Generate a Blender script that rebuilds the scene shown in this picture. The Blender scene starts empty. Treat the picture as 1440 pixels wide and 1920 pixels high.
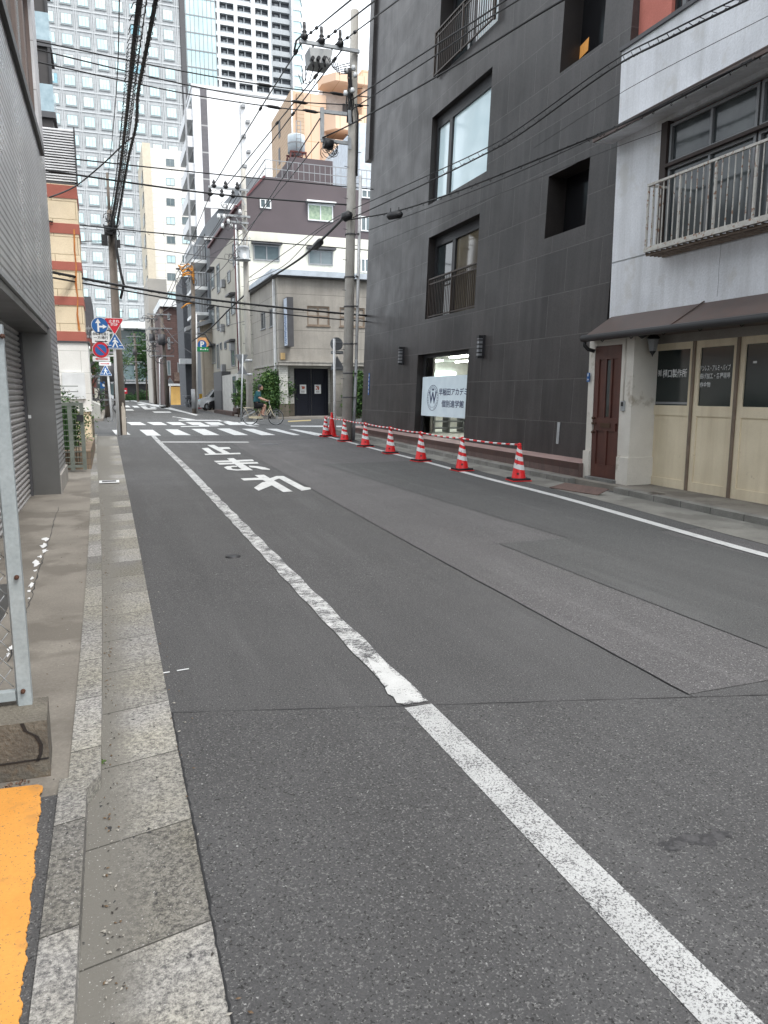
import bpy, math, random
from math import sin, cos, pi, radians, sqrt, atan2
from mathutils import Vector, Matrix
R = random.Random(7)
SC = bpy.context.scene; COL = SC.collection
# ------------------------------------------------------------ camera
F = 1380.; HY = 738.; VX = 205.; H = 1.65
PITCH = math.atan((960-HY)/F); YAW = math.atan((720-VX)/(F/cos(PITCH)))
cd = bpy.data.cameras.new('camera'); cam = bpy.data.objects.new('camera', cd); COL.objects.link(cam)
cd.sensor_fit = 'VERTICAL'; cd.sensor_height = 36; cd.sensor_width = 27; cd.lens = F/1920*36
cd.clip_start = .05; cd.clip_end = 6000
cam.location = (0, 0, H); cam.rotation_euler = (pi/2-PITCH, 0, -YAW); SC.camera = cam
# ------------------------------------------------------------ sky, sun, exposure
SC.view_settings.view_transform = 'Standard'; SC.view_settings.look = 'None'
SC.view_settings.gamma = 1; SC.view_settings.exposure = 1.42
SUN_EL = radians(58); SUN_AZ = radians(155)      # from +Y clockwise: behind the camera, a little to the right
W = bpy.data.worlds.new('World'); SC.world = W; W.use_nodes = True
wn = W.node_tree; wn.nodes.clear()
o_ = wn.nodes.new('ShaderNodeOutputWorld'); mx = wn.nodes.new('ShaderNodeMixShader')
sk = wn.nodes.new('ShaderNodeTexSky'); sk.sky_type = 'NISHITA'; sk.sun_disc = False
sk.sun_elevation = SUN_EL; sk.sun_rotation = SUN_AZ; sk.dust_density = 3
b1 = wn.nodes.new('ShaderNodeBackground'); b1.inputs[1].default_value = .12
b2 = wn.nodes.new('ShaderNodeBackground'); b2.inputs[1].default_value = 1.0
tc = wn.nodes.new('ShaderNodeTexCoord'); nz = wn.nodes.new('ShaderNodeTexNoise'); nz.inputs['Scale'].default_value = 2.2; nz.inputs['Detail'].default_value = 5
cr = wn.nodes.new('ShaderNodeValToRGB'); cr.color_ramp.elements[0].position = .3; cr.color_ramp.elements[1].position = .7
cr.color_ramp.elements[0].color = (.72, .80, .88, 1); cr.color_ramp.elements[1].color = (1.0, 1.0, 1.0, 1)
L = wn.links.new
L(tc.outputs['Generated'], nz.inputs['Vector']); L(nz.outputs['Fac'], cr.inputs[0]); L(cr.outputs[0], b2.inputs[0])
L(sk.outputs[0], b1.inputs[0]); mx.inputs[0].default_value = .82
L(b1.outputs[0], mx.inputs[1]); L(b2.outputs[0], mx.inputs[2]); L(mx.outputs[0], o_.inputs[0])
sl = bpy.data.lights.new('sun', 'SUN'); sl.energy = 1.1; sl.angle = radians(22); sl.color = (1, .97, .92)
so = bpy.data.objects.new('sun', sl); COL.objects.link(so)
sd = Vector((sin(SUN_AZ)*cos(SUN_EL), cos(SUN_AZ)*cos(SUN_EL), sin(SUN_EL)))
so.rotation_euler = sd.to_track_quat('Z', 'Y').to_euler()
SC.cycles.max_bounces = 8; SC.cycles.diffuse_bounces = 4; SC.cycles.glossy_bounces = 3; SC.cycles.transmission_bounces = 6
SC.cycles.caustics_reflective = False; SC.cycles.caustics_refractive = False

# ------------------------------------------------------------ geometry of the photograph (authoring aid)
def ray(x, y):
    a = (x-720)/F; b = (960-y)/F
    fy = cos(PITCH)+b*sin(PITCH); z = -sin(PITCH)+b*cos(PITCH)
    return Vector((a*cos(YAW)+fy*sin(YAW), -a*sin(YAW)+fy*cos(YAW), z))
CAM = Vector((0, 0, H))
def sm(a, b, x):
    t = min(1, max(0, (x-a)/(b-a))); return t*t*(3-2*t)
def gz(Y): return .33*sm(4, 42, Y)                 # the road climbs gently towards the crossing
def G(x, y, dz=0):
    r = ray(x, y); z = dz
    for _ in range(50):
        p = CAM+r*((z-H)/r.z); z = .5*z+.5*(gz(p.y)+dz)
    return CAM+r*((z-H)/r.z)
def PX(x, y, X): r = ray(x, y); return CAM+r*(X/r.x)
def PY(x, y, Y): r = ray(x, y); return CAM+r*(Y/r.y)

# ------------------------------------------------------------ materials
MATS = {}
class NT:
    def __init__(s, name):
        s.m = bpy.data.materials.new(name); s.m.use_nodes = True; s.t = s.m.node_tree
        s.b = s.t.nodes['Principled BSDF']; s.pos = s.n('ShaderNodeNewGeometry').outputs['Position']
    def n(s, t, **k):
        x = s.t.nodes.new(t)
        for a, v in k.items(): setattr(x, a, v)
        return x
    def l(s, a, b): s.t.links.new(a, b)
    def noise(s, scale, detail=3, rough=.55, vec=None, sc=None):
        v = vec or s.pos
        if sc:
            m = s.n('ShaderNodeMapping'); m.inputs['Scale'].default_value = sc; s.l(v, m.inputs[0]); v = m.outputs[0]
        x = s.n('ShaderNodeTexNoise'); x.inputs['Scale'].default_value = scale; x.inputs['Detail'].default_value = detail
        x.inputs['Roughness'].default_value = rough; s.l(v, x.inputs['Vector']); return x.outputs['Fac']
    def ramp(s, v, a, b, ca=(0, 0, 0), cb=(1, 1, 1)):
        x = s.n('ShaderNodeValToRGB'); e = x.color_ramp.elements
        e[0].position = a; e[1].position = b; e[0].color = (*ca, 1); e[1].color = (*cb, 1); s.l(v, x.inputs[0]); return x.outputs[0]
    def mix(s, f, a, b, mode='MIX'):
        x = s.n('ShaderNodeMix', data_type='RGBA', blend_type=mode)
        for i, v in ((0, f), (6, a), (7, b)):
            if isinstance(v, (int, float)): x.inputs[i].default_value = v
            elif isinstance(v, tuple): x.inputs[i].default_value = (*v[:3], 1)
            else: s.l(v, x.inputs[i])
        return x.outputs[2]
    def math(s, op, a, b=0.):
        x = s.n('ShaderNodeMath', operation=op)
        for i, v in ((0, a), (1, b)):
            if isinstance(v, (int, float)): x.inputs[i].default_value = v
            else: s.l(v, x.inputs[i])
        return x.outputs[0]
def M(name, col, col2=None, rough=.75, metal=0., nscale=3., lo=.35, hi=.65, speck=None, bump=None, streak=0., stcol=None,
      brick=None, spec=None, fine=.12, fscale=60., emit=None, tracks=0., alpha=None, trans=0., coat=0., rvar=0., stains=None):
    if name in MATS: return MATS[name]
    t = NT(name); B = t.b
    c2 = col2 or tuple(min(1, c*.82) for c in col)
    c = t.mix(t.ramp(t.noise(nscale, 5), lo, hi), col, c2)
    h = None
    if brick:   # w,h,axis('x': wall faces along Y, 'y': wall along X, 'z': floor),mortar colour,gap,variance
        sp = t.n('ShaderNodeSeparateXYZ'); t.l(t.pos, sp.inputs[0]); cb = t.n('ShaderNodeCombineXYZ')
        ax = brick.get('axis', 'x')
        t.l(sp.outputs[{'x': 1, 'y': 0, 'z': 0}[ax]], cb.inputs[0]); t.l(sp.outputs[{'x': 2, 'y': 2, 'z': 1}[ax]], cb.inputs[1])
        bt = t.n('ShaderNodeTexBrick', offset=brick.get('off', .5)); bt.inputs['Scale'].default_value = 1
        mp = t.n('ShaderNodeMapping'); mp.inputs['Location'].default_value = (brick.get('dx', 0), brick.get('dz', 0), 0)
        t.l(cb.outputs[0], mp.inputs[0]); t.l(mp.outputs[0], bt.inputs['Vector'])
        bt.inputs['Brick Width'].default_value = brick['w']; bt.inputs['Row Height'].default_value = brick['h']
        bt.inputs['Mortar Size'].default_value = brick.get('gap', .005); bt.inputs['Mortar Smooth'].default_value = .1; bt.inputs['Bias'].default_value = 0
        v = brick.get('var', .1); bt.inputs['Color1'].default_value = (1-v, 1-v, 1-v, 1); bt.inputs['Color2'].default_value = (1+v, 1+v, 1+v, 1)
        bt.inputs['Mortar'].default_value = (1, 1, 1, 1)
        c = t.mix(1., c, bt.outputs['Color'], 'MULTIPLY')
        c = t.mix(bt.outputs['Fac'], c, brick['mc']); h = t.math('MULTIPLY', bt.outputs['Fac'], -1.)
    if fine: c = t.mix(1., c, t.ramp(t.noise(fscale, 3, .6), .25, .75, (1-fine,)*3, (1+fine,)*3), 'MULTIPLY')
    if streak:
        k = t.ramp(t.noise(2.2, 4, .6, sc=(2.2, 2.2, .16)), .42, .72)
        c = t.mix(t.math('MULTIPLY', k, streak), c, stcol or (.06, .055, .05))
    if tracks: c = t.mix(t.math('MULTIPLY', t.ramp(t.noise(1.0, 4, .6, sc=(1.7, .10, 1)), .42, .66), tracks), c, tuple(v*.55 for v in col)); c = t.mix(t.math('MULTIPLY', t.ramp(t.noise(1.0, 3, .6, sc=(3.1, .3, 1)), .56, .72), tracks*.7), c, tuple(min(1, v*1.6) for v in col))
    if stains:  # (scale, threshold, colour, amount)
        k = t.ramp(t.noise(stains[0], 4, .6), stains[1], stains[1]+.08)
        c = t.mix(t.math('MULTIPLY', k, stains[3]), c, stains[2])
    if speck:   # list of (scale, threshold, colour)
        for (s_, th, cc) in speck:
            k = t.ramp(t.noise(s_, 2, .5), th, th+.05); c = t.mix(k, c, cc)
    t.l(c, B.inputs['Base Color'])
    B.inputs['Roughness'].default_value = rough; B.inputs['Metallic'].default_value = metal
    if rvar: t.l(t.ramp(t.noise(nscale*1.7, 4), .3, .7, (rough-rvar,)*3, (rough+rvar,)*3), B.inputs['Roughness'])
    if spec is not None: B.inputs['Specular IOR Level'].default_value = spec
    if trans: B.inputs['Transmission Weight'].default_value = trans; B.inputs['IOR'].default_value = 1.05
    if coat: B.inputs['Coat Weight'].default_value = coat
    if emit: B.inputs['Emission Color'].default_value = (*emit[0], 1); B.inputs['Emission Strength'].default_value = emit[1]
    if bump or h:
        bm = t.n('ShaderNodeBump'); bs = bump or (50, .0, .002)
        bm.inputs['Strength'].default_value = 1 if h else bs[1]; bm.inputs['Distance'].default_value = bs[2]
        hh = t.noise(bs[0], 3, .6)
        if h: hh = t.math('ADD', t.math('MULTIPLY', hh, bs[1]), h)
        t.l(hh, bm.inputs['Height']); t.l(bm.outputs[0], B.inputs['Normal'])
    MATS[name] = t.m; return t.m

# ------------------------------------------------------------ mesh building
OFF = {}
class MB:
    def __init__(s): s.v = []; s.f = []; s.mi = []; s.sm = []
    def add(s, vs, fs, mi=0, smooth=False):
        b = len(s.v); s.v += [tuple(v) for v in vs]
        for f in fs: s.f.append([b+i for i in f]); s.mi.append(mi); s.sm.append(smooth)
        return s
    def box(s, x0, x1, y0, y1, z0, z1, mi=0):
        return s.hexa([(x0, y0, z0), (x1, y0, z0), (x1, y1, z0), (x0, y1, z0), (x0, y0, z1), (x1, y0, z1), (x1, y1, z1), (x0, y1, z1)], mi)
    def hexa(s, p, mi=0):
        return s.add(p, [(0, 3, 2, 1), (4, 5, 6, 7), (0, 1, 5, 4), (1, 2, 6, 5), (2, 3, 7, 6), (3, 0, 4, 7)], mi)
    def quad(s, a, b, c, d, mi=0): return s.add([a, b, c, d], [(0, 1, 2, 3)], mi)
    def prism(s, pts, ext, mi=0):      # planar outline (3D) extruded by vector
        n = len(pts); e = Vector(ext); a = [Vector(p) for p in pts]
        return s.add(a+[p+e for p in a], [tuple(range(n)), tuple(range(2*n-1, n-1, -1))]+[(i, n+i, n+(i+1) % n, (i+1) % n) for i in range(n)], mi)
    def bar(s, p, q, w, h=None, mi=0, up=(0, 0, 1)):  # rectangular bar
        p = Vector(p); q = Vector(q); h = h or w; d = (q-p).normalized(); u = Vector(up)
        if abs(d.dot(u)) > .95: u = Vector((0, 1, 0))
        a = d.cross(u).normalized()*w/2; b = a.cross(d).normalized()*h/2
        return s.hexa([p-a-b, p+a-b, q+a-b, q-a-b, p-a+b, p+a+b, q+a+b, q-a+b], mi)
    def tube(s, pts, r, n=8, mi=0, cap=True, closed=False):
        P = [Vector(p) for p in pts]; m = len(P); rr = r if isinstance(r, (list, tuple)) else [r]*m
        b = len(s.v); ref = None
        for i in range(m):
            if closed: d = (P[(i+1) % m]-P[i-1])
            else: d = P[min(i+1, m-1)]-P[max(i-1, 0)]
            d = d.normalized() if d.length > 1e-9 else Vector((0, 0, 1))
            if ref is None: ref = Vector((0, 0, 1)) if abs(d.z) < .9 else Vector((1, 0, 0))
            a = (ref-d*ref.dot(d)).normalized(); ref = a; c = d.cross(a)
            for k in range(n):
                t = 2*pi*k/n; s.v.append(tuple(P[i]+(a*cos(t)+c*sin(t))*rr[i]))
        for i in range(m if closed else m-1):
            j = (i+1) % m
            for k in range(n):
                k2 = (k+1) % n; s.f.append([b+i*n+k, b+i*n+k2, b+j*n+k2, b+j*n+k]); s.mi.append(mi); s.sm.append(True)
        if cap and not closed:
            s.f.append([b+k for k in range(n-1, -1, -1)]); s.mi.append(mi); s.sm.append(False)
            s.f.append([b+(m-1)*n+k for k in range(n)]); s.mi.append(mi); s.sm.append(False)
        return s
    def cyl(s, p, q, r0, r1=None, n=12, mi=0): return s.tube([p, q], [r0, r0 if r1 is None else r1], n, mi)
    def lathe(s, c, prof, n=20, mi=0, mis=None, smooth=True):   # prof [(r,z)]
        b = len(s.v); c = Vector(c)
        for r, z in prof:
            for k in range(n):
                t = 2*pi*k/n; s.v.append((c.x+r*cos(t), c.y+r*sin(t), c.z+z))
        for i in range(len(prof)-1):
            for k in range(n):
                k2 = (k+1) % n; s.f.append([b+i*n+k, b+i*n+k2, b+(i+1)*n+k2, b+(i+1)*n+k]); s.mi.append(mis[i] if mis else mi); s.sm.append(smooth)
        return s
    def sphere(s, c, r, mi=0, n=10, m=6, sc=(1, 1, 1)):
        b = len(s.v); c = Vector(c)
        for i in range(m+1):
            a = pi*i/m
            for k in range(n):
                t = 2*pi*k/n; s.v.append((c.x+r*sc[0]*sin(a)*cos(t), c.y+r*sc[1]*sin(a)*sin(t), c.z+r*sc[2]*cos(a)))
        for i in range(m):
            for k in range(n):
                k2 = (k+1) % n; s.f.append([b+i*n+k, b+(i+1)*n+k, b+(i+1)*n+k2, b+i*n+k2]); s.mi.append(mi); s.sm.append(True)
        return s
    def build(s, name, mats, parent=None, label=None, cat=None, group=None, kind=None, origin=None, loc=None):
        if not isinstance(mats, (list, tuple)): mats = [mats]
        if parent is not None: off = Vector(OFF.get(parent.name, (0, 0, 0)))
        elif origin is not None: off = Vector(origin)
        elif kind: off = Vector((0, 0, 0))
        else:
            xs = [v[0] for v in s.v]; ys = [v[1] for v in s.v]; off = Vector(((min(xs)+max(xs))/2, (min(ys)+max(ys))/2, min(v[2] for v in s.v)))
        me = bpy.data.meshes.new(name); me.from_pydata([(v[0]-off.x, v[1]-off.y, v[2]-off.z) for v in s.v], [], s.f)
        for m in mats: me.materials.append(m)
        me.polygons.foreach_set('material_index', s.mi); me.polygons.foreach_set('use_smooth', s.sm); me.update()
        o = bpy.data.objects.new(name, me); COL.objects.link(o)
        if parent is not None: o.parent = parent
        else: o.location = off
        OFF[o.name] = off
        if label: o['label'] = label
        if cat: o['category'] = cat
        if group: o['group'] = group
        if kind: o['kind'] = kind
        return o
def each(mb, name, mats, parent):
    """one part per separate piece of the mesh"""
    p = list(range(len(mb.v)))
    def f(i):
        while p[i] != i: p[i] = p[p[i]]; i = p[i]
        return i
    for q in mb.f:
        for i in q[1:]: p[f(i)] = f(q[0])
    g = {}
    for k, q in enumerate(mb.f): g.setdefault(f(q[0]), []).append(k)
    for ks in g.values():
        m = MB(); ix = {}
        for k in ks:
            for i in mb.f[k]:
                if i not in ix: ix[i] = len(m.v); m.v.append(mb.v[i])
            m.f.append([ix[i] for i in mb.f[k]]); m.mi.append(mb.mi[k]); m.sm.append(mb.sm[k])
        m.build(name, mats, parent)
def thing(name, label, cat, loc=(0, 0, 0), group=None, rz=0, local=False):
    o = bpy.data.objects.new(name, None); COL.objects.link(o); o.location = loc; o.rotation_euler.z = rz
    o['label'] = label; o['category'] = cat; o.empty_display_size = .3
    if group: o['group'] = group
    OFF[o.name] = Vector((0, 0, 0)) if (local or rz) else Vector(loc)
    return o
def copy_tree(o, parent=None):
    c = o.copy(); COL.objects.link(c)
    if parent is not None: c.parent = parent
    for ch in list(o.children): copy_tree(ch, c)
    return c
def struct(name, mb, m): return mb.build(name, m, kind='structure')

class Plane:
    """vertical wall plane: u runs to the viewer's right, n towards the viewer, lean tips the wall back"""
    def __init__(s, O, u, lean=0.): s.O = Vector((O[0], O[1], 0)); s.u = Vector((u[0], u[1], 0)).normalized(); s.n = Vector((s.u.y, -s.u.x, 0)); s.lean = lean
    def P(s, a, z, d=0.): return s.O+s.u*a+s.n*(d-s.lean*z)+Vector((0, 0, z))
    def hit(s, x, y):
        r = ray(x, y); t = (s.n.dot(s.O)-s.lean*H-s.n.dot(CAM))/(s.n.dot(r)+s.lean*r.z)
        p = CAM+r*t; return (p-s.O).dot(s.u), p.z
    def rect(s, xl, yt, xr, yb):
        ym = (yt+yb)/2; xm = (xl+xr)/2
        return (s.hit(xl, ym)[0], s.hit(xr, ym)[0], s.hit(xm, yb)[1], s.hit(xm, yt)[1])
    def box(s, mb, a0, a1, z0, z1, d0, d1, mi=0):
        return mb.hexa([s.P(a0, z0, d1), s.P(a1, z0, d1), s.P(a1, z0, d0), s.P(a0, z0, d0), s.P(a0, z1, d1), s.P(a1, z1, d1), s.P(a1, z1, d0), s.P(a0, z1, d0)], mi)
    def quad(s, mb, a0, a1, z0, z1, d=0., mi=0): return mb.quad(s.P(a0, z0, d), s.P(a1, z0, d), s.P(a1, z1, d), s.P(a0, z1, d), mi)
    def wall(s, mb, a0, a1, z0, z1, holes=(), depth=.2, mi=0, rmi=None, back=True):
        rmi = mi if rmi is None else rmi
        A = sorted({a0, a1, *[h[0] for h in holes], *[h[1] for h in holes]}); Z = sorted({z0, z1, *[h[2] for h in holes], *[h[3] for h in holes]})
        A = [a for a in A if a0-1e-6 <= a <= a1+1e-6]; Z = [z for z in Z if z0-1e-6 <= z <= z1+1e-6]
        for i in range(len(A)-1):
            for j in range(len(Z)-1):
                ca = (A[i]+A[i+1])/2; cz = (Z[j]+Z[j+1])/2
                if not any(h[0] < ca < h[1] and h[2] < cz < h[3] for h in holes): s.quad(mb, A[i], A[i+1], Z[j], Z[j+1], 0, mi)
        for h in holes:
            a, b, c, e = h[:4]; D = -(h[4] if len(h) > 4 else depth)
            mb.quad(s.P(a, c, 0), s.P(a, c, D), s.P(a, e, D), s.P(a, e, 0), rmi); mb.quad(s.P(b, c, D), s.P(b, c, 0), s.P(b, e, 0), s.P(b, e, D), rmi)
            mb.quad(s.P(a, c, 0), s.P(b, c, 0), s.P(b, c, D), s.P(a, c, D), rmi); mb.quad(s.P(a, e, D), s.P(b, e, D), s.P(b, e, 0), s.P(a, e, 0), rmi)
        return mb
    def window(s, root, r, d, fm, pm, mull=1, fw=.05, th=.06, name='window', rail=0, hood=None, sill=None, curtain=None):
        a0, a1, z0, z1 = r; mb = MB()
        for q in ((a0, a1, z0, z0+fw), (a0, a1, z1-fw, z1), (a0, a0+fw, z0+fw, z1-fw), (a1-fw, a1, z0+fw, z1-fw)): s.box(mb, *q, d, d+th)
        for i in range(1, mull+1):
            c = a0+(a1-a0)*i/(mull+1); s.box(mb, c-fw/2, c+fw/2, z0+fw, z1-fw, d, d+th*.9)
        for i in range(1, rail+1):
            c = z0+(z1-z0)*i/(rail+1); s.box(mb, a0+fw, a1-fw, c-fw/2, c+fw/2, d, d+th*.8)
        if sill: s.box(mb, a0-.04, a1+.04, z0-.05, z0-.002, d, d+th+.08)
        w = mb.build(name, fm, root)
        p = MB(); s.box(p, a0+fw*.5, a1-fw*.5, z0+fw*.5, z1-fw*.5, d+.004, d+th*.35); p.build('pane', pm, w)
        if hood: h = MB(); s.box(h, a0-.12, a1+.12, z1+.03, z1+.13, d, d+.4); s.box(h, a0-.12, a1+.12, z1+.13, z1+.18, d, d+.3); h.build('window_hood', hood, root)
        return w
def strip(mb, x0f, x1f, Y0, Y1, dz, mi=0, step=.8, side=0.):
    n = max(1, int(abs(Y1-Y0)/step)); b = len(mb.v)
    for i in range(n+1):
        Y = Y0+(Y1-Y0)*i/n; xa = x0f(Y) if callable(x0f) else x0f; xb = x1f(Y) if callable(x1f) else x1f; z = gz(Y)+dz
        mb.v += [(xa, Y, z), (xb, Y, z), (xa, Y, z-side), (xb, Y, z-side)]
    for i in range(n):
        k = b+4*i; fs = [[k, k+1, k+5, k+4]]
        if side: fs += [[k, k+4, k+6, k+2], [k+1, k+3, k+7, k+5]]
        for f in fs: mb.f.append(f); mb.mi.append(mi); mb.sm.append(False)
    if side:
        for k in (b, b+4*n): mb.f.append([k, k+1, k+3, k+2]); mb.mi.append(mi); mb.sm.append(False)
    return mb
def flat(mb, pts, dz, mi=0):     # polygon lying on the road, outline given on the ground
    return mb.add([(p[0], p[1], gz(p[1])+dz) for p in pts], [tuple(range(len(pts)))], mi)
def gpx(mb, pts, dz, mi=0): return flat(mb, [G(*p, dz) for p in pts], dz, mi)

TXT = {}
def text_mesh(txt, bold=0.):
    k = (txt, bold)
    if k in TXT: return TXT[k]
    c = bpy.data.curves.new('t', 'FONT'); c.body = txt; c.offset = bold; c.resolution_u = 3
    o = bpy.data.objects.new('t', c); COL.objects.link(o); bpy.context.view_layer.update()
    me = bpy.data.meshes.new_from_object(o.evaluated_get(bpy.context.evaluated_depsgraph_get()))
    v = [tuple(x.co) for x in me.vertices]; f = [list(p.vertices) for p in me.polygons]
    bpy.data.objects.remove(o); bpy.data.curves.remove(c); bpy.data.meshes.remove(me)
    TXT[k] = (v, f); return v, f
def put_text(mb, P, txt, a0, a1, z0, z1, d, bold=0., mi=0):   # P(a,z,d)->world
    v, f = text_mesh(txt, bold); xs = [q[0] for q in v]; ys = [q[1] for q in v]
    x0, x1, y0, y1 = min(xs), max(xs), min(ys), max(ys)
    mb.add([P(a0+(q[0]-x0)/(x1-x0)*(a1-a0), z0+(q[1]-y0)/(y1-y0)*(z1-z0), d) for q in v], f, mi)
def leaves(mb, c, rad, n, size, seed, mi=(0,), shape=None, stretch=(1, 1, 1)):
    r = random.Random(seed); cl = []
    for _ in range(max(6, n//60)):
        while True:
            p = Vector((r.uniform(-1, 1), r.uniform(-1, 1), r.uniform(-1, 1)))
            if p.length < 1: break
        p = p*(.55+.45*r.random()); cl.append((Vector((p.x*rad[0], p.y*rad[1], p.z*rad[2])), r.uniform(.18, .34), r.choice(mi)))
    rm = (rad[0]*rad[1]*rad[2])**(1/3)
    for i in range(n):
        q, cr_, m = cl[i % len(cl)]
        o = Vector((r.gauss(0, 1), r.gauss(0, 1), r.gauss(0, .8)))*cr_*rm*.7
        p = Vector(c)+q+o; a = Vector((r.gauss(0, 1), r.gauss(0, 1), r.gauss(0, .6))).normalized(); b = a.cross(Vector((r.gauss(0, 1), r.gauss(0, 1), r.gauss(0, 1)))).normalized()
        s_ = size*r.uniform(.6, 1.3); mb.add([p-a*s_, p+b*s_*.45, p+a*s_, p-b*s_*.45], [(0, 1, 2, 3)], m)
    return mb
# ------------------------------------------------------------ material palette
def asphalt(name, a, b, sp=.5, fine=.32):
    return M(name, a, b, rough=.9, nscale=.8, lo=.3, hi=.7, fine=fine*.9, fscale=150, bump=(120, .8, .007), tracks=.38,
             speck=[(120, .59, (a[0]*1.8, a[1]*1.8, a[2]*1.75)), (95, .61, (a[0]*.40,)*3), (70, .70, (a[0]*3.6*sp*2, a[1]*3.6*sp*2, a[2]*3.5*sp*2))], spec=.25, stains=(.45, .52, (a[0]*.78, a[1]*.78, a[2]*.78), .5))
m_road = asphalt('asphalt', (0.092, 0.092, 0.093), (0.077, 0.077, 0.078))
m_road_near = asphalt('asphalt_near', (0.089, 0.089, 0.090), (0.075, 0.075, 0.076))
m_road_light = asphalt('asphalt_light', (0.116, 0.113, 0.115), (0.096, 0.095, 0.096), fine=.38)
m_road_smooth = asphalt('asphalt_smooth', (0.094, 0.095, 0.095), (0.084, 0.086, 0.086), .25, .16)
m_road_far = asphalt('asphalt_far', (0.106, 0.107, 0.107), (0.092, 0.094, 0.094), .3, .15)
m_tar = M('tar', (.015, .015, .016), rough=.6)
m_stain = M('oil_stain', (.034, .034, .036), (.060, .060, .062), rough=.7, fine=.35, fscale=100, nscale=25, lo=.45, hi=.55)
def paint(name, thr, wt=(.5, .28, .32), base=(.60, .61, .60), under=(.075, .075, .078)):
    t = NT(name); B = t.b
    n1 = t.noise(115, 4, .85); n2 = t.noise(7, 4, .6); n3 = t.noise(22, 3, .6, sc=(1, 2.6, 1))
    k = t.math('ADD', t.math('MULTIPLY', n1, wt[0]), t.math('ADD', t.math('MULTIPLY', n2, wt[1]), t.math('MULTIPLY', n3, wt[2])))
    w = t.ramp(k, thr, thr+.035)
    c = t.mix(t.ramp(t.noise(4, 4), .3, .7), base, tuple(v*.82 for v in base)); c = t.mix(w, c, under)
    c = t.mix(1., c, t.ramp(t.noise(170, 3, .6), .25, .75, (.8,)*3, (1.15,)*3), 'MULTIPLY')
    t.l(c, B.inputs['Base Color']); B.inputs['Roughness'].default_value = .75
    bm = t.n('ShaderNodeBump'); bm.inputs['Strength'].default_value = .4; bm.inputs['Distance'].default_value = .003
    t.l(t.noise(160, 3), bm.inputs['Height']); t.l(bm.outputs[0], B.inputs['Normal']); MATS[name] = t.m; return t.m
m_paint = paint('road_paint', .615); m_paint_worn = paint('road_paint_worn', .535); m_paint_mid = paint('road_paint_mid', .515, (.78, .16, .06), (.50, .51, .505))
m_conc = M('concrete', (.34, .325, .30), (.26, .25, .23), rough=.9, nscale=1.3, fine=.18, fscale=90, bump=(90, .4, .004), stains=(.9, .55, (.13, .12, .105), .6))
m_pave = M('pavement_concrete', (.225, .207, .178), (.165, .15, .128), rough=.92, nscale=1.6, fine=.16, fscale=70, bump=(60, .35, .004), stains=(1.3, .50, (.115, .103, .086), .7), speck=[(110, .70, (.33, .30, .26))])
def aggregate(name, step, ph):
    """exposed-aggregate kerb blocks: every block of the row has its own tone, joints between them"""
    t = NT(name); B = t.b; sp = t.n('ShaderNodeSeparateXYZ'); t.l(t.pos, sp.inputs[0])
    y = t.math('ADD', t.math('DIVIDE', t.math('ADD', sp.outputs[1], t.math('MULTIPLY', sp.outputs[0], -.22)), step), ph)
    wn = t.n('ShaderNodeTexWhiteNoise', noise_dimensions='1D'); t.l(t.math('FLOOR', y), wn.inputs['W'])
    tone = t.ramp(wn.outputs['Value'], .1, .9, (.14, .136, .127), (.26, .255, .243)); e = t.m.node_tree.nodes
    warm = t.mix(t.ramp(t.noise(1.1, 3), .4, .6), (1, 1, 1), (1.02, 1.0, .90)); tone = t.mix(1., tone, warm, 'MULTIPLY')
    n = t.noise(62, 4, .85); c = t.mix(1., tone, t.ramp(n, .38, .62, (.40, .40, .42), (1.7, 1.69, 1.66)), 'MULTIPLY')
    wear = t.ramp(t.math('ADD', t.math('ABSOLUTE', t.math('ADD', sp.outputs[0], .27)), t.math('MULTIPLY', t.noise(5, 3), .15)), .25, .40)
    c = t.mix(wear, (.155, .148, .13), c) if ph > .4 else c
    fr = t.math('FRACT', y); j = t.math('LESS_THAN', fr, .012); c = t.mix(j, c, (.05, .047, .04))
    k = t.ramp(t.noise(28, 2), .70, .73); c = t.mix(k, c, (.035, .035, .035)); c = t.mix(t.ramp(t.noise(110, 2), .66, .70), c, (.42, .41, .39))
    t.l(c, B.inputs['Base Color']); B.inputs['Roughness'].default_value = .92
    bm = t.n('ShaderNodeBump'); bm.inputs['Strength'].default_value = .6; bm.inputs['Distance'].default_value = .006
    t.l(n, bm.inputs['Height']); t.l(bm.outputs[0], B.inputs['Normal']); MATS[name] = t.m; return t.m
m_gutter = aggregate('gutter_blocks', .60, .5); m_kerb = aggregate('kerb_blocks', .60, .33)
m_kerb_plain = M('kerb_concrete', (.25, .245, .225), (.17, .165, .15), rough=.9, nscale=2.5, fine=.25, fscale=80, bump=(80, .4, .004), brick=dict(w=.6, h=50, axis='x', mc=(.06, .06, .055), gap=.006, var=.15, off=0))
m_steel = M('brushed_steel', (.20, .20, .195), (.155, .155, .15), rough=.36, metal=.75, nscale=.9, fine=.06, fscale=200, rvar=.08)
m_tile = M('silver_tile', (.40, .41, .425), (.33, .34, .355), rough=.30, metal=.1, spec=.8, nscale=.7, fine=.06, brick=dict(w=1.8, h=.078, axis='x', mc=(.025, .025, .028), gap=.014, var=.10, off=0), rvar=.05)
m_tile_soft = M('grey_pier_panel', (.62, .63, .64), (.50, .51, .52), rough=.5, metal=.0, nscale=1.2, fine=.06, brick=dict(w=3, h=.7, axis='x', mc=(.3, .3, .3), gap=.008, var=.03))
m_shutter = M('shutter_metal', (.52, .51, .50), (.44, .435, .425), rough=.5, metal=.4, nscale=2, streak=.3)
m_black = M('black_metal', (.018, .018, .02), rough=.45)
m_darkgrey = M('dark_grey_metal', (.07, .07, .075), rough=.5)
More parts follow.
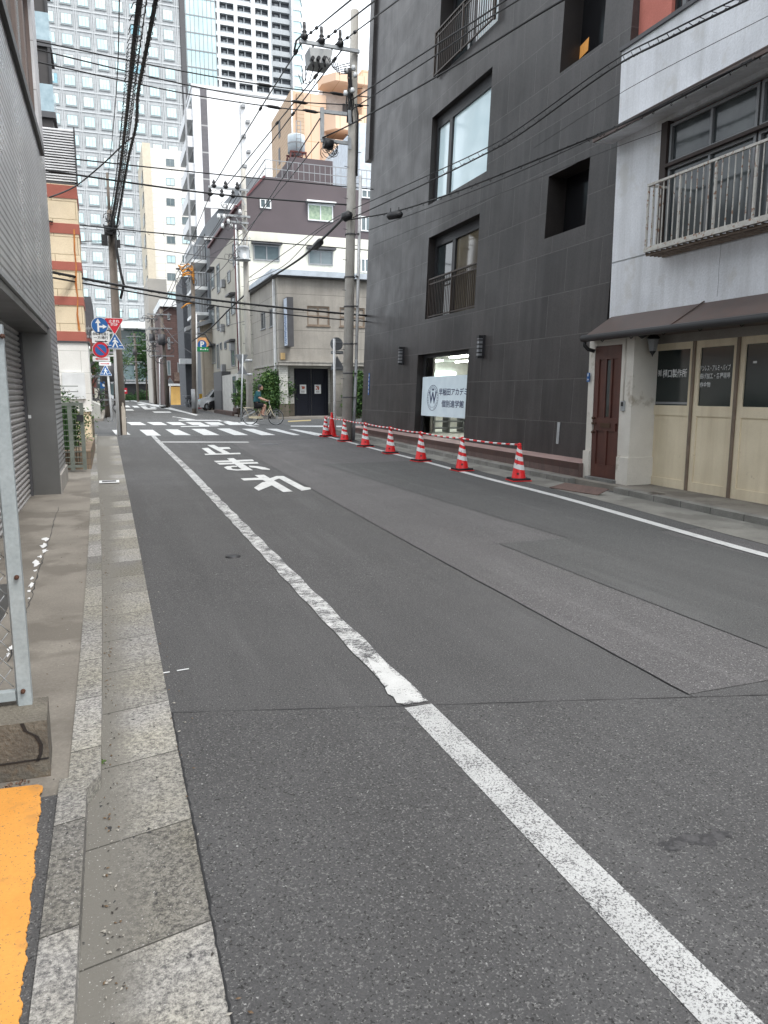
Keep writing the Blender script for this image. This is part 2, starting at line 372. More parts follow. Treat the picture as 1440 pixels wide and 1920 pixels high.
m_grey = M('grey_metal', (.30, .31, .32), (.24, .25, .26), rough=.55, metal=.2)
m_galv = M('galvanised_metal', (.42, .44, .45), (.34, .36, .37), rough=.5, metal=.45, nscale=6)
m_white = M('white_paint', (.74, .75, .75), (.66, .67, .67), rough=.5)
m_glass_dark = M('dark_glass', (.022, .028, .03), (.03, .038, .04), rough=.06, spec=.6, fine=0)
m_glass_mid = M('window_glass', (.16, .20, .21), (.09, .12, .13), rough=.08, nscale=.5, spec=.6, fine=0)
m_glass_sky = M('pale_blinds_glass', (.52, .68, .72), (.44, .60, .65), rough=.08, nscale=1.2, spec=.7, fine=0)
m_curtain_green = M('green_curtain_glass', (.42, .52, .36), (.24, .33, .24), rough=.2, nscale=5, fine=0)
m_glass_clear = M('clear_glass', (.9, .95, .95), rough=.02, trans=1., fine=0, nscale=1)
m_fence_post = M('grey_painted_steel', (.36, .40, .41), (.31, .35, .36), rough=.55, nscale=7, stains=(5, .66, (.22, .22, .2), .5))
m_rust = M('rusty_bolt', (.11, .045, .025), (.06, .03, .02), rough=.8, nscale=40)
m_yellow = M('yellow_ramp_paint', (.70, .33, .07), (.62, .275, .05), rough=.7, nscale=2.2, fine=.05, fscale=80, bump=(50, .12, .002), stains=(6, .60, (.40, .20, .06), .55), streak=.12, stcol=(.35, .17, .05), speck=[(60, .66, (.33, .18, .07)), (130, .66, (.16, .11, .06))])
m_wire = M('black_cable', (.014, .014, .015), rough=.6, fine=0)
m_wire2 = M('grey_cable', (.07, .07, .075), rough=.6, fine=0)
m_pole = M('pole_concrete', (.44, .425, .39), (.37, .355, .32), rough=.9, nscale=3, streak=.4, stcol=(.27, .25, .22), fine=.12)
m_pole_dark = M('pole_dark', (.19, .16, .135), (.14, .12, .10), rough=.9, nscale=3, streak=.4, stcol=(.06, .05, .04))
m_leaf = [M('leaf_%d' % i, c, tuple(v*.6 for v in c), rough=.6, nscale=8, fine=.3, fscale=20, spec=.3) for i, c in enumerate([(.065, .14, .04), (.11, .20, .05), (.035, .085, .028), (.16, .25, .06)])]
m_bark = M('bark', (.10, .075, .055), (.06, .045, .035), rough=.95, nscale=12, bump=(30, .6, .01))
m_blue = M('sign_blue', (.012, .115, .36), rough=.4, fine=0); m_red = M('sign_red', (.55, .012, .03), rough=.4, fine=0); m_swhite = M('sign_white', (.80, .82, .82), rough=.4, fine=0); m_ink = M('sign_ink', (.015, .015, .018), rough=.5, fine=0)

# ------------------------------------------------------------ ground, road, pavements
YS = [-6+i for i in range(70)]+[70, 90, 120, 160, 220, 400, 900, 3000]
def sheet(x0, x1, ys, dz, xs=None):
    mb = MB(); xs = xs or [x0, x1]; n = len(xs)
    for Y in ys:
        for X in xs: mb.v.append((X, Y, gz(Y)+dz))
    for j in range(len(ys)-1):
        for i in range(n-1): mb.f.append([j*n+i, j*n+i+1, (j+1)*n+i+1, (j+1)*n+i]); mb.mi.append(0); mb.sm.append(False)
    return mb
struct('ground', sheet(0, 0, [-800, -60]+YS, -.06, [-2500, -60, 60, 2500]), m_road_far)
def kx(Y): return -.12-.34*sm(2, 28, Y)          # face of the left kerb
def gx(Y): return .21-.05*sm(7, 28, Y)
mb = MB(); strip(mb, gx, 8.1, -6, 26.2, 0); struct('road', mb, m_road)
mb = MB(); strip(mb, -60, 60, 26.2, 39.6, 0); strip(mb, -.2, 7.8, 39.6, 150, 0, step=2.5); mb.quad((-90, 150, .33), (130, 150, .33), (130, 156, .33), (-90, 156, .33)); struct('street_crossing', mb, m_road_far)
sy = lambda x: 3.85-.29*x                            # skewed construction joint in the foreground
mb = MB()
P_ = [(.2, -5)]+[(8.1, -5), (7.8, sy(7.8)), (6.5, sy(6.5)), (4, sy(4)), (2, sy(2)), (.21, sy(.21))]
mb.add([(p[0], p[1], .004) for p in P_], [tuple(range(7))]); struct('road_patch', mb, m_road_near)
mb = MB(); strip(mb, lambda Y: 2.8436+.02545*Y, lambda Y: 7.15, 3.05, 23.5, .004); struct('road_patch', mb, m_road_light)
mb = MB(); strip(mb, lambda Y: 3.95, lambda Y: 6.1, 3.3, 7.05, .008); strip(mb, lambda Y: 5.2-.05*Y, 7.1, 7.05, 16.0, .008); struct('road_patch', mb, m_road_smooth)
# joints in the asphalt
mb = MB()
def crack(pts, w, dz=.0058, jit=.004, seed=1, n=14):
    r = random.Random(seed)
    for (a, b) in zip(pts[:-1], pts[1:]):
        L_ = max(2, int(n)); prev = None
        for i in range(L_+1):
            t = i/L_; x = a[0]+(b[0]-a[0])*t+r.uniform(-jit, jit); y = a[1]+(b[1]-a[1])*t+r.uniform(-jit, jit); dx, dy = b[0]-a[0], b[1]-a[1]; l = sqrt(dx*dx+dy*dy); nx, ny = -dy/l, dx/l
            ww = w*r.uniform(.4, 1.3)
            cur = ((x-nx*ww, y-ny*ww, gz(y)+dz), (x+nx*ww, y+ny*ww, gz(y)+dz))
            if prev: mb.quad(prev[0], cur[0], cur[1], prev[1])
            prev = cur
crack([(.22, sy(.22)), (7.8, sy(7.8))], .004, n=60); crack([(2.92, 3.0), (3.2, 14.0)], .0045, seed=2, n=60)
crack([(3.95, 3.3), (3.95, 7.05)], .004, seed=3, n=30); crack([(3.85, 7.05), (6.9, 7.05)], .004, seed=4, n=30); crack([(.215, sy(.3)), (.215, 2.2)], .004, .0125, .004, 5, 60)
crack([(.213, 2.2), (.216, 1.2)], .003, .0125, .004, 6, 50)
struct('road_joints', mb, m_tar)
# painted lines
mb = MB()
def cl(Y): return 1.455-.12*sm(14, 27, Y)
strip(mb, lambda Y: cl(Y)-.078, lambda Y: cl(Y)+.078, 0.6, 3.42, .0062, step=.4); strip(mb, lambda Y: cl(Y)-.075, lambda Y: cl(Y)+.075, 13.4, 15.9, .0062, step=.4)
struct('centre_line', mb, m_paint_mid)
mb = MB(); strip(mb, lambda Y: cl(Y)-.072-.006*sin(Y*9), lambda Y: cl(Y)+.072+.008*sin(Y*7+1), 3.46, 13.4, .0062, step=.12)
strip(mb, lambda Y: cl(Y)-.07, lambda Y: cl(Y)+.07, 15.9, 27.3, .0062, step=.4); struct('worn_centre_line', mb, m_paint_worn)
mb = MB(); r_ = random.Random(3)
gpx(mb, [(688, 1232), (712, 1246), (722, 1240), (733, 1258), (748, 1270), (768, 1279), (776, 1292), (790, 1303), (793, 1311), (778, 1316), (768, 1312), (757, 1319), (744, 1318), (738, 1306), (727, 1301), (722, 1290), (729, 1284), (715, 1277), (704, 1262), (697, 1250)], .0068); struct('paint_blob', mb, m_paint)
def rl(Y): return [6.17, 6.65, 6.83, 7.0][0]+.48*sm(4, 11, Y)+.18*sm(11, 17, Y)+.16*sm(17, 27, Y)
mb = MB(); strip(mb, lambda Y: rl(Y)-.07, lambda Y: rl(Y)+.07, 1, 27.2, .0125); struct('road_edge_line', mb, m_paint)
# crossings, stop lines: outlines read off the photo, laid on the road
mb = MB()
for q_ in ([(5, 129), (95, 129), (152, 168), (55, 168)], [(180, 126), (263, 126), (353, 165), (243, 165)], [(355, 123), (445, 123), (546, 165), (440, 165)], [(528, 121), (612, 120), (740, 165), (645, 165)],
           [(695, 122), (775, 122), (923, 164), (830, 166)], [(857, 122), (932, 122), (1092, 165), (1045, 165)], [(1015, 125), (1060, 126), (1240, 157), (1235, 170), (1190, 167)], [(-180, 130), (-97, 130), (-54, 162), (-155, 162)]):
    gpx(mb, [(260+x/3.6, 770+y/3.6) for x, y in q_], .009)
for (a, b) in ((243, 26), (282, 24), (318, 30), (355, 30), (390, 29), (425, 34), (455, 36)):
    gpx(mb, [(a+6, 797), (a+32, 797), (a+20, 791.5), (a-7, 791.5)], .009)
struct('zebra_crossing', mb, m_paint)
mb = MB()
flat(mb, [(1.42, 23.45), (3.95, 22.65), (3.95, 22.95), (1.42, 23.78)], .011)
gpx(mb, [(340, 800.5), (412, 799), (408, 797.8), (338, 799)], .009); gpx(mb, [(375, 800), (392, 800), (392, 796.5), (372, 796.5)], .0105)
gpx(mb, [(335, 788.6), (415, 789), (412, 787.4), (335, 787.2)], .009)
gpx(mb, [(545, 799.6), (600, 800.5), (690, 801), (690, 798.5), (600, 798), (545, 798)], .009)
struct('stop_line', mb, m_paint)
mb = MB()
for seg in ([(233, 778), (234, 780), (256, 797), (246, 797), (228, 783)], [(250, 752), (255, 752), (312, 762), (345, 771), (420, 790), (412, 790), (340, 772.5), (300, 764), (254, 753.6)]): gpx(mb, seg, .009)
gpx(mb, [(415, 789.3), (427, 789.3), (486, 800), (468, 799)], .009)
struct('far_edge_line', mb, m_paint)
mb = MB()
for (x0, y0) in ((233, 760.4), (250, 761), (266, 761.8), (283, 762.5)): gpx(mb, [(x0+2, y0+3.2), (x0+12, y0+3.2), (x0+7, y0), (x0-3, y0)], .009)
for (x0, y0) in ((233, 752.5), (246, 752.2)): gpx(mb, [(x0, y0), (x0+10, y0), (x0+8, y0-1), (x0-1, y0-1)], .009)
gpx(mb, [(256, 757), (268, 756.8), (276, 760), (262, 760)], .009); gpx(mb, [(298, 762), (312, 761.5), (318, 765), (300, 765)], .009)
for (x0, y0, w_) in ((236, 768.5, 16), (272, 766.4, 22), (290, 772.6, 32)): gpx(mb, [(x0, y0+1.3), (x0+w_, y0+1.3), (x0+w_-4, y0-1.2), (x0-5, y0-1.2)], .009)
gpx(mb, [(325, 781), (368, 786.8), (352, 787), (338, 785), (345, 784.2), (330, 783.3), (336, 782.6), (322, 781.9)], .009)
struct('far_road_markings', mb, m_paint)
# 止まれ painted on the lane
Z_ = lambda pts: [(260+x/3.6, 770+y/3.6) for x, y in pts]
mb = MB()
for i, pl_ in enumerate([
    [(462, 232), (508, 231), (628, 292), (577, 292)], [(512, 247), (610, 246), (622, 258), (536, 260)], [(425, 254), (468, 250), (528, 293), (482, 295)], [(444, 291), (684, 284), (690, 293), (450, 299)],
    [(507, 339), (768, 329), (780, 341), (524, 349)], [(528, 353), (800, 346), (810, 357), (546, 364)], [(596, 322), (640, 320), (772, 402), (706, 403)],
    [(575, 382), (600, 374), (640, 371), (668, 372), (662, 379), (632, 380), (622, 386), (634, 393), (668, 396), (700, 394), (712, 402), (660, 404), (600, 399)], [(742, 371), (800, 374), (850, 382), (886, 394), (884, 399), (832, 397), (790, 386), (752, 382)],
    [(782, 435), (846, 432), (1040, 545), (976, 549)], [(688, 457), (868, 450), (900, 466), (710, 471)], [(836, 482), (900, 476), (930, 492), (810, 540), (778, 520)],
    [(868, 462), (930, 441), (978, 441), (1118, 514), (1158, 519), (1163, 530), (1100, 540), (948, 457), (905, 474)]]):
    gpx(mb, Z_(pl_), .009+.0006*(i % 4))
struct('stop_lettering', mb, m_paint)
# small things on the road
mb = MB(); p = G(505, 833); mb.lathe((p.x, p.y, p.z+.004), [(.0, .006), (.30, .006), (.31, .0)], 24); mb.build('manhole_cover', m_darkgrey, label='round dark iron manhole cover in the road beyond the painted lettering', cat='manhole cover')
mb = MB(); p = G(437, 1044); mb.lathe((p.x, p.y, p.z+.001), [(.0, .009), (.075, .009), (.08, .0)], 16); mb.build('survey_cover', m_black, label='tiny dark round cover set in the asphalt left of the worn line', cat='manhole cover')
mb = MB()
rr = random.Random(5)
for c_ in ((1320, 1577), (1290, 1574), (1345, 1568), (1262, 1585)):
    q = G(*c_); flat(mb, [(q.x+rr.uniform(.03, .08)*cos(t*pi/10), q.y+rr.uniform(.015, .045)*sin(t*pi/10)) for t in range(20)], .0052+.0002*len(mb.f))
struct('oil_stain', mb, m_stain)
for (c_, lb) in (((343, 1257), 'small pale strip of tape lying on the asphalt by the gutter'), ((307, 1263), 'small white strip of tape stuck to the gutter blocks')):
    q = G(*c_); mb = MB(); mb.hexa([(q.x+a*.035, q.y+b*.006+a*.004, q.z+.004+zz) for zz in (0, .002) for a, b in ((-1, -1), (1, -1), (1, 1), (-1, 1))]); mb.build('tape_strip', m_swhite, label=lb, cat='litter')

# left side: gutter, kerb, pavement, yellow ramp
mb = MB(); strip(mb, lambda Y: min(kx(Y), -.17)-.02, gx, -4, 26.9, .009, side=.02); struct('gutter', mb, m_gutter)
mb = MB(); strip(mb, lambda Y: kx(Y)-.125, kx, 3.12, 26.9, .075, side=.12)
mb.add([(-.28, 3.12, .075), (kx(3.12), 3.12, .075), (-.178, 2.98, .085), (-.28, 2.98, .085), (-.28, 3.12, -.05), (kx(3.12), 3.12, -.05), (-.178, 2.98, -.05), (-.28, 2.98, -.05)], [(0, 1, 2, 3), (1, 5, 6, 2)])
strip(mb, -.278, -.172, -4, 2.98, .085, side=.14); struct('kerb', mb, m_kerb)
mb = MB(); strip(mb, -3.5, lambda Y: kx(Y)-.125, 3.0, 26.9, .066, side=.1); struct('pavement', mb, m_pave)
mb = MB(); mb.box(-3.5, -.277, -4, 3.0, -.02, .072); struct('driveway', mb, m_road_near)
mb = MB(); r_ = random.Random(11); E1 = [(-.425+r_.uniform(-.0035, .0035)+.003*sin(y_*31)+.002*sin(y_*77), y_) for y_ in [1.0+.009*i+r_.uniform(-.003, .003) for i in range(245)]]
pts = [(-2.6, 1.0)]+[(-.342+.033*(3.06-y_)+(x_+.425), y_) for x_, y_ in E1 if y_ < 3.07]+[(-.36, 3.085), (-.5, 3.10), (-2.6, 3.12)]
mb.prism([(x_, y_, .080) for x_, y_ in pts], (0, 0, .006)); mb.build('yellow_ramp_marking', m_yellow, label='yellow orange painted strip beside the near kerb', cat='painted strip')
mb = MB()    # white filler along the crack
for i, (px_, py_, w_) in enumerate([(85, 1010, 8), (82, 1022, 9), (84, 1032, 7), (76, 1043, 6), (68, 1055, 11), (66, 1070, 4), (60, 1084, 5), (58, 1096, 9), (55, 1108, 6), (54, 1122, 4), (20, 1215, 8), (14, 1228, 5)]):
    q = G(px_, py_, .07); rr = random.Random(i); s_ = w_/1380*sqrt(q.x**2+q.y**2)*.62
    flat(mb, [(q.x+s_*(1+rr.uniform(-.7, .5))*cos(t*pi/5), q.y+3.4*s_*(1+rr.uniform(-.7, .5))*sin(t*pi/5)) for t in range(10)], .069+.0002*i)
struct('crack_filler', mb, m_white)
mb = MB()
crack([tuple(G(110, 950, .07)[:2]), tuple(G(82, 1040, .07)[:2]), tuple(G(55, 1130, .07)[:2]), tuple(G(15, 1240, .07)[:2])], .004, .068, .01, 8, 20); struct('pavement_crack', mb, m_tar)
mb = MB(); rr = random.Random(77)
for k in range(420):
    Y_ = 1.5+rr.random()**1.6*11; x_ = kx(Y_)+.01+abs(rr.gauss(0, .035)) if rr.random() < .6 else rr.choice((gx(Y_)+rr.gauss(.02, .03), kx(Y_)-.15-abs(rr.gauss(0, .12))))
    if Y_ < 3.1 and x_ < kx(Y_): continue
    s_ = rr.uniform(.002, .007); z_ = gz(Y_)+(.0135 if x_ > kx(Y_) else .068); a_ = rr.uniform(0, 3)
    mb.add([(x_+s_*cos(a_+j*1.57)*(1.6 if j % 2 else .8), Y_+s_*sin(a_+j*1.57)*(1.6 if j % 2 else .8), z_) for j in range(4)]+[(x_, Y_, z_+.004)], [(0, 1, 4), (1, 2, 4), (2, 3, 4), (3, 0, 4)], rr.randrange(3))
mb.build('gutter_grit', [M('grit_dark', (.05, .045, .04)), M('grit_brown', (.14, .09, .05)), M('grit_pale', (.35, .33, .29))], label='loose grit and leaf crumbs scattered along the left gutter', cat='grit', kind='stuff')
mb = MB(); q = G(190, 1434, .01); leaves(mb, (q.x, q.y, q.z+.012), (.022, .02, .008), 60, .008, 3, (0, 1)); mb.build('weed', [m_leaf[1], m_leaf[3]], label='tiny green weed growing at the kerb foot in the gutter', cat='weed')
mb = MB(); q = G(12, 1325, .35)
for i, (px_, py_) in enumerate([(12, 1462), (40, 1456), (60, 1466)]):
    q = G(px_, py_, .1); leaves(mb, (q.x, q.y, .075), (.03, .02, .004), 14, .009, i, (0,))
mb.build('dead_leaves', M('dead_leaf', (.12, .05, .03), (.25, .2, .15), nscale=60), label='brown dead leaves at the foot of the concrete block', cat='leaf litter', kind='stuff')
for i, (px_, py_) in enumerate([(207, 903)]):
    q = G(px_, py_, .02); mb = MB(); mb.box(q.x-.19, q.x+.15, q.y-.22, q.y+.12, q.z, q.z+.012)
    o = mb.build('drain_grate', m_swhite, label='pale concrete drain frame with dark slot set in the left gutter', cat='drain')
    mb = MB(); mb.box(q.x-.14, q.x+.10, q.y-.15, q.y+.06, q.z+.012, q.z+.016); mb.build('slot', m_darkgrey, o)

# ------------------------------------------------------------ foreground fence and its block
t = thing('concrete_block_wall', 'cracked dark concrete block wall under the grey fence post', 'block wall', (-.9, 3.3, 0))
mb = MB(); bz = .315; P4 = [(-2.2, 3.24), (-.318, 3.18), (-.330, 3.44), (-2.2, 3.50)]
mb.hexa([(*p, .05) for p in P4]+[(*p, bz) for p in P4])
o = mb.build('wall', M('block_concrete', (.17, .155, .125), (.10, .09, .075), rough=.95, nscale=4, fine=.3, fscale=70, bump=(60, .7, .01), speck=[(60, .70, (.28, .26, .23))], stains=(3, .6, (.20, .12, .05), .5)), t)
mb = MB(); zc = lambda s_, z_: (-.9+s_, 3.4095-.006*0, z_)
fpl = Plane((-2.2, 3.24), (1.882, -.06)); pr = None
for i, (a_, z_) in enumerate([(1.79, .315), (1.80, .28), (1.84, .25), (1.855, .21), (1.85, .17), (1.835, .14)]):
    if pr: mb.quad(fpl.P(pr[0]-.008, pr[1], .003), fpl.P(pr[0]+.008, pr[1], .003), fpl.P(a_+.008, z_, .003), fpl.P(a_-.006, z_, .003))
    pr = (a_, z_)
for a0_, a1_, z_ in ((0, 1.4, .125), (1.4, 1.88, .145)): mb.quad(fpl.P(a0_, z_-.004, .003), fpl.P(a1_, z_, .003), fpl.P(a1_, z_+.007, .003), fpl.P(a0_, z_+.006, .003))
mb.build('crack', m_tar, t)
t = thing('chain_link_fence', 'grey steel post with rusty bolts and chain-link mesh in the left foreground', 'fence', (-.5, 3.37, bz))
FY = 3.37; fp = Plane((-.43, FY), (1, 0))
xl, xr = fp.hit(34, 1315)[0], fp.hit(60, 1315)[0]; zt = fp.hit(10, 608)[1]
mb = MB(); mb.box(-.43+xl, -.43+xr, FY, FY+.045, bz, zt); post = mb.build('post', m_fence_post, t)
mb = MB(); mb.box(-.43+xl-.008, -.43+xl-.0, FY+.02, FY+.025, bz, zt-.02); mb.box(-2.2, -.43+xl-.009, FY+.005, FY+.045, bz+.025, bz+.065); mb.box(-2.2, -.43+xl-.009, FY+.005, FY+.045, zt-.1, zt-.05); mb.build('rail', m_fence_post, t)
for (px_, py_) in ((4, 630), (31, 1083), (43, 1297)):
    q = PY(px_, py_, FY-.01); mb = MB(); mb.cyl((q.x, FY+.002, q.z), (q.x, FY-.014, q.z), .010, .009, 12); mb.cyl((q.x, FY-.014, q.z), (q.x, FY-.02, q.z), .007, .004, 8); mb.build('bolt', m_rust, t)
mb = MB(); w0, w1 = -2.2, -.43+xl-.01; d = .062
for sgn in (1, -1):
    c0 = -2.6
    while c0 < w1-w0+2.6:
        # diagonal line x-w0 = c0 + sgn*(z-bz)
        pts = []
        zz = bz+.08
        while zz < zt-.06:
            x_ = w0+c0+sgn*(zz-bz)*.75
            if w0 <= x_ <= w1: pts.append((x_, FY+.022+.003*sgn*(1 if int((zz-bz)/.04) % 2 else -1), zz))
            zz += .041
        if len(pts) > 1: mb.tube(pts, .0018, 4)
        c0 += d
mb.build('wire_mesh', m_galv, t)

# ------------------------------------------------------------ left building clad in silver tiles
XT = -.80; YE = 14.25; lp = Plane((XT, 0), (0, 1)); YR = 12.4; ZO = PX(95, 617, XT).z
t = thing('tiled_building', 'grey building clad in thin silver tiles with a shuttered opening, left of the pavement', 'building', (-4, 8, 0))
ZB = PX(77, 292, XT).z; mb = MB(); lp.wall(mb, -3, YE, .07, ZB, [(4.35, YR, .071, ZO, .66)], 0, 0, 1)
mb.quad((XT, YE, 0), (-6, YE, 0), (-6, YE, 20), (XT, YE, 20)); mb.quad((XT, -3, 0), (-6, -3, 0), (-6, -3, 20), (XT, -3, 20))
mb.build('wall', [m_tile, m_steel], t)
mb = MB(); lp.box(mb, 4.35, YR, ZO-.012, ZO+.03, -.02, .012); mb.build('opening_trim', m_galv, t)
mb = MB(); mb.box(-1.55, XT+.03, YR+.031, YE+.02, .0, .40); mb.build('plinth', m_conc, t)
mb = MB(); mb.box(-1.50, XT+.012, YR-.012, YR+.03, .07, ZO-.02); mb.build('steel_panel', m_steel, t)
mb = MB(); mb.box(-1.17, -1.13, YR-.02, YR-.012, 1.28, 1.33); mb.build('notice', m_swhite, t)
mb = MB(); z = .07   # roller shutter: curved slats
prof = []
while z < ZO-.05:
    prof += [(z, -1.235), (z+.02, -1.208), (z+.05, -1.202), (z+.066, -1.218), (z+.07, -1.235)]; z += .078
for (za, xa), (zb, xb) in zip(prof[:-1], prof[1:]): mb.quad((xa, 4.35, za), (xa, YR-.1, za), (xb, YR-.1, zb), (xb, 4.35, zb))
mb.build('roller_shutter', m_shutter, t)
mb = MB(); mb.box(-1.3, -1.17, YR-.1, YR-.02, .07, ZO-.1); mb.build('shutter_guide', m_darkgrey, t)
mb = MB(); mb.box(-1.5, XT-.02, 4.35, YR-.02, ZO-.1, ZO-.02); mb.build('soffit', m_steel, t)
# window band above
YW = PX(77, 290, XT).y
mb = MB(); lp.wall(mb, -3, YE, ZB, 20, [(-2, YW, ZB+.001, 19, .12)], .12); mb.build('upper_wall', m_tile_soft, t)
mb = MB(); lp.box(mb, -3, YW, ZB, ZB+.14, -.02, .05); mb.build('window_sill', m_black, t)
for k in range(9):
    a = YW-1.15*(k+1); r_k = (a+.04, a+1.1, ZB+.15, ZB+2.35)
    lp.window(t, r_k, -.11, M('bronze_frame', (.17, .13, .115), rough=.5, metal=.3), m_glass_sky if k % 2 else m_glass_mid, mull=0, fw=.06, th=.07)
    lp.window(t, (a+.04, a+1.1, ZB+2.5, ZB+4.7), -.11, MATS['bronze_frame'], m_glass_mid if k % 2 else m_glass_sky, mull=0, fw=.06, th=.07)
mb = MB(); lp.box(mb, -2, YW, ZB+2.36, ZB+2.49, -.1, .06); mb.build('spandrel', m_black, t)

# metal gate, planter and hedge behind the tiled building
t = thing('metal_gate', 'tall narrow green-grey metal grille gate at the end of the tiled wall', 'gate', (-.7, 15.6, gz(15.6)))
gp = Plane((-.95, 15.55), (1, 0)); zg = gp.hit(135, 755)[1]; gw = .46; zb0 = gz(15.6)+.1
m_gate = M('gate_green_grey', (.17, .19, .165), (.12, .14, .12), rough=.6, nscale=6)
mb = MB(); gp.box(mb, 0, .05, zb0, zg, 0, .05); gp.box(mb, gw-.07, gw, zb0, zg, 0, .05); gp.box(mb, .05, gw-.07, zb0+.05, zb0+.1, 0, .05); gp.box(mb, .05, gw-.07, zg-.06, zg, 0, .05); gp.box(mb, .17, .25, zb0, zg, .01, .045); mb.build('gate_frame', m_gate, t)
mb = MB()
for k in range(5):
    for a in (.075, .125, .285, .335): gp.box(mb, a-.006, a+.006, zb0+.1, zg-.06, .015, .03)
for k in range(15): gp.box(mb, .05, gw-.07, zb0+.14+k*.105, zb0+.155+k*.105, .012, .033)
mb.build('grille', m_gate, t)
mb = MB(); gp.box(mb, gw-.13, gw-.01, zb0+.95, zb0+1.07, .05, .09); mb.build('lock', m_black, t)
mb = MB(); mb.box(-1.9, -.42, 15.95, 20.9, 0, .52); t = mb.build('brick_planter', M('planter_brick', (.23, .17, .12), (.17, .13, .09), brick=dict(w=.24, h=.12, axis='y', mc=(.12, .10, .08), gap=.006, var=.12), rough=.9), label='low brown brick planter holding the clipped hedge behind the gate', cat='planter')
mb = MB(); leaves(mb, (-1.0, 17.3, .95), (.5, 1.5, .85), 5200, .032, 21, (0, 1, 2)); mb.box(-1.3, -.75, 16.3, 18.4, .45, 1.4, 2)
mb.build('hedge', [m_leaf[0], m_leaf[1], m_leaf[2]], label='dense dark green clipped hedge behind the metal gate', cat='hedge')

# striped building, board, louvres and balcony block behind
YS_ = 21.2; sp_ = Plane((0, YS_), (1, 0)); xr_ = sp_.hit(158, 600)[0]
t = thing('striped_building', 'cream building with terracotta bands and a rust streak, behind the tiled one', 'building', (-3, 24, 0))
zs = [sp_.hit(150, y)[1] for y in (350, 374, 421, 440, 492, 508, 557, 573, 622, 640)]; zw = zs[-1]
m_cream = M('cream_stone', (.82, .69, .49), (.76, .63, .44), rough=.85, nscale=2, brick=dict(w=1.1, h=.43, axis='y', mc=(.45, .34, .2), gap=.007, var=.03), bump=(20, .5, .02))
m_terra = M('terracotta_band', (.42, .13, .095), (.38, .12, .085), rough=.8)
mb = MB(); mb.box(-7, xr_, YS_, YS_+1.3, 0, zs[0]+.02); mb.build('wall', m_cream, t)
mb = MB()
for a, b in ((0, 1), (2, 3), (4, 5), (6, 7), (8, 9)): mb.box(-7.02, xr_+.015, YS_-.015, YS_+1.32, zs[b], zs[a])
mb.build('terracotta_bands', m_terra, t)
mb = MB(); mb.box(-7, xr_+.05, YS_-.05, YS_+1.35, sp_.hit(150, 772)[1], zw-.04); mb.build('white_base', M('white_stone', (.82, .81, .77), (.76, .75, .71), rough=.85, brick=dict(w=1.3, h=.55, axis='y', mc=(.5, .5, .46), gap=.006, var=.03)), t)
mb = MB(); mb.box(-7, xr_+.09, YS_-.09, YS_+1.4, zw-.04, zw+.0); mb.build('drip_ledge', m_darkgrey, t)
mb = MB(); rr = random.Random(9); prev = None
for i, (px_, py_) in enumerate([(139, 430), (140, 470), (143, 500), (142, 530), (146, 560), (145, 590), (149, 620)]):
    q = sp_.hit(px_, py_); w_ = rr.uniform(.012, .03)
    if prev: mb.quad(sp_.P(prev[0]-prev[2], prev[1], .018), sp_.P(q[0]-w_, q[1], .018), sp_.P(q[0]+w_, q[1], .018), sp_.P(prev[0]+prev[2], prev[1], .018))
    prev = (q[0], q[1], w_)
mb.build('rust_streak', M('rust_streak', (.42, .13, .03), (.6, .25, .07), rough=.9, nscale=8), t)
mb = MB(); mb.box(-7, xr_-.02, YS_+.1, YS_+1, zs[0]+.0, zs[0]+.1); mb.build('parapet', m_darkgrey, t)
t = thing('louvre_screen', 'white horizontal louvre screen on top of the striped building', 'louvre screen', (-2, YS_+.3, zs[0]+.1))
zl0, zl1 = zs[0]+.12, sp_.hit(120, 238)[1]
mb = MB(); x1_ = sp_.hit(143, 300)[0]
for k in range(20): z_ = zl0+(zl1-zl0)*k/20; mb.hexa([(-4, YS_+.1, z_), (x1_, YS_+.1, z_), (x1_, YS_+.2, z_+.05), (-4, YS_+.2, z_+.05), (-4, YS_+.1, z_+.03), (x1_, YS_+.1, z_+.03), (x1_, YS_+.2, z_+.07), (-4, YS_+.2, z_+.07)])
mb.build('louvres', M('louvre_white', (.78, .79, .80), rough=.5), t)
mb = MB(); mb.box(-4, x1_, YS_+.28, YS_+.32, zl0, zl1); mb.box(x1_-.03, x1_, YS_+.08, YS_+.5, zl0, zl1+.05); mb.build('screen_back', m_darkgrey, t)
mb = MB(); xa, za = sp_.hit(118, 775); xa, xb, z0_, z1_ = sp_.rect(118, 699, 160, 748); mb.box(xa, xb, YS_-.12, YS_-.06, z0_, z1_)
mb.build('white_board', m_swhite, label='blank white board fixed to the white base of the striped building', cat='board')
t = thing('balcony_building', 'dark narrow building with glass balconies high above the tiled wall', 'building', (-3.5, 17, 0))
YD = 38.; dp = Plane((0, YD), (1, 0)); zD = dp.hit(95, 236)[1]; xR = dp.hit(100, 150)[0]
t.location = (-4, YD, 0.3); OFF[t.name] = Vector(t.location)
mb = MB(); mb.box(-12, xR-.12, YD+.15, YD+2.3, .3, 34); mb.build('wall', M('balcony_dark_wall', (.035, .031, .030), rough=.6), t)
for k in range(6):
    z_ = zD-.9+k*2.9
    mb = MB(); mb.box(-12, xR, YD-.0, YD+2.4, z_+1.25, z_+1.5); mb.build('balcony_slab', m_darkgrey, t)
    mb = MB(); mb.box(-12, xR-.04, YD-.0, YD+.04, z_+1.5, z_+2.62); mb.box(xR-.08, xR-.04, YD+.04, YD+2.3, z_+1.5, z_+2.62); mb.build('glass_balustrade', M('balustrade_glass', (.34, .44, .48), (.24, .33, .37), rough=.1, fine=0), t)
    mb = MB(); mb.box(xR-.16, xR-.05, YD+.02, YD+.12, z_+1.5, z_+4.15); mb.build('post', m_black, t)
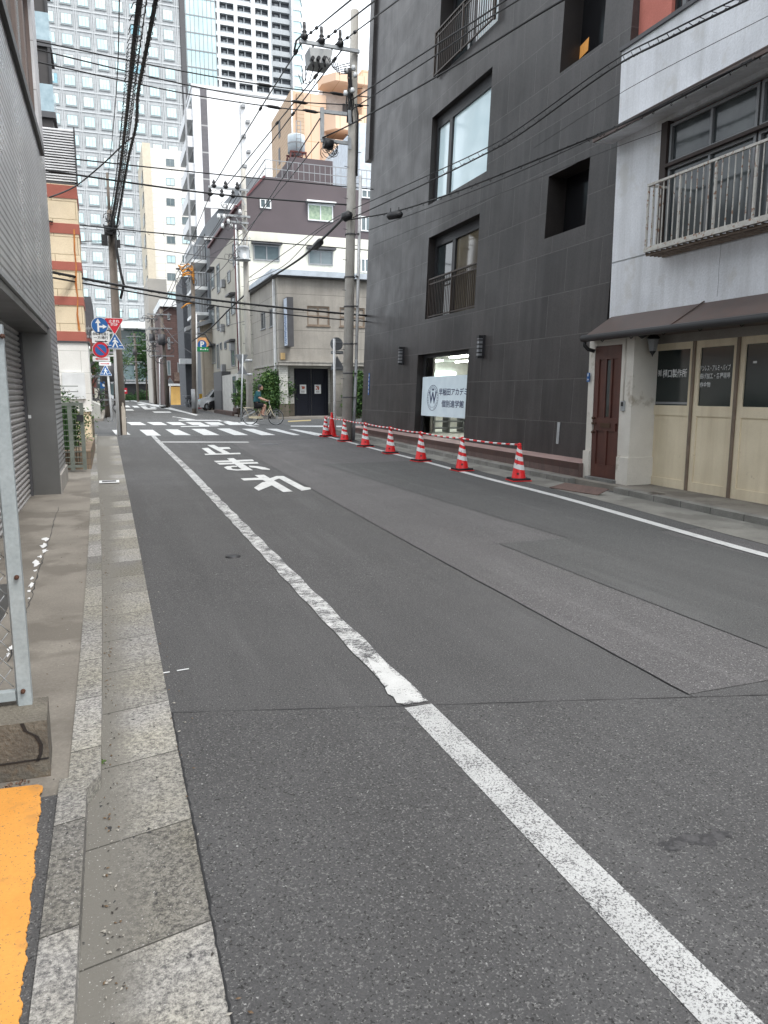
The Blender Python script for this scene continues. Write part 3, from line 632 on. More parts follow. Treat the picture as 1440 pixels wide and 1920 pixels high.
# ------------------------------------------------------------ right side pavement, kerb, ledge
def kr(Y): return 7.60+.12*sm(6.5, 10, Y)+.10*sm(12, 26, Y)
mb = MB(); strip(mb, lambda Y: rl(Y)+.42, lambda Y: kr(Y)+.02, -2, 24.6, .011, side=.015); struct('right_gutter', mb, M('gutter_concrete', (.235, .23, .205), (.165, .16, .145), rough=.92, nscale=1.4, fine=.25, fscale=90, bump=(90, .4, .004), stains=(1.5, .5, (.13, .125, .11), .7)))
mb = MB(); strip(mb, kr, lambda Y: kr(Y)+.15, -2, 10.0, .10, side=.12); strip(mb, kr, lambda Y: kr(Y)+.15, 11.3, 24.6, .10, side=.12); struct('right_kerb', mb, m_kerb_plain)
mb = MB(); strip(mb, lambda Y: kr(Y)+.15, 9.0, -2, 10.4, .094, side=.1); strip(mb, lambda Y: kr(Y)+.15, 8.7, 10.4, 27, .09, side=.1); struct('right_pavement', mb, m_pave)
m_granite = M('dark_granite', (.038, .034, .033), (.021, .0185, .018), rough=.40, nscale=.9, fine=.40, fscale=30, spec=.42, streak=.42, stcol=(.072, .067, .066), rvar=.06,
              brick=dict(w=1.15, h=.868, axis='x', mc=(.075, .07, .067), gap=.008, var=.24, dz=-.21, off=.5), stains=(1.1, .66, (.055, .046, .036), .4))
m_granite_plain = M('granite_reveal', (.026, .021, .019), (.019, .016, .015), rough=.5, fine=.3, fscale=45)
YG0, YG1 = 25.8, 11.75; LEAN = .045
gp_ = Plane((8.6, YG0), (0, -1), LEAN)
t = thing('granite_building', 'dark granite-clad building with a leaning facade and deep-set windows', 'building', (11, 19, 0))
holes = [(YG0-20.75, YG0-17.38, .36, 2.79, .3), (YG0-20.35, YG0-17.2, 3.79, 6.07, .34), (YG0-20.52, YG0-16.98, 7.0, 9.37, .28), (YG0-20.3, YG0-16.85, 10.32, 12.7, .5), (YG0-13.98, YG0-12.57, 8.09, 10.2, .5), (YG0-14.12, YG0-12.68, 4.88, 6.13, .5)]
GL = YG0-YG1
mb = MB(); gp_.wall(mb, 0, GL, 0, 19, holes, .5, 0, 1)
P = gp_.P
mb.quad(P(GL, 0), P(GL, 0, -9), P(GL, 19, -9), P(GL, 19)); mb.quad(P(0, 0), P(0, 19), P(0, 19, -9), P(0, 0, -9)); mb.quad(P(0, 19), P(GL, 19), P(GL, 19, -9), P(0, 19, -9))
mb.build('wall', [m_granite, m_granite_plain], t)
zo = 9.72
mb = MB(); gp_.box(mb, -.42, -.002, zo, 19, -6, .10); mb.build('overhang', m_granite, t)
m_bronze = M('bronze_rail', (.050, .036, .028), rough=.45, metal=.3)
# ground window: interior, banner, glass
a0, a1, z0, z1 = holes[0][:4]
mb = MB(); D = -.29
for q in ((a0, a0+.14, z0, z1), (a0+.14, a1, z1-.1, z1), (a0+.14, a1, z0, z0+.06)): gp_.box(mb, *q, D, D+.09)
w = mb.build('window', m_black, t)
mb = MB(); gp_.box(mb, a0+.14, a1, z0+.06, z1-.1, D+.03, D+.045); mb.build('pane', m_glass_clear, w)
mb = MB()
gp_.box(mb, a0-4.9, a1+3.5, z0-.1, z0-.02, -6, -.52); gp_.box(mb, a0-4.9, a1+3.5, z1+.03, z1+.08, -6, -.52); gp_.box(mb, a0-4.9, a1+3.5, z0, z1+.03, -6.1, -6); gp_.box(mb, a0-4.9, a0-.02, z0, z1+.02, -.6, -.53)
gp_.box(mb, a0-5.0, a0-4.9, z0, z1+.25, -6, -.52); gp_.box(mb, a1+3.5, a1+3.6, z0, z1+.25, -6, -.52); mb.build('room', M('room_white', (.75, .74, .70), rough=.8), t)
mb = MB(); gp_.box(mb, a0-1.2, a0+1.2, z1-.02, z1+.025, -1.75, -1.6); gp_.box(mb, a0-4.2, a0-3.2, z1-.02, z1+.025, -2.3, -2.15); gp_.box(mb, a0-4.2, a0-3.2, z1-.02, z1+.025, -3.4, -3.25); mb.build('ceiling_lamp', M('lamp_glow', (1, 1, 1), fine=0, emit=((1, .98, .9), 9.)), t)
mb = MB(); gp_.box(mb, a0-4.89, a0-4.8, z0+1.45, z0+2.1, -3.6, -1.7); mb.build('far_window', M('glowing_window', (.8, .9, .85), fine=0, emit=((.8, .95, .9), 1.6)), t)  # pane glows by itself in place of daylight behind it
mb = MB()
for k in range(3): gp_.box(mb, a0-2.4, a0-1.9, z0+.12+k*.22, z0+.16+k*.22, -3.4, -.9)
for k in range(5): gp_.box(mb, a0-2.4, a0-1.9, z0, z0+.9, -1.0-k*.55, -.94-k*.55)
mb.build('shelf', m_grey, t)
mb = MB(); zb0_, zb1_ = 1.0, 2.14; gp_.box(mb, a0+.10, a1-.0, zb0_, zb1_, D+.12, D+.135)
bn = mb.build('banner', M('banner_white', (.66, .76, .80), (.60, .70, .75), rough=.6, fine=0), t)
m_navy = M('banner_navy', (.012, .025, .10), rough=.6, fine=0)
mb = MB(); bw = a1-a0-.1; dd = D+.139
put_text(mb, gp_.P, '早稲田アカデミ', a0+.10+bw*.375, a1-.24, zb0_+.60, zb0_+.80, dd, .012)
put_text(mb, gp_.P, '個別進学館', a0+.10+bw*.44, a1-.42, zb0_+.27, zb0_+.47, dd, .012)
put_text(mb, gp_.P, 'W', a0+.10+bw*.165, a0+.10+bw*.325, zb0_+.36, zb0_+.70, dd, .02); gp_.box(mb, a0+.1+bw*.16, a0+.1+bw*.195, zb0_+.69, zb0_+.71, dd-.002, dd+.001); gp_.box(mb, a0+.1+bw*.295, a0+.1+bw*.33, zb0_+.69, zb0_+.71, dd-.002, dd+.001)
mb.build('lettering', m_navy, bn)
mb = MB(); cx_, cz_ = a0+.10+bw*.245, zb0_+.53
for r1, r2 in ((.37, .355), (.28, .272)):
    n = 40
    for k in range(n):
        t0, t1 = 2*pi*k/n, 2*pi*(k+1)/n
        e = lambda r, u: gp_.P(cx_+r*1.08*cos(u), cz_+r*sin(u), dd)
        mb.quad(e(r1, t0), e(r1, t1), e(r2, t1), e(r2, t0))
for k in range(26):
    if k in (19, 20): continue
    u = 2*pi*k/26; c_ = (cx_+.318*1.08*cos(u), cz_+.318*sin(u)); gp_.box(mb, c_[0]-.012, c_[0]+.012, c_[1]-.016, c_[1]+.016, dd-.001, dd)
gp_.box(mb, cx_-.07, cx_+.07, cz_+.21, cz_+.255, dd-.001, dd)
mb.build('emblem', m_navy, bn)
# second floor window with balustrade
def rails(name, parent, pl, a0, a1, z0, z1, d, m, step=.105, w=.018, tilt=0):
    mb = MB(); pl.box(mb, a0, a1, z1-.04, z1, d-.03, d+.03); pl.box(mb, a0, a1, z0+.03, z0+.065, d-.02, d+.02); pl.box(mb, a0, a1, z1-.17, z1-.14, d-.015, d+.015)
    n = int((a1-a0)/step)
    for k in range(n+1): a = a0+(a1-a0)*k/n; pl.box(mb, a-w/2, a+w/2, z0+.065, z1-.04, d-w/2, d+w/2)
    for a in (a0+.02, (a0+a1)/2, a1-.02): pl.box(mb, a-.025, a+.025, z0, z1-.002, d-.026, d+.026)
    return mb.build(name, m, parent)
def gwin(h, split, pm, pm2=None, top=.12):
    a0, a1, z0, z1 = h[:4]; D = -h[4]+.02; s_ = a0+(a1-a0)*split; mb = MB()
    for q in ((a0, a0+.12, z0, z1), (s_-.09, s_+.09, z0, z1-top), (a0+.12, a1, z1-top, z1), (a0+.12, s_-.09, z0, z0+.05), (s_+.09, a1, z0, z0+.05)): gp_.box(mb, *q, D, D+.1)
    w = mb.build('window', m_black, t)
    mb = MB(); gp_.box(mb, a0+.12, s_-.09, z0+.05, z1-top, D+.02, D+.04); mb.build('pane', pm2 or pm, w)
    mb = MB(); gp_.box(mb, s_+.09, a1, z0+.05, z1-top, D+.02, D+.04); mb.build('pane', pm, w)
gwin(holes[1], .40, M('brown_glass', (.13, .11, .075), (.06, .05, .04), rough=.05, nscale=.8, fine=0, spec=.8), m_glass_dark, .25); rails('balustrade', t, gp_, holes[1][0]+.05, holes[1][1]-.02, 3.8, 4.92, -.06, m_bronze)
m_blind = M('frosted_glass', (.70, .84, .87), (.62, .77, .81), rough=.12, nscale=1, fine=0, spec=.5)
gwin(holes[2], .27, m_blind, m_blind, .30)
gwin(holes[3], .42, m_blind, m_glass_dark); rails('balustrade', t, gp_, holes[3][0]-.03, holes[3][1]+.03, 10.33, 11.5, .10, m_bronze, .12)
mb = MB()
for k in range(16): gp_.box(mb, holes[3][0]+1.6+k*.11, holes[3][0]+1.66+k*.11, 10.4, 12.5, -.36, -.35)
mb.build('vertical_blind', m_white, t)
mb = MB()
for h in holes[4:]: gp_.box(mb, h[0]-.3, h[1]+1.2, h[2]-.2, h[3]+.4, -3.0, -2.95); gp_.box(mb, h[0]-.3, h[1]+1.2, h[2]-.2, h[2]-.15, -2.95, -.52); gp_.box(mb, h[0]-.3, h[1]+1.2, h[3]+.35, h[3]+.4, -2.95, -.52); gp_.box(mb, h[0]-.35, h[0]-.3, h[2]-.2, h[3]+.4, -2.95, -.52); gp_.box(mb, h[1]+1.2, h[1]+1.25, h[2]-.2, h[3]+.4, -2.95, -.52)
mb.build('dark_room', M('dark_room', (.012, .011, .010), rough=.9, fine=0), t)  # room shell coloured black to give the dark interior
for h in holes[4:]:
    mb = MB(); gp_.box(mb, h[0], h[1], h[2], h[3], -.47, -.45); mb.build('dark_pane', M('near_black_glass', (.006, .006, .007), rough=.12, fine=0, spec=.25), t)  # near-black pane colour stands for the unlit room behind it
h = holes[4]; mb = MB(); gp_.hit(1078, 118); aa, ab, za, zb = Plane((8.6+.44, YG0), (0, -1), LEAN).rect(1076, 90, 1102, 112)
mb.add([P(aa, za-.02, -.44), P(ab, za+.09, -.44), P(ab, zb+.1, -.44), P(aa, zb-.0, -.44)], [(0, 1, 2, 3)]); mb.build('lit_wood_ceiling', M('lit_wood_ceiling', (.45, .22, .06), (.35, .16, .04), nscale=9, emit=((1, .45, .1), .10)), t)  # lamplight on the ceiling put in as a faint orange glow
# lights, plate
for (px_, py_, lb) in ((756, 667, 'black box wall lamp left of the banner window on the dark granite wall'), (906, 650, 'black box wall lamp right of the banner window on the dark granite wall')):
    a, z_ = gp_.hit(px_, py_); tt = thing('wall_lamp', lb, 'wall lamp', P(a, z_), group='wall lamps on the granite facade')
    mb = MB(); gp_.box(mb, a-.09, a+.09, z_-.27, z_+.27, .0, .05); gp_.box(mb, a-.065, a+.065, z_-.28, z_-.22, .05, .17); gp_.box(mb, a-.065, a+.065, z_+.2, z_+.27, .05, .17)
    for k in range(4): gp_.box(mb, a-.07, a+.07, z_-.16+k*.1, z_-.13+k*.1, .05, .165)
    mb.build('housing', m_black, tt); mb = MB(); gp_.box(mb, a-.05, a+.05, z_-.22, z_+.2, .05, .15); mb.build('lamp_glass', m_grey, tt)
a, z_ = gp_.hit(1047, 812); mb = MB(); gp_.box(mb, a-.045, a+.045, z_-.22, z_+.22, 0, .012); mb.build('metal_plate', m_galv, label='small upright grey metal plate low on the dark granite wall', cat='plate')
a, z_ = gp_.hit(692, 720); mb = MB(); gp_.box(mb, a-.05, a+.04, z_-.38, z_+.38, .0, .012); b_ = mb.build('address_plate', m_blue, label='narrow blue and white address plate on the far corner of the granite wall', cat='address plate')
mb = MB(); [gp_.box(mb, a-.02, a+.01, z_-.3+k*.14, z_-.22+k*.14, .012, .016) for k in range(5)]; mb.build('marks', m_swhite, b_)
# red granite ledge
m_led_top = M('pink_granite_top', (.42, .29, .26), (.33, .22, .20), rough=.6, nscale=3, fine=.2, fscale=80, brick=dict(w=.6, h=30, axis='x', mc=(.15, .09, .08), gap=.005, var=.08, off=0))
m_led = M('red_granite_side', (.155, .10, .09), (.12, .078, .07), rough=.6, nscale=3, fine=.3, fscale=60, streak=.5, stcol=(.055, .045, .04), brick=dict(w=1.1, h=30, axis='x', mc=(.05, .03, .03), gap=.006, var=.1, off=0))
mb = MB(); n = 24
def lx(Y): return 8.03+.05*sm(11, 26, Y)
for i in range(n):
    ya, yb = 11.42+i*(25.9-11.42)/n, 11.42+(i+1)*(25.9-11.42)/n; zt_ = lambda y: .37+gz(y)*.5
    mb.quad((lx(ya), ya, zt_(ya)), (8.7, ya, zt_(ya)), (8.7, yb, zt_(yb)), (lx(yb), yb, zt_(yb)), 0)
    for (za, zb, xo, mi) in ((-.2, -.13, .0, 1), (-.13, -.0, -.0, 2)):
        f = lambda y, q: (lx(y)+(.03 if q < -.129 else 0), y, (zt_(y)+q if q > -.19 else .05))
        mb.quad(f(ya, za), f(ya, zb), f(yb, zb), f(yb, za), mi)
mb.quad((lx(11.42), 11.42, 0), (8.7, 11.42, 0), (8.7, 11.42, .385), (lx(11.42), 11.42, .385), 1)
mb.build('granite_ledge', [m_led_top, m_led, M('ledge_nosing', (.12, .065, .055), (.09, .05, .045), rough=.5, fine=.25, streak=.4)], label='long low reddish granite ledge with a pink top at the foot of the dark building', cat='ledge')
# steel ramp plate
mb = MB(); A = [G(1030, 913, .03), G(1120, 927, .03), G(1142, 917, .12), G(1060, 905, .12)]
mb.hexa([(q.x, q.y, gz(q.y)+z_) for q, z_ in zip(A, (.012, .012, .11, .11))]+[(q.x, q.y, gz(q.y)+z_+.012) for q, z_ in zip(A, (.012, .012, .11, .11))])
mb.build('steel_ramp_plate', M('rusty_plate', (.135, .085, .07), (.10, .065, .055), rough=.7, nscale=6, fine=.2, metal=.2), label='rusty brown steel ramp plate laid from the road to the brown door step', cat='ramp plate')
q = G(1225, 925, .1); mb = MB(); mb.box(q.x-.13, q.x+.13, q.y-.12, q.y+.16, gz(q.y)+.095, gz(q.y)+.10); mb.build('pavement_cover', M('cover_rust', (.07, .055, .042), rough=.8), label='brown square cover in the pavement before the cream garage door', cat='manhole cover')

# ------------------------------------------------------------ white workshop house
XH = 8.6; YH = 11.5; hp = Plane((XH, YH), (0, -1)); HL = 12.5
t = thing('workshop_house', 'old white stucco two-storey workshop house with cream doors and a rusty balcony', 'house', (11, 6, 0))
m_stucco = M('white_stucco', (.72, .735, .76), (.63, .645, .67), rough=.95, nscale=1.2, fine=.10, fscale=30, bump=(38, .5, .012), streak=.42, stcol=(.38, .38, .37), stains=(1.4, .58, (.50, .49, .46), .45))
m_stucco2 = M('cream_render', (.66, .63, .57), (.58, .55, .49), rough=.9, nscale=2, fine=.08, bump=(50, .2, .006), stains=(2.5, .62, (.26, .21, .15), .6))
m_brown = M('brown_sheet_roof', (.088, .062, .053), (.070, .05, .043), rough=.5, nscale=1.1, fine=.05, streak=.3, stcol=(.12, .06, .04))
def hr(*r): return hp.rect(*r)
za0 = hp.hit(1147, 593)[1]; zs = hp.hit(1148, 492)[1]; zt_ = hp.hit(1174, 92)[1]; ze = hp.hit(1235, 232)[1]
aw = hp.hit(1234, 350)[0]; zwb = 4.12; ZT = zt_
win = (aw, HL-.8, zs+.04, ze-.02)
mb = MB(); hp.wall(mb, 0, HL, zs, ZT, [(*win, .14)], .14); hp.box(mb, 0, HL, za0-.1, zs-.03, -.25, -.0)
mb.quad(hp.P(0, za0-.2, 0), hp.P(0, ZT, 0), hp.P(0, ZT, -8), hp.P(0, za0-.2, -8)); mb.quad(hp.P(0, ZT, 0), hp.P(HL, ZT, 0), hp.P(HL, ZT, -8), hp.P(0, ZT, -8)); mb.quad(hp.P(HL, 0, 0), hp.P(HL, ZT, 0), hp.P(HL, ZT, -8), hp.P(HL, 0, -8))
hp.box(mb, 0, HL, zs-.03, zs, -.25, -.03)
mb.build('wall', m_stucco, t)
mb = MB(); hp.box(mb, -.02, HL, ZT, ZT+.06, -.4, .04); mb.build('parapet_cap', m_darkgrey, t)
mb = MB(); hp.box(mb, 0, HL, 0, za0-.1, -.5, -.25); mb.build('inner_wall', m_stucco2, t)
# eave over the windows
mb = MB(); zE = ze; mb.hexa([hp.P(-.12, zE+.0, .38), hp.P(HL, zE+.0, .38), hp.P(HL, zE+.04, .0), hp.P(-.12, zE+.04, .0), hp.P(-.12, zE+.07, .38), hp.P(HL, zE+.07, .38), hp.P(HL, zE+.20, .0), hp.P(-.12, zE+.20, .0)]); mb.build('eave', m_stucco, t)
mb = MB(); hp.box(mb, -.14, HL, zE+.07, zE+.10, .0, .42); hp.box(mb, -.14, HL, zE+.02, zE+.08, .385, .42); mb.build('eave_flashing', m_brown, t)
# upper windows
m_up = M('dim_window_glass', (.085, .095, .095), (.04, .047, .05), rough=.10, nscale=1.4, spec=.35, fine=0)
m_al = M('grey_window_frame', (.20, .205, .21), rough=.5, metal=.3); zm = hp.hit(1260, 300)[1]
tr = hp.hit(1330, 275)[1]
a = win[0]+.30; mb = MB(); hp.box(mb, win[0], win[0]+.14, win[2], win[3], -.13, .0); hp.box(mb, win[0]+.14, win[1], tr-.05, tr+.0, -.12, .03); mb.build('wooden_post', M('dark_wood', (.04, .028, .024), rough=.7), t)
a = win[0]+.16
while a < win[1]-1.7:
    hp.window(t, (a, a+1.75, tr+.0, win[3]-.06), -.12, m_al, m_up, mull=1, fw=.045, th=.08)
    hp.window(t, (a, a+1.75, win[2], tr-.05), -.12, m_al, m_up, mull=1, fw=.045, th=.08); a += 1.79
# balcony
bp = Plane((XH-.36, YH), (0, -1)); ab, zbt = bp.hit(1216, 346); _, zbb = bp.hit(1211, 470)
m_brail = M('rusty_white_rail', (.52, .51, .47), (.44, .42, .38), rough=.7, nscale=9, stains=(14, .56, (.22, .10, .05), .9))
b_ = MB(); bp.box(b_, ab, HL-.5, zbt-.035, zbt, -.02, .02); bp.box(b_, ab, HL-.5, zbb+.02, zbb+.05, -.02, .02); bp.box(b_, ab, HL-.5, zbb-.03, zbb+.02, -.04, .03)
k = 0; a = ab
while a < HL-.5:
    w_ = .03 if k % 6 == 0 else .013; bp.box(b_, a, a+w_, zbb+.05, zbt-.035, -w_/2, w_/2); a += .118; k += 1
for d_ in (-.12, -.24): bp.box(b_, ab, ab+.015, zbb+.05, zbt-.035, d_-.007, d_+.007)
bp.box(b_, ab, ab+.02, zbt-.035, zbt, -.36, -.02)
b_.build('balcony_railing', m_brail, t)
mb = MB()
for k in range(70): bp.box(mb, ab+.01+k*.12, ab+.03+k*.12, zbb-.06, zbb-.035, -.35, .0)
for d_ in (-.35, -.27, -.19, -.11, -.03): bp.box(mb, ab, HL-.5, zbb-.085, zbb-.06, d_-.012, d_+.012)
mb.build('balcony_floor', M('balcony_rust', (.17, .13, .10), (.10, .07, .05), rough=.8, nscale=10), t)
# awning
XA = 7.98; zAe = PX(1110, 628, XA).z; yA = PX(1098, 625, XA).y; mb = MB(); zAt = za0+.0
mb.add([(XA, yA, zAe), (XA, -1, zAe), (XH+.02, -1, zAt), (XH+.02, YH-.05, zAt), (XH+.02, yA+.05, zAe+.02)], [(0, 1, 2, 3), (0, 3, 4)])
mb.add([(XA+.02, yA-.02, zAe-.07), (XA+.02, -1, zAe-.07), (XH, -1, zAe-.07), (XH, yA-.02, zAe-.07)], [(0, 1, 2, 3)]); mb.add([(XA, yA, zAe), (XA, -1, zAe), (XA, -1, zAe-.08), (XA, yA, zAe-.08)], [(0, 1, 2, 3)]); mb.add([(XA, yA, zAe), (XH, yA, zAe), (XH, yA, zAe-.08), (XA, yA, zAe-.08)], [(0, 1, 2, 3)])
for y_ in (9.2, 6.8, 4.4): mb.bar((XA+.01, y_, zAe+.012), (XH, y_, zAt+.012), .02, .016)
mb.build('awning', [m_brown], t)
mb = MB(); mb.tube([(XA-.06, yA, zAe-.055), (XA-.06, -1, zAe-.045)], .06, 10); mb.tube([(XA-.05, yA-.05, zAe-.08), (XA-.04, yA-.04, zAe-.17), (XA+.03, yA-.05, zAe-.24), (XA+.14, yA-.09, zAe-.27)], .035, 8)
for k in range(12): mb.tube([(XA-.05, yA-.5-k*.75, zAe-.10), (XA-.01, yA-.5-k*.75, zAe-.13), (XA+.03, yA-.5-k*.75, zAe-.10)], .008, 5)
mb.build('gutter', m_black, t)
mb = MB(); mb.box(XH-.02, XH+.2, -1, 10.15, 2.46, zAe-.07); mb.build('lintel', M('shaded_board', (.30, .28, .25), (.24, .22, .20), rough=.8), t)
# door block
XD = 8.15; dp_ = Plane((XD, 11.42), (0, -1)); dl, dr, dzb, dzt = dp_.rect(1111, 648, 1161, 893)
dw = 1.22; mb = MB(); dp_.wall(mb, 0, dw, .0, zAe-.07, [(dl, dr, .17, dzt, .06)], .06); mb.quad(dp_.P(dw, 0, 0), dp_.P(dw, 0, -.5), dp_.P(dw, zAe-.07, -.5), dp_.P(dw, zAe-.07, 0)); mb.quad(dp_.P(0, 0, 0), dp_.P(0, zAe-.07, 0), dp_.P(0, zAe-.07, -.5), dp_.P(0, 0, -.5))
mb.build('porch_wall', m_stucco2, t)
for q_ in ((-.03, dl-.01, .0, .62, -.3, .03), (dr+.02, dw+.025, .0, .58, -.5, .03)): mb = MB(); dp_.box(mb, *q_); mb.build('porch_base', m_stucco2, t)
mb = MB(); dp_.box(mb, dl-.02, dr+.04, .02, .17, -.1, .10); mb.build('door_step', M('step_concrete', (.23, .23, .22), (.15, .15, .14), rough=.9, nscale=5, streak=.5), t)
m_door = M('brown_wood_door', (.095, .032, .022), (.07, .024, .018), rough=.45, nscale=5, fine=.1, streak=.3, stcol=(.04, .015, .01))
mb = MB(); dh = dzt-.17; W_ = dr-dl
dp_.box(mb, dl, dr, .17, dzt, -.06, -.035)
for (u0, u1) in ((0, .16), (.38, .44), (.60, .66), (.86, 1.0)): dp_.box(mb, dl+W_*u0, dl+W_*u1, .17+dh*.42, dzt-.02, -.035, -.012)
for (u0, u1) in ((0, .16), (.46, .56), (.86, 1.0)): dp_.box(mb, dl+W_*u0, dl+W_*u1, .17, .17+dh*.36, -.035, -.012)
for (v0, v1) in ((.0, .10), (.36, .46), (.90, 1.0)): dp_.box(mb, dl+W_*.16, dr-W_*.14, .17+dh*v0, .17+dh*v1-.001, -.035, -.013)
d_ = mb.build('door', m_door, t)
mb = MB(); dp_.box(mb, dl+W_*.45, dl+W_*.59, .17+dh*.47, .17+dh*.89, -.034, -.028); mb.build('pane', m_glass_dark, d_)
mb = MB(); dp_.box(mb, dl+W_*.32, dl+W_*.68, .17+dh*.385, .17+dh*.42, -.012, .0); mb.build('letter_slot', M('old_brass', (.10, .06, .04), rough=.4, metal=.6), d_)
for v in (.345, .415, .455):
    mb = MB(); p0 = dp_.P(dl+W_*.07, .17+dh*v, -.012); mb.cyl(p0, p0+Vector((-.05, 0, 0)), .018, .022, 10)
    if v == .415: mb.bar(p0+Vector((-.05, 0, 0)), p0+Vector((-.05, -.1, 0)), .018)
    mb.build('handle', MATS['old_brass'], d_)
mb = MB(); dp_.box(mb, dr+.06, dr+.15, 1.36, 1.53, .0, .03); i_ = mb.build('intercom', m_galv, t); mb = MB(); dp_.box(mb, dr+.075, dr+.135, 1.44, 1.51, .03, .034); mb.build('lens', m_ink, i_); mb = MB(); mb.tube([dp_.P(dr+.1, 1.53, .01), dp_.P(dr+.1, zAe-.08, .01)], .007, 5); mb.build('cable', m_stucco2, t)
mb = MB(); dp_.box(mb, .01, .085, 1.86, 2.02, .03, .042); b_ = mb.build('house_number_plate', m_blue, t)
mb = MB(); put_text(mb, dp_.P, '8', .03, .065, 1.955, 2.01, .045, .02); put_text(mb, dp_.P, '14-4', .02, .078, 1.88, 1.92, .045, .01); mb.build('number', m_swhite, b_)
# lantern on the porch side
q = PX(1193, 640, 8.38); yL = 11.42-dw
tt = thing('lantern', 'black wrought-iron carriage lantern hanging on the porch side wall', 'lantern', (q.x, yL-.1, q.z))
mb = MB(); mb.lathe((q.x-.1, yL-.014, q.z+.12), [(0, -.1), (.09, -.05), (.09, .05), (0, .1)], 8); mb.tube([(q.x-.1, yL, q.z+.1), (q.x-.06, yL-.08, q.z+.22), (q.x, yL-.15, q.z+.2), (q.x, yL-.17, q.z+.13)], .013, 6); mb.build('bracket', m_black, tt)
mb = MB(); mb.lathe((q.x, yL-.17, q.z-.19), [(0, -.09), (.018, -.05), (.045, -.015), (.055, 0), (.09, .2), (.115, .21), (.07, .26), (.02, .31), (0, .34)], 6, smooth=False); mb.build('cage', m_black, tt)
mb = MB(); mb.lathe((q.x, yL-.17, q.z-.19), [(.057, .008), (.093, .195)], 6, smooth=False); mb.build('lamp_glass', m_grey, tt)
# cream folding garage doors
dpn = Plane((XH+.03, YH), (0, -1)); m_gd = M('cream_door_paint', (.80, .70, .52), (.72, .63, .46), rough=.6, nscale=1.8, fine=.06, streak=.35, stcol=(.42, .32, .20), stains=(7, .68, (.32, .23, .15), .6))
m_seam = M('door_post_brown', (.22, .17, .125), (.16, .12, .09), rough=.7, nscale=4)
zg0, zg1 = .10, dpn.hit(1340, 634)[1]; xs = [1212, 1297, 1379]; A_ = [dpn.hit(x, 780)[0] for x in xs]; wdt = A_[2]-A_[1]; A_ += [A_[2]+wdt*k for k in range(1, 5)]
zgt = dpn.hit(1262, 656)[1]; zgb = dpn.hit(1258, 760)[1]
for k in range(6):
    a0_, a1_ = A_[k]+(.02 if k else .06), A_[k+1]-.035; gl0, gl1 = a0_+.09, a1_-.07
    mb = MB()
    for q_ in ((a0_, gl0, zg0, zg1, .0), (gl1, a1_, zg0, zg1, .0), (gl0, gl1, zgt, zg1, 0), (gl0, gl1, zgb-.16, zgb, 0), (gl0, gl1, zg0, zg0+.16, 0)): dpn.box(mb, *q_[:4], -.03, .012)
    dpn.box(mb, gl0, gl1, zg0+.16, zgb-.16, -.03, -.006); dd_ = mb.build('door_leaf', m_gd, t)
    mb = MB(); dpn.box(mb, gl0, gl1, zgb, zgt, -.03, -.012); mb.build('pane', M('green_black_glass', (.018, .025, .025), (.026, .034, .033), rough=.12, nscale=2, fine=0, spec=.4), dd_)
    mb = MB(); dpn.box(mb, A_[k+1]-.035, A_[k+1]+.02, zg0, zg1, -.04, .035); mb.build('door_post', m_seam, t)
    if k == 0:
        mb = MB(); p = dpn.P(a0_+.03, 1.02, .012); mb.box(p.x-.03, p.x, p.y-.018, p.y+.018, .92, 1.1); mb.build('handle', m_black, dd_)
        mb = MB(); dpn.box(mb, gl0+.02, gl1-.02, zgb+.02, zgb+.055, -.0115, -.010); mb.build('sticker_strip', m_grey, dd_)
        mb = MB(); aL, aR, zB_, zT_ = dpn.rect(1233, 693, 1240, 706); put_text(mb, dpn.P, '㈲', aL, aR, zB_, zT_, -.009, .012)
        aL, aR, zB_, zT_ = dpn.rect(1242, 692, 1287, 708); put_text(mb, dpn.P, '樋口製作所', aL, aR, zB_, zT_, -.009, .018); mb.build('lettering', m_swhite, dd_)
    if k == 1:
        mb = MB()
        for txt, r_ in (('ステンレス・アルミ・パイプ', (1307, 684, 1369, 695)), ('折曲げ加工・各種現場', (1306, 699, 1368, 710)), ('製作金物', (1305, 716, 1331, 726))):
            aL, aR, zB_, zT_ = dpn.rect(*r_); put_text(mb, dpn.P, txt, aL, aR, zB_, zT_, -.009, .014)
        mb.build('lettering', m_swhite, dd_)
    if k == 2:
        mb = MB(); aL, aR, zB_, zT_ = dpn.rect(1411, 677, 1418, 681); dpn.box(mb, aL, aR, zB_, zT_, -.012, -.010); mb.build('sticker', m_swhite, dd_)
mb = MB(); dpn.box(mb, A_[0]-.03, A_[0]+.06, zg0, zg1, -.04, .02); mb.build('door_post', m_seam, t)
mb = MB(); dpn.box(mb, A_[0]-.05, A_[6]+.1, zg1, zg1+.05, -.04, .03); mb.build('door_track', m_seam, t)
mb = MB(); ac_ = hp.hit(1352, 470); pr = None; rr = random.Random(4)
for k in range(9):
    a_, z_ = ac_[0]-.02*k/9+rr.uniform(-.008, .008), zs-.05-(zs-za0-.1)*k/8
    if pr: mb.quad(hp.P(pr[0]-.003, pr[1], .002), hp.P(pr[0]+.003, pr[1], .002), hp.P(a_+.003, z_, .002), hp.P(a_-.003, z_, .002))
    pr = (a_, z_)
mb.build('wall_crack', m_darkgrey, t)
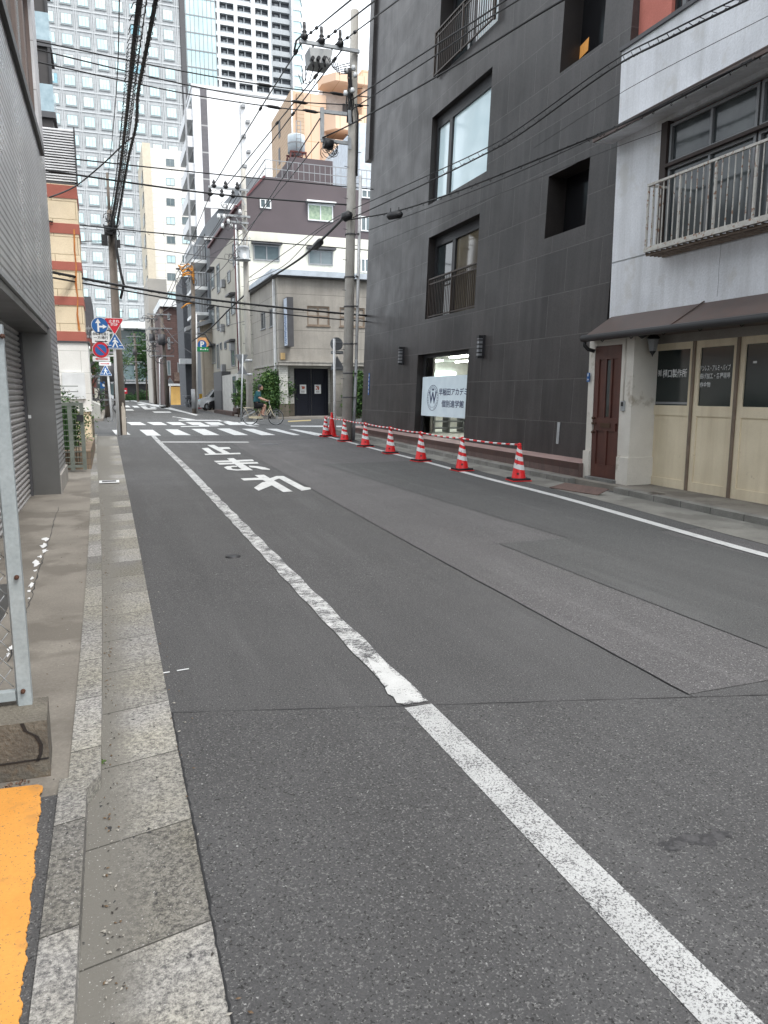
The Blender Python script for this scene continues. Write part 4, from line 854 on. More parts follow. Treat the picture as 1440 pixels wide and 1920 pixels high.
# salmon building seen above the workshop
rp = Plane((9.12, 11.72), (0, -1)); mb = MB(); t2 = thing('salmon_building', 'salmon pink rendered wall with a dark window rising above the white workshop house', 'building', (12, 6, 0))
r1 = rp.rect(1258, 10, 1302, 60); w1 = (r1[0], r1[1]+.0, r1[2]-.3, r1[3]+1.2)
a_l = rp.hit(1197, 40)[0]
rp.wall(mb, a_l, 11, 5, 16, [(*w1, .15), (w1[0]+2.6, w1[1]+2.6, w1[2], w1[3], .15)], .15); mb.quad(rp.P(a_l, 5, 0), rp.P(a_l, 16, 0), rp.P(a_l, 16, -5), rp.P(a_l, 5, -5)); mb.build('wall', M('salmon_render', (.50, .17, .13), (.44, .145, .11), rough=.9, nscale=2, bump=(30, .5, .015)), t2)
mb = MB(); rp.box(mb, a_l-.14, a_l-.002, 5, 16, -.3, .03); mb.build('brown_pillar', M('pillar_brown', (.11, .07, .06), rough=.7), t2)
for q in (w1, (w1[0]+2.6, w1[1]+2.6, w1[2], w1[3])): rp.window(t2, q, -.13, m_black, m_glass_dark, 1)

# ------------------------------------------------------------ cones and bars
m_cone = M('cone_red', (.70, .018, .02), (.62, .015, .018), rough=.42, fine=0, nscale=6); m_band = M('cone_white_band', (.80, .80, .80), rough=.45, fine=0)
def make_cone(lb, stripes=True):
    c = thing('traffic_cone', lb, 'traffic cone', local=True, group='red cones along the right road edge')
    rc = lambda z: .135-(.135-.028)*(z-.03)/.65
    mb = MB(); mb.box(-.19, .19, -.19, .19, 0, .014); mb.build('base', m_cone, c)
    mb = MB(); mb.lathe((0, 0, 0), [(rc(.014)+.01, .014), (rc(.04), .04), (rc(.60), .60), (.032, .66), (.034, .675), (.03, .69), (.0, .70)], 24); mb.build('body', m_cone, c)
    if stripes:
        for z0, z1 in ((.225, .315), (.385, .465), (.53, .595)):   # the bands wind slightly round the cone
            mb = MB(); n = 24; ph = 2.4
            for k in range(n):
                t0, t1 = 2*pi*k/n, 2*pi*(k+1)/n; o0, o1 = .025*cos(t0-ph), .025*cos(t1-ph)
                f = lambda u, z: ((rc(z)+.0025)*cos(u), (rc(z)+.0025)*sin(u), z)
                mb.add([f(t0, z0+o0), f(t1, z0+o1), f(t1, z1+o1), f(t0, z1+o0)], [(0, 1, 2, 3)], 0, True)
            mb.build('reflective_band', m_band, c)
        mb = MB(); n = 8
        for u0, z0, z1, wd in ((-2.25, .12, .155, .34), (-2.45, .30, .345, .14), (-2.45, .37, .42, .12)):
            for k in range(3):
                ua = u0+wd*k*.36; f = lambda u, z: ((rc(z)+.004)*cos(u), (rc(z)+.004)*sin(u), z)
                mb.add([f(ua, z0), f(ua+wd*.28, z0), f(ua+wd*.28, z1), f(ua, z1)], [(0, 1, 2, 3)])
        mb.build('label_marks', m_ink, c)
        mb = MB()
        for s_ in (1, -1): mb.box(-.17, .17, s_*.10 if s_ > 0 else -.17, .17 if s_ > 0 else -.10, .016, .052); mb.box(.10 if s_ > 0 else -.17, .17 if s_ > 0 else -.10, -.0999, .0999, .016, .052)
        mb.build('rubber_weight', m_ink, c)
    return c
cps = [(972, 902), (866, 883), (789, 865.5), (732, 851), (685, 838), (646, 828), (611, 819)]
names = ['first striped cone of the row, nearest the rusty ramp plate', 'second striped cone from the rusty ramp plate, right of the banner window', 'striped cone below the banner window, third from the ramp plate', 'fourth striped cone from the ramp plate, left of the banner window', 'fifth striped cone from the ramp plate, in front of the granite corner', 'striped cone just in front of the tall concrete pole', 'last striped cone of the row, at the crossing before the plain one']
cone0 = make_cone(names[0]); tops = []
for i, (c_, lb) in enumerate(zip(cps, names)):
    o = cone0 if i == 0 else copy_tree(cone0); p = G(*c_); o['label'] = lb
    o.location = (p.x, p.y, gz(p.y)+.012); o.rotation_euler.z = radians([-8, 4, 10, -5, 12, 3, 7][i]); tops.append(Vector((p.x, p.y, gz(p.y)+.675)))
    OFF[o.name] = Vector((0, 0, 0))
o = make_cone('plain red cone without bands behind the last striped cone', False); p = G(620, 818.5); o.location = (p.x+.05, p.y, gz(p.y)+.004); o['group'] = 'red cones along the right road edge'; o.scale = (1.1, 1.1, 1.18)
blb = ['nearest red and white bar, between the first and second cones', 'red and white bar between the second and third cones', 'red and white bar between the third and fourth cones', 'red and white bar between the fourth and fifth cones', 'red and white bar between the fifth cone and the one at the pole', 'farthest red and white bar, ending at the crossing']
for i in range(6):
    a, b = tops[i], tops[i+1]; L_ = (b-a).length; n = 14; mb = MB()
    for k in range(n):
        pa, pb = a.lerp(b, k/n), a.lerp(b, (k+1)/n); s0 = -.02*sin(pi*k/n); s1 = -.02*sin(pi*(k+1)/n)
        mb.cyl(pa+Vector((0, 0, s0)), pb+Vector((0, 0, s1)), .017, .017, 8, k % 2)
    for e in (a, b): mb.tube([e+Vector((.036*cos(u*pi/5), .036*sin(u*pi/5), -.015)) for u in range(10)], .008, 6, 0, closed=True)
    mb.build('cone_bar', [m_cone, m_band], label=blb[i], cat='cone bar', group='striped bars linking the cones')
# ------------------------------------------------------------ distant towers
def facade(x, y): return Plane((x, y), (1, 0))
def many(root, cells, make, name, mats, limit=95):
    """cells far too small to detail: the first ones separate parts, the remainder one part"""
    for c in cells[:limit]: mb = MB(); make(mb, c); mb.build(name, mats, root)
    if len(cells) > limit:
        mb = MB(); [make(mb, c) for c in cells[limit:]]; mb.build(name+'s', mats, root, kind='stuff')
m_gt = M('tower_grey_stone', (.45, .47, .48), (.37, .39, .40), rough=.8, nscale=.12, fine=.16, fscale=1.2, brick=dict(w=1.565, h=1.2, axis='y', mc=(.34, .35, .36), gap=.05, var=.03, off=0))
m_gt2 = M('tower_pale_stone', (.54, .56, .57), (.47, .49, .50), rough=.8, fine=.05)
m_wp = M('tower_window', (.58, .76, .78), (.48, .67, .70), rough=.15, nscale=.25, fine=0); m_wf = M('tower_window_frame', (.27, .30, .31), rough=.6, fine=0)
YT = 165; tp = facade(0, YT); t = thing('stone_office_tower', 'huge grey stone office tower with a grid of pale blue windows', 'office tower', (0, YT, .33))
a6 = tp.hit(316, 65)[0]; a0_ = tp.hit(124, 35)[0]; pit = (a6-a0_)/6; zr = tp.hit(132, 225)[1]; zp = (tp.hit(124, 35)[1]-zr)/5; xR = tp.hit(341, 150)[0]
mb = MB(); mb.box(-25, xR, YT, YT+30, 16.2, 95); mb.build('wall', m_gt, t)
mb = MB(); mb.box(xR+.05, xR+1.1, YT-.3, YT+20, 10, 95); mb.build('corner_pier', m_darkgrey, t)
mb = MB()
for k in range(-3, 8): a = a0_+pit*(k-.5); mb.box(a-.22, a-.10, YT-.18, YT, 16.5, 95); mb.box(a+.10, a+.22, YT-.18, YT, 16.5, 95)
each(mb, 'pier', m_gt2, t)
mb = MB()
for j in range(-12, 10): z_ = zr+zp*(j-.5); mb.box(-25, xR, YT-.12, YT-.001, z_-.12, z_+.08)
each(mb, 'floor_band', m_gt2, t)
cells = [(a0_+pit*k, zr+zp*j) for j in range(-10, 9) for k in range(-1, 7)]; rr = random.Random(2)
def mkw(mb, c):
    x, z = c; b = 2 if rr.random() < .05 else 1
    mb.box(x-1.0, x+1.0, YT-.05, YT-.01, z-1.02, z+.98, 0)
    for s_ in (-1, 0, 1):
        mb.box(x-.88+(s_+1)*.6, x-.88+(s_+1)*.6+.55, YT-.08, YT-.051, z-.86, z+.86, b)
        if rr.random() < .45: mb.box(x-.88+(s_+1)*.6, x-.88+(s_+1)*.6+.55, YT-.10, YT-.081, z+.86-rr.uniform(.2, 1.5), z+.86, 3)
    mb.box(x-1.05, x+1.05, YT-.16, YT-.01, z-1.2, z-1.03, 0)
many(t, cells, mkw, 'window', [m_wf, m_wp, M('tower_window_blue', (.26, .48, .56), rough=.1, fine=0), M('tower_blind', (.70, .78, .76), rough=.5, fine=0)])
# atrium at the foot of the tower
t = thing('glass_atrium', 'dark glass entrance hall with a white canopy at the end of the street', 'building', (6, 160, .33))
ap = facade(0, 160); zc = ap.hit(245, 618)[1]
mb = MB(); mb.box(-14, 22, 160, 164.9, .3, zc); mb.build('glass_wall', M('atrium_glass', (.09, .14, .15), (.16, .21, .22), rough=.12, nscale=.15, fine=0), t)
mb = MB(); mb.box(-14, 22, 156.5, 160.2, zc, zc+1.3); mb.build('canopy', m_white, t)
mb = MB()
for k in range(12): mb.box(-13+3*k, -12.8+3*k, 159.8, 160, .3, zc)
for z_ in (4.2, 7.5, 11): mb.box(-14, 22, 159.75, 159.99, z_, z_+.25)
mb.build('mullions', m_grey, t)
mb = MB(); mb.box(-14, 22, 158.6, 159.6, 3.6, 4.0); mb.box(3, 10, 159.5, 159.7, .3, 3.6, 1); mb.build('entrance', [m_grey, m_black], t)
# white balcony tower with glass wing
YT2 = 205; tp = facade(0, YT2); t = thing('balcony_tower', 'tall white residential tower with rows of dark balconies and a glass wing', 'residential tower', (40, YT2, .33))
X = lambda px_, py_=90: tp.hit(px_, py_)[0]
zf = [tp.hit(425, y)[1] for y in (42.2, 147)]; fp_ = (zf[0]-zf[1])/5; zb = zf[1]-fp_*3
m_tw = M('tower_white', (.70, .71, .72), (.64, .65, .66), rough=.7, fine=.04); m_tg = M('tower_grey', (.42, .45, .47), rough=.7, fine=.04)
mb = MB(); cols = [(X(405), X(408.5)), (X(414), X(440)), (X(447), X(472)), (X(480), X(504)), (X(511), X(544))]
hs = [(a, b, zb+fp_*j+.25, zb+fp_*j+2.0) for a, b in cols[:4] for j in range(13)]
tp.wall(mb, X(405), X(508), 2, zb+fp_*13+.5, hs, 1.4, 0, 1); mb.build('wall', [m_tw, m_tg], t)
mb = MB(); tp.wall(mb, X(508)+.01, X(546), 2, zb+fp_*13+.5, [(cols[4][0], cols[4][1], zb+fp_*j+.25, zb+fp_*j+2.0) for j in range(13)], 1.2, 0, 0); mb.build('grey_bay', m_tg, t)
hs += [(cols[4][0], cols[4][1], zb+fp_*j+.25, zb+fp_*j+2.0) for j in range(13)]
def mkb(mb, h):
    tp.box(mb, h[0], h[1], h[2], h[3], -1.5, -1.1, 0); tp.box(mb, h[0]+.1, h[1]-.1, h[2], h[2]+.45, -.3, -.25, 1); tp.box(mb, (h[0]+h[1])/2-.1, (h[0]+h[1])/2+.1, h[2], h[3], -1.0, -.4, 1); tp.box(mb, h[0]+(h[1]-h[0])*.2, h[0]+(h[1]-h[0])*.4, h[2], h[3]-.4, -1.09, -1.02, 1)
many(t, hs, mkb, 'balcony', [M('balcony_shade', (.05, .06, .075), (.10, .11, .13), rough=.4, nscale=.6, fine=0), m_tg])
mb = MB(); mb.box(X(546)+.02, X(549), YT2-1, YT2+8, 2, 110); mb.build('white_fin', m_tw, t)
mb = MB(); zt2 = 112; pts = [(X(549), YT2-.6), (X(563), YT2-.6), (X(571), YT2+2.5), (X(571), YT2+9), (X(549), YT2+9)]
mb.prism([(p[0], p[1], 2) for p in pts], (0, 0, zt2)); mb.build('glass_bay', m_wp, t)
mb = MB()
for j in range(18):
    z_ = zb+fp_*(j*1.0)+.2; mb.prism([(p[0]+(.15 if i in (1, 2, 3) else 0), p[1]-(.15 if i < 3 else 0), z_) for i, p in enumerate(pts)], (0, 0, .9))
mb.build('bay_bands', m_tw, t)
mb = MB(); xg0, xg1 = X(342, 100), X(404.5, 100); mb.box(xg0, xg1, YT2-1.2, YT2+15, 2, 112); mb.build('glass_wing', m_wp, t)
mb = MB()
for k in range(9): x = xg0+(xg1-xg0)*k/8; mb.box(x-.07, x+.07, YT2-1.28, YT2-1.2, 40, 112)
for j in range(20): z_ = zb-3+fp_*j*1.72*.88; mb.box(xg0, xg1, YT2-1.3, YT2-1.2, z_-.12, z_+.12)
mb.build('mullions', m_grey, t)
# white slab apartment block
YW_ = 95; wp = facade(0, YW_); t = thing('white_apartment_block', 'plain bright white apartment block with a dark vertical stripe and side balconies', 'apartment block', (20, YW_, .33))
Xw = lambda a, b=250: wp.hit(a, b)[0]
zt_ = wp.hit(390, 167)[1]; x0_ = Xw(365, 300)
mb = MB(); mb.box(x0_, Xw(548), YW_, YW_+9, .3, zt_); mb.build('wall', M('apartment_white', (.82, .83, .84), (.76, .77, .78), rough=.8, nscale=.2, fine=.02), t)
mb = MB(); mb.box(Xw(378), Xw(390), YW_-.08, YW_, .3, zt_+.3); mb.build('dark_stripe', M('stripe_grey', (.13, .125, .135), rough=.7, brick=dict(w=30, h=3.0, axis='y', mc=(.35, .35, .35), gap=.08, var=.02, off=0)), t)
mb = MB(); mb.box(x0_-.1, Xw(548)+.1, YW_-.1, YW_+9, zt_+.001, zt_+.35); mb.build('parapet', m_tw, t)
for j in range(14):
    z_ = zt_-2.2-j*3.0
    if z_ < 8: break
    mb = MB(); mb.box(x0_-.8, x0_, YW_+.5, YW_+9, z_-1.3, z_-1.1); mb.box(x0_-.8, x0_-.7, YW_+.5, YW_+9, z_-1.1, z_-.1); mb.box(x0_-.8, x0_, YW_+.38, YW_+.5, z_-1.3, z_-.1); mb.build('balcony', m_tw, t)
    mb = MB(); mb.box(x0_-.06, x0_-.005, YW_+1, YW_+8.5, z_-.1, z_+1.4); mb.build('window', m_glass_dark, t)
mb = MB(); mb.box(x0_-.9, x0_-.7, YW_+.3, YW_+.6, 10, zt_); mb.build('edge_fin', m_grey, t)
xa_ = Xw(451); mb = MB(); mb.cyl((xa_, YW_-.3, .3), (xa_, YW_-.3, wp.hit(451, 190)[1]), .12, .05, 6)
for k in range(8): z_ = wp.hit(451, 200+k*28)[1]; mb.box(xa_+.15+(k % 2)*.5, xa_+.6+(k % 2)*.5, YW_-.5, YW_, z_-.15, z_+.15)
mb.build('rooftop_mast', m_grey, t)
# cream hotel block
YC = 120; cp = facade(0, YC); t = thing('cream_block', 'cream multi-storey block with two columns of small windows, left of the white slab', 'apartment block', (12, YC, .33))
Xc = lambda a, b=400: cp.hit(a, b)[0]; zt_ = cp.hit(310, 280)[1]
m_cr = M('cream_block', (.76, .74, .69), (.70, .68, .63), rough=.85, nscale=.3, fine=.03, brick=dict(w=1.5, h=1.0, axis='y', mc=(.5, .48, .43), gap=.03, var=.015, off=0))
mb = MB(); mb.box(Xc(287), Xc(365), YC, YC+15, .3, zt_); mb.build('wall', m_cr, t)
mb = MB(); mb.box(Xc(272), Xc(287)-.02, YC-.4, YC+15, .3, zt_+.5); mb.build('tan_pillar', M('tan_block', (.60, .54, .43), (.55, .49, .39), rough=.85), t)
for j, y in enumerate((306, 342, 380, 415, 451, 487, 520, 555)):
    for (xa, xb) in ((311, 327), (340, 356)):
        r_ = cp.rect(xa+j*.4, y-8, xb+j*.4, y+6); cp.window(t, r_, .01, m_wf, m_glass_mid if (j+xa) % 2 else m_wp, 1, .06, .05)
mb = MB()
for j in range(9): z_ = zt_-3-j*3.0; mb.box(Xc(272)-.02-.06, Xc(272), YC+1.0, YC+5, z_-1.5, z_)
each(mb, 'side_window', m_glass_dark, t)
# ------------------------------------------------------------ orange apartment house, water tank, purple and white corner block
YO = 66; op = facade(0, YO); t = thing('orange_apartment', 'pale orange apartment house with stepped balconies behind the purple block', 'apartment house', (22, YO, .33))
Xo = lambda a, b=220: op.hit(a, b)[0]; Zo = lambda a, b: op.hit(a, b)[1]
m_or = M('orange_render', (.70, .50, .36), (.64, .46, .33), rough=.85, nscale=.4, fine=.04, brick=dict(w=2.2, h=2.9, axis='y', mc=(.48, .30, .17), gap=.025, var=.03, off=0)); m_or2 = M('tan_tile_side', (.50, .37, .26), (.46, .34, .24), rough=.85, brick=dict(w=.3, h=.3, axis='x', mc=(.35, .23, .14), gap=.02, var=.04, off=0))
x0 = Xo(546); z0 = Zo(546, 170)
mb = MB(); mb.box(x0, Xo(612), YO, YO+8, 6, z0); mb.quad((x0-.02, YO, 6), (x0-.02, YO, z0), (x0-.02, YO+8, z0), (x0-.02, YO+8, 6), 1); mb.box(Xo(556), Xo(569), YO-.25, YO, 6, z0-.2, 1); mb.build('wall', [m_or, m_or2], t)
mb = MB(); mb.box(Xo(612)+.02, Xo(700)+4, YO+1.2, YO+16, 6, Zo(650, 160)); mb.build('recessed_wall', M('pale_balcony_wall', (.60, .58, .56), rough=.8), t)
for (ya, yb) in ((150, 165), (222, 253), (273, 312)):
    mb = MB(); xb_ = Xo(602, (ya+yb)/2); mb.prism([(xb_, YO-.2, Zo(640, yb)), (xb_-.0+.9, YO-1.4, Zo(640, yb)), (Xo(720), YO-1.4, Zo(640, yb)), (Xo(720), YO+1.2, Zo(640, yb)), (xb_, YO+1.2, Zo(640, yb))], (0, 0, Zo(640, ya)-Zo(640, yb))); mb.build('balcony', m_or, t)
mb = MB(); mb.box(Xo(608), Xo(619), YO+1.1, YO+1.19, Zo(612, 218), Zo(612, 176)); mb.box(Xo(650), Xo(668), YO+1.1, YO+1.19, Zo(612, 218), Zo(612, 180)); mb.build('window', m_darkgrey, t)
mb = MB(); mb.box(Xo(672), Xo(700), YO-1, YO+4, 6, Zo(680, 140)); mb.build('stair_tower', m_or, t)
mb = MB(); mb.cyl((Xo(546)+.05, YO-.1, 6), (Xo(546)+.05, YO-.1, z0), .06); mb.cyl((Xo(602)+.1, YO-.1, 6), (Xo(602)+.1, YO-.1, Zo(602, 262)), .07); mb.build('drain_pipe', m_swhite, t)
for yy in (243, 293):
    mb = MB(); q = PX(524, yy, x0-.03); mb.box(x0-.05, x0-.021, q.y-.35, q.y+.35, q.z-.7, q.z+.7); mb.build('slit_window', m_darkgrey, t)
q = PY(606, 320, YO-3); mb = MB(); mb.lathe((0, 0, 0), [(.0, .12), (.25, .08), (.42, 0)], 16)
dish = mb.build('satellite_dish', m_swhite, t); dish.location = (q.x-t.location.x, q.y-t.location.y, q.z-t.location.z); dish.rotation_euler = (radians(75), 0, radians(-40))
t = thing('pale_blue_building', 'pale blue-white building side seen between the utility pole and the granite wall', 'building', (17, 52, .33))
bp_ = facade(0, 56); mb = MB(); mb.box(bp_.hit(674, 300)[0], 26, 56, 70, 5, bp_.hit(690, 232)[1]); mb.build('wall', M('pale_blue_wall', (.62, .68, .74), rough=.8), t)
# purple / white
XP = 7.9; YP = 47.; pp = facade(0, YP); ps = Plane((XP, YP), (0, -1))
t = thing('purple_white_block', 'five-storey corner block, purple above and white below, with hooded windows', 'apartment block', (12, 52, .33))
zwh = pp.hit(470, 433)[1]; zA = pp.hit(457, 388)[1]; zB = pp.hit(494, 331)[1]; xB = pp.hit(496, 331)[0]; YPf = 60.5
m_pu = M('purple_render', (.108, .088, .094), (.095, .078, .083), rough=.85, nscale=.6, fine=.05); m_pw = M('cream_white_render', (.70, .69, .60), (.64, .63, .55), rough=.85, nscale=.5, fine=.04, streak=.12); m_pg = M('beige_render', (.45, .43, .37), (.40, .385, .33), rough=.88, nscale=.6, fine=.05, streak=.2, brick=dict(w=40, h=6.2, axis='x', mc=(.25, .24, .2), gap=.03, var=.01, off=0, dz=-3.3))
mb = MB(); mb.box(XP, 20, YP, YPf, .3, zwh, 0); mb.quad((XP-.02, YP, .3), (XP-.02, YP, zwh), (XP-.02, YPf, zwh), (XP-.02, YPf, .3), 1); mb.build('lower_wall', [m_pw, m_pg], t)
mb = MB(); mb.prism([(XP, YP+.0, zwh), (20, YP, zwh), (20, YP, zB-.6), (xB+3, YP, zB), (xB, YP, zB), (XP, YP, zA)], (0, YPf-YP, 0)); mb.build('upper_wall', m_pu, t)
mb = MB(); mb.bar((XP-.05, YP-.05, zA), (xB, YP-.05, zB+.03), .12); mb.bar((XP-.1, YP, zA), (XP-.1, YPf, zA), .15, .15); mb.build('roof_edge', M('maroon_metal', (.13, .04, .045), rough=.6), t)
for r_, hd in (((577, 384, 624, 415), m_swhite), ((487, 373, 508, 391), None), ((676, 406, 695, 434), None), ((677, 356, 699, 372), None), ((475, 460, 524, 489), m_darkgrey), ((578, 470, 624, 497), m_darkgrey), ((676, 485, 692, 511), None)):
    r_ = pp.rect(*r_); pp.window(t, r_, .01, m_swhite if hd is not m_darkgrey else m_grey, m_curtain_green if r_[2] > zwh and r_[1]-r_[0] > 1 else m_glass_mid, 1, .07, .06, hood=hd)
for r_ in ((397, 508, 403, 542), (408, 495, 413, 550), (438, 455, 443, 500), (428, 508, 433, 530), (397, 578, 403, 611), (408, 573, 412, 620), (426, 580, 432, 611), (435, 556, 442, 590), (398, 650, 405, 682), (408, 645, 412, 692), (414, 642, 417, 656), (422, 640, 426, 655), (435, 642, 442, 687)):
    q = ps.rect(*r_); ps.window(t, (min(q[0], q[1]), max(q[0], q[1]), q[2], q[3]), .03, m_grey, m_glass_mid, 0, .06, .05, hood=m_darkgrey if r_[0] in (397, 398, 435) else None)
for (a, b) in ((414, 532), (413, 615), (415, 690), (431, 650)):
    q = PX(a, b, XP-.3); mb = MB(); mb.box(XP-.3, XP-.05, q.y-.35, q.y+.35, q.z-.25, q.z+.25); mb.build('air_conditioner', m_grey, t)
for px_ in (455, 459):
    q = PX(px_, 600, XP-.1); mb = MB(); mb.cyl((XP-.1, YP+.3+(px_ == 455)*.5, .3), (XP-.1, YP+.3+(px_ == 455)*.5, zA-1), .06); mb.build('drain_pipe', MATS['maroon_metal'] if px_ == 455 else m_swhite, t)
zst = ps.hit(430, 697)[1]; ya_ = PX(418, 740, XP-.6).y; yb_ = PX(449, 740, XP-.6).y
mb = MB(); mb.box(XP-.62, XP-.03, yb_, ya_, .33, zst-.3); mb.build('entrance_block', M('pale_render', (.56, .56, .53), rough=.85, streak=.2), t)
mb = MB(); mb.box(XP-.65, XP-.03, ya_+.02, 55.9, .33, zst); mb.build('black_garage_surround', m_darkgrey, t)
mb = MB(); mb.box(XP-.67, XP-.651, ya_+.3, 55.5, .33, zst-1.3); mb.build('garage_opening', m_ink, t)
mb = MB(); q0 = PX(441, 750, XP-.63).y; mb.box(XP-.65, XP-.621, q0-.4, q0+.75, .5, 2.7); mb.build('door', m_glass_dark, t); mb = MB(); mb.box(XP-.67, XP-.651, q0-.1, q0+.3, .5, 1.5); mb.build('door_panel', m_door, t)
mb = MB(); mb.box(XP-1.1, XP-.63, yb_-.3, ya_+1.2, .3, .55); mb.box(XP-.9, XP-.63, yb_-.6, yb_+.8, .55, .78); mb.build('brick_step', M('dark_brick', (.085, .05, .042), (.06, .04, .035), rough=.9, brick=dict(w=.25, h=.08, axis='x', mc=(.10, .09, .08), gap=.006, var=.2)), t)
# roof rail and tank
mb = MB(); zr = zB+.05
for (p, q) in (((xB+.1, YP+.2), (20, YP+.2)), ((xB+.1, YP+.2), (xB+.1, YPf))):
    for dz in (.0, .5, 1.0): mb.bar((*p, zr+dz), (*q, zr+dz), .04)
    n = 30
    for k in range(n+1): mb.bar((p[0]+(q[0]-p[0])*k/n, p[1]+(q[1]-p[1])*k/n, zr-.6), (p[0]+(q[0]-p[0])*k/n, p[1]+(q[1]-p[1])*k/n, zr+1.0), .025)
mb.build('roof_railing', m_grey, t)
YK = 53; kp = facade(0, YK); cx = kp.hit(555.5, 270)[0]; zk = [kp.hit(555, y)[1] for y in (316, 288, 254)]; rk = (kp.hit(571, 270)[0]-kp.hit(540, 270)[0])/2
mb = MB(); mb.box(kp.hit(530, 320)[0], kp.hit(605, 320)[0], YK-2.5, YK+3, zB-.4, zk[0]-.02); mb.build('penthouse', m_pu, t)
t = thing('water_tank', 'round white rooftop water tank on a rusty red lattice stand', 'water tank', (cx, YK, zk[0]))
mb = MB(); mb.lathe((cx, YK, 0), [(0, zk[1]), (rk, zk[1]), (rk, zk[2]-.12), (rk*.97, zk[2]-.02), (rk*.5, zk[2]+.08), (0, zk[2]+.1)], 24); mb.lathe((cx, YK, 0), [(rk+.03, (zk[1]+zk[2])/2-.04), (rk+.03, (zk[1]+zk[2])/2+.04)], 24, 1); mb.build('tank', [M('tank_white', (.62, .70, .75), rough=.5, nscale=1), m_grey], t)
mb = MB(); m_rr = M('rust_red_steel', (.12, .035, .03), rough=.8)
for sx in (-1, 1):
    for sy_ in (-1, 1):
        b0 = Vector((cx+sx*rk*1.15, YK+sy_*rk*1.1, zk[0])); b1_ = Vector((cx+sx*rk*.85, YK+sy_*rk*.85, zk[1])); mb.bar(b0, b1_, .09)
    mb.bar((cx+sx*rk*1.15, YK-rk*1.1, zk[0]), (cx-sx*rk*.85, YK-rk*.85, zk[1]), .05); mb.bar((cx+sx*rk*1.1, YK-rk, zk[0]), (cx+sx*rk*.9, YK+rk, zk[1]), .05); mb.bar((cx+sx*rk*1.1, YK+rk, zk[0]), (cx-sx*rk*.9, YK+rk, zk[1]), .05); mb.bar((cx+sx*.25, YK-rk*.9, zk[0]), (cx+sx*.3, YK-rk*.85, zk[1]), .05)
for z_ in (zk[1]-.05, (zk[0]+zk[1])/2): mb.box(cx-rk, cx+rk, YK-rk, YK-rk+.08, z_-.05, z_+.05); mb.box(cx-rk, cx+rk, YK+rk-.08, YK+rk, z_-.05, z_+.05)
mb.build('stand', m_rr, t)
mb = MB()
for s_ in (-.16, .16): mb.cyl((cx+s_, YK-rk-.12, zk[1]), (cx+s_, YK-rk-.12, zk[2]+.7), .025, n=6)
for k in range(7): mb.bar((cx-.16, YK-rk-.12, zk[1]+.2+k*.28), (cx+.16, YK-rk-.12, zk[1]+.2+k*.28), .03)
mb.build('ladder', m_grey, t)
# ------------------------------------------------------------ grey corner house with the dark door
YC_ = 39.1; XC = 8.5; cf = facade(0, YC_); cs = Plane((XC, YC_), (0, -1))
t = thing('grey_corner_house', 'two-storey grey rendered corner house with a dark double door and pale blue eave', 'house', (13, 43, .33))
zEv = cf.hit(600, 521)[1]
m_gr = M('grey_render', (.34, .32, .285), (.27, .255, .23), rough=.92, nscale=.9, fine=.07, fscale=15, streak=.3, stcol=(.16, .15, .135), brick=dict(w=60, h=.93, axis='y', mc=(.15, .14, .125), gap=.012, var=.02, off=0, dz=-.3))
m_gr2 = M('grey_render_side', (.36, .34, .30), (.29, .275, .25), rough=.92, nscale=.9, fine=.07, fscale=15, streak=.35, stcol=(.16, .15, .135), brick=dict(w=60, h=.93, axis='x', mc=(.15, .14, .125), gap=.012, var=.02, off=0, dz=-.3))
dr_ = cf.rect(558, 693, 622, 779); rec = (cf.hit(540, 740)[0], cf.hit(626, 740)[0], .33, cf.hit(590, 686)[1])
wr = [cf.rect(576, 574, 618, 611), cf.rect(637, 577, 684, 613)]
mb = MB(); cf.wall(mb, XC, 22, .3, zEv, [(*rec, .8)]+[(*w_, .12) for w_ in wr], .12, 0, 0)
sl_ = [cs.rect(489, 585, 498, 617), cs.rect(505, 578, 514, 612)]; sl_ = [(min(a, b), max(a, b), c, d_) for a, b, c, d_ in sl_]
cs.wall(mb, -7.6, 0, .3, zEv, [(*w_, .1) for w_ in sl_], .1, 1, 1); mb.build('wall', [m_gr, m_gr2], t)
for w_ in wr: cf.window(t, w_, -.11, m_seam, M('beige_shutter', (.34, .31, .27), rough=.7), 1, .07, .08, rail=1, sill=True)
for w_ in sl_: cs.window(t, w_, -.09, m_grey, m_glass_dark, 1, .05, .06, sill=True)
mb = MB(); mb.box(XC-.35, 22, YC_-.35, YC_+8.2, zEv, zEv+.28); mb.build('eave', M('pale_blue_trim', (.50, .56, .62), rough=.7), t)
mb = MB(); mb.box(XC-.28, 22, YC_-.28, YC_+8, zEv-.06, zEv-.002); mb.build('soffit', m_darkgrey, t)
mb = MB(); cf.box(mb, XC-.12, 22, rec[3]+.0, rec[3]+.16, 0, .32); mb.box(XC-.1, XC-.0, YC_, YC_+7, rec[3]+.02, rec[3]+.14); cf.box(mb, XC-.12, 22, rec[3]+.16, rec[3]+.21, 0, .36); mb.build('lintel_band', M('band_concrete', (.40, .385, .35), rough=.9, streak=.5), t)
m_wb = M('white_brick', (.60, .60, .56), (.54, .54, .50), rough=.7, brick=dict(w=.22, h=.10, axis='y', mc=(.36, .36, .33), gap=.008, var=.05)); m_sb = M('dark_stone_block', (.13, .115, .09), (.10, .09, .07), rough=.9, brick=dict(w=.5, h=.36, axis='y', mc=(.07, .065, .05), gap=.01, var=.12))
mb = MB(); zs_ = cf.hit(540, 757)[1]; cf.box(mb, XC-.02, rec[0], zs_, rec[3]-.01, .0, .05); cf.box(mb, rec[0]+.01, dr_[0]-.02, zs_, rec[3]-.01, -.79, -.72); cf.box(mb, dr_[1]+.02, rec[1]-.01, zs_, rec[3]-.01, -.79, -.72); each(mb, 'white_brick_facing', m_wb, t)
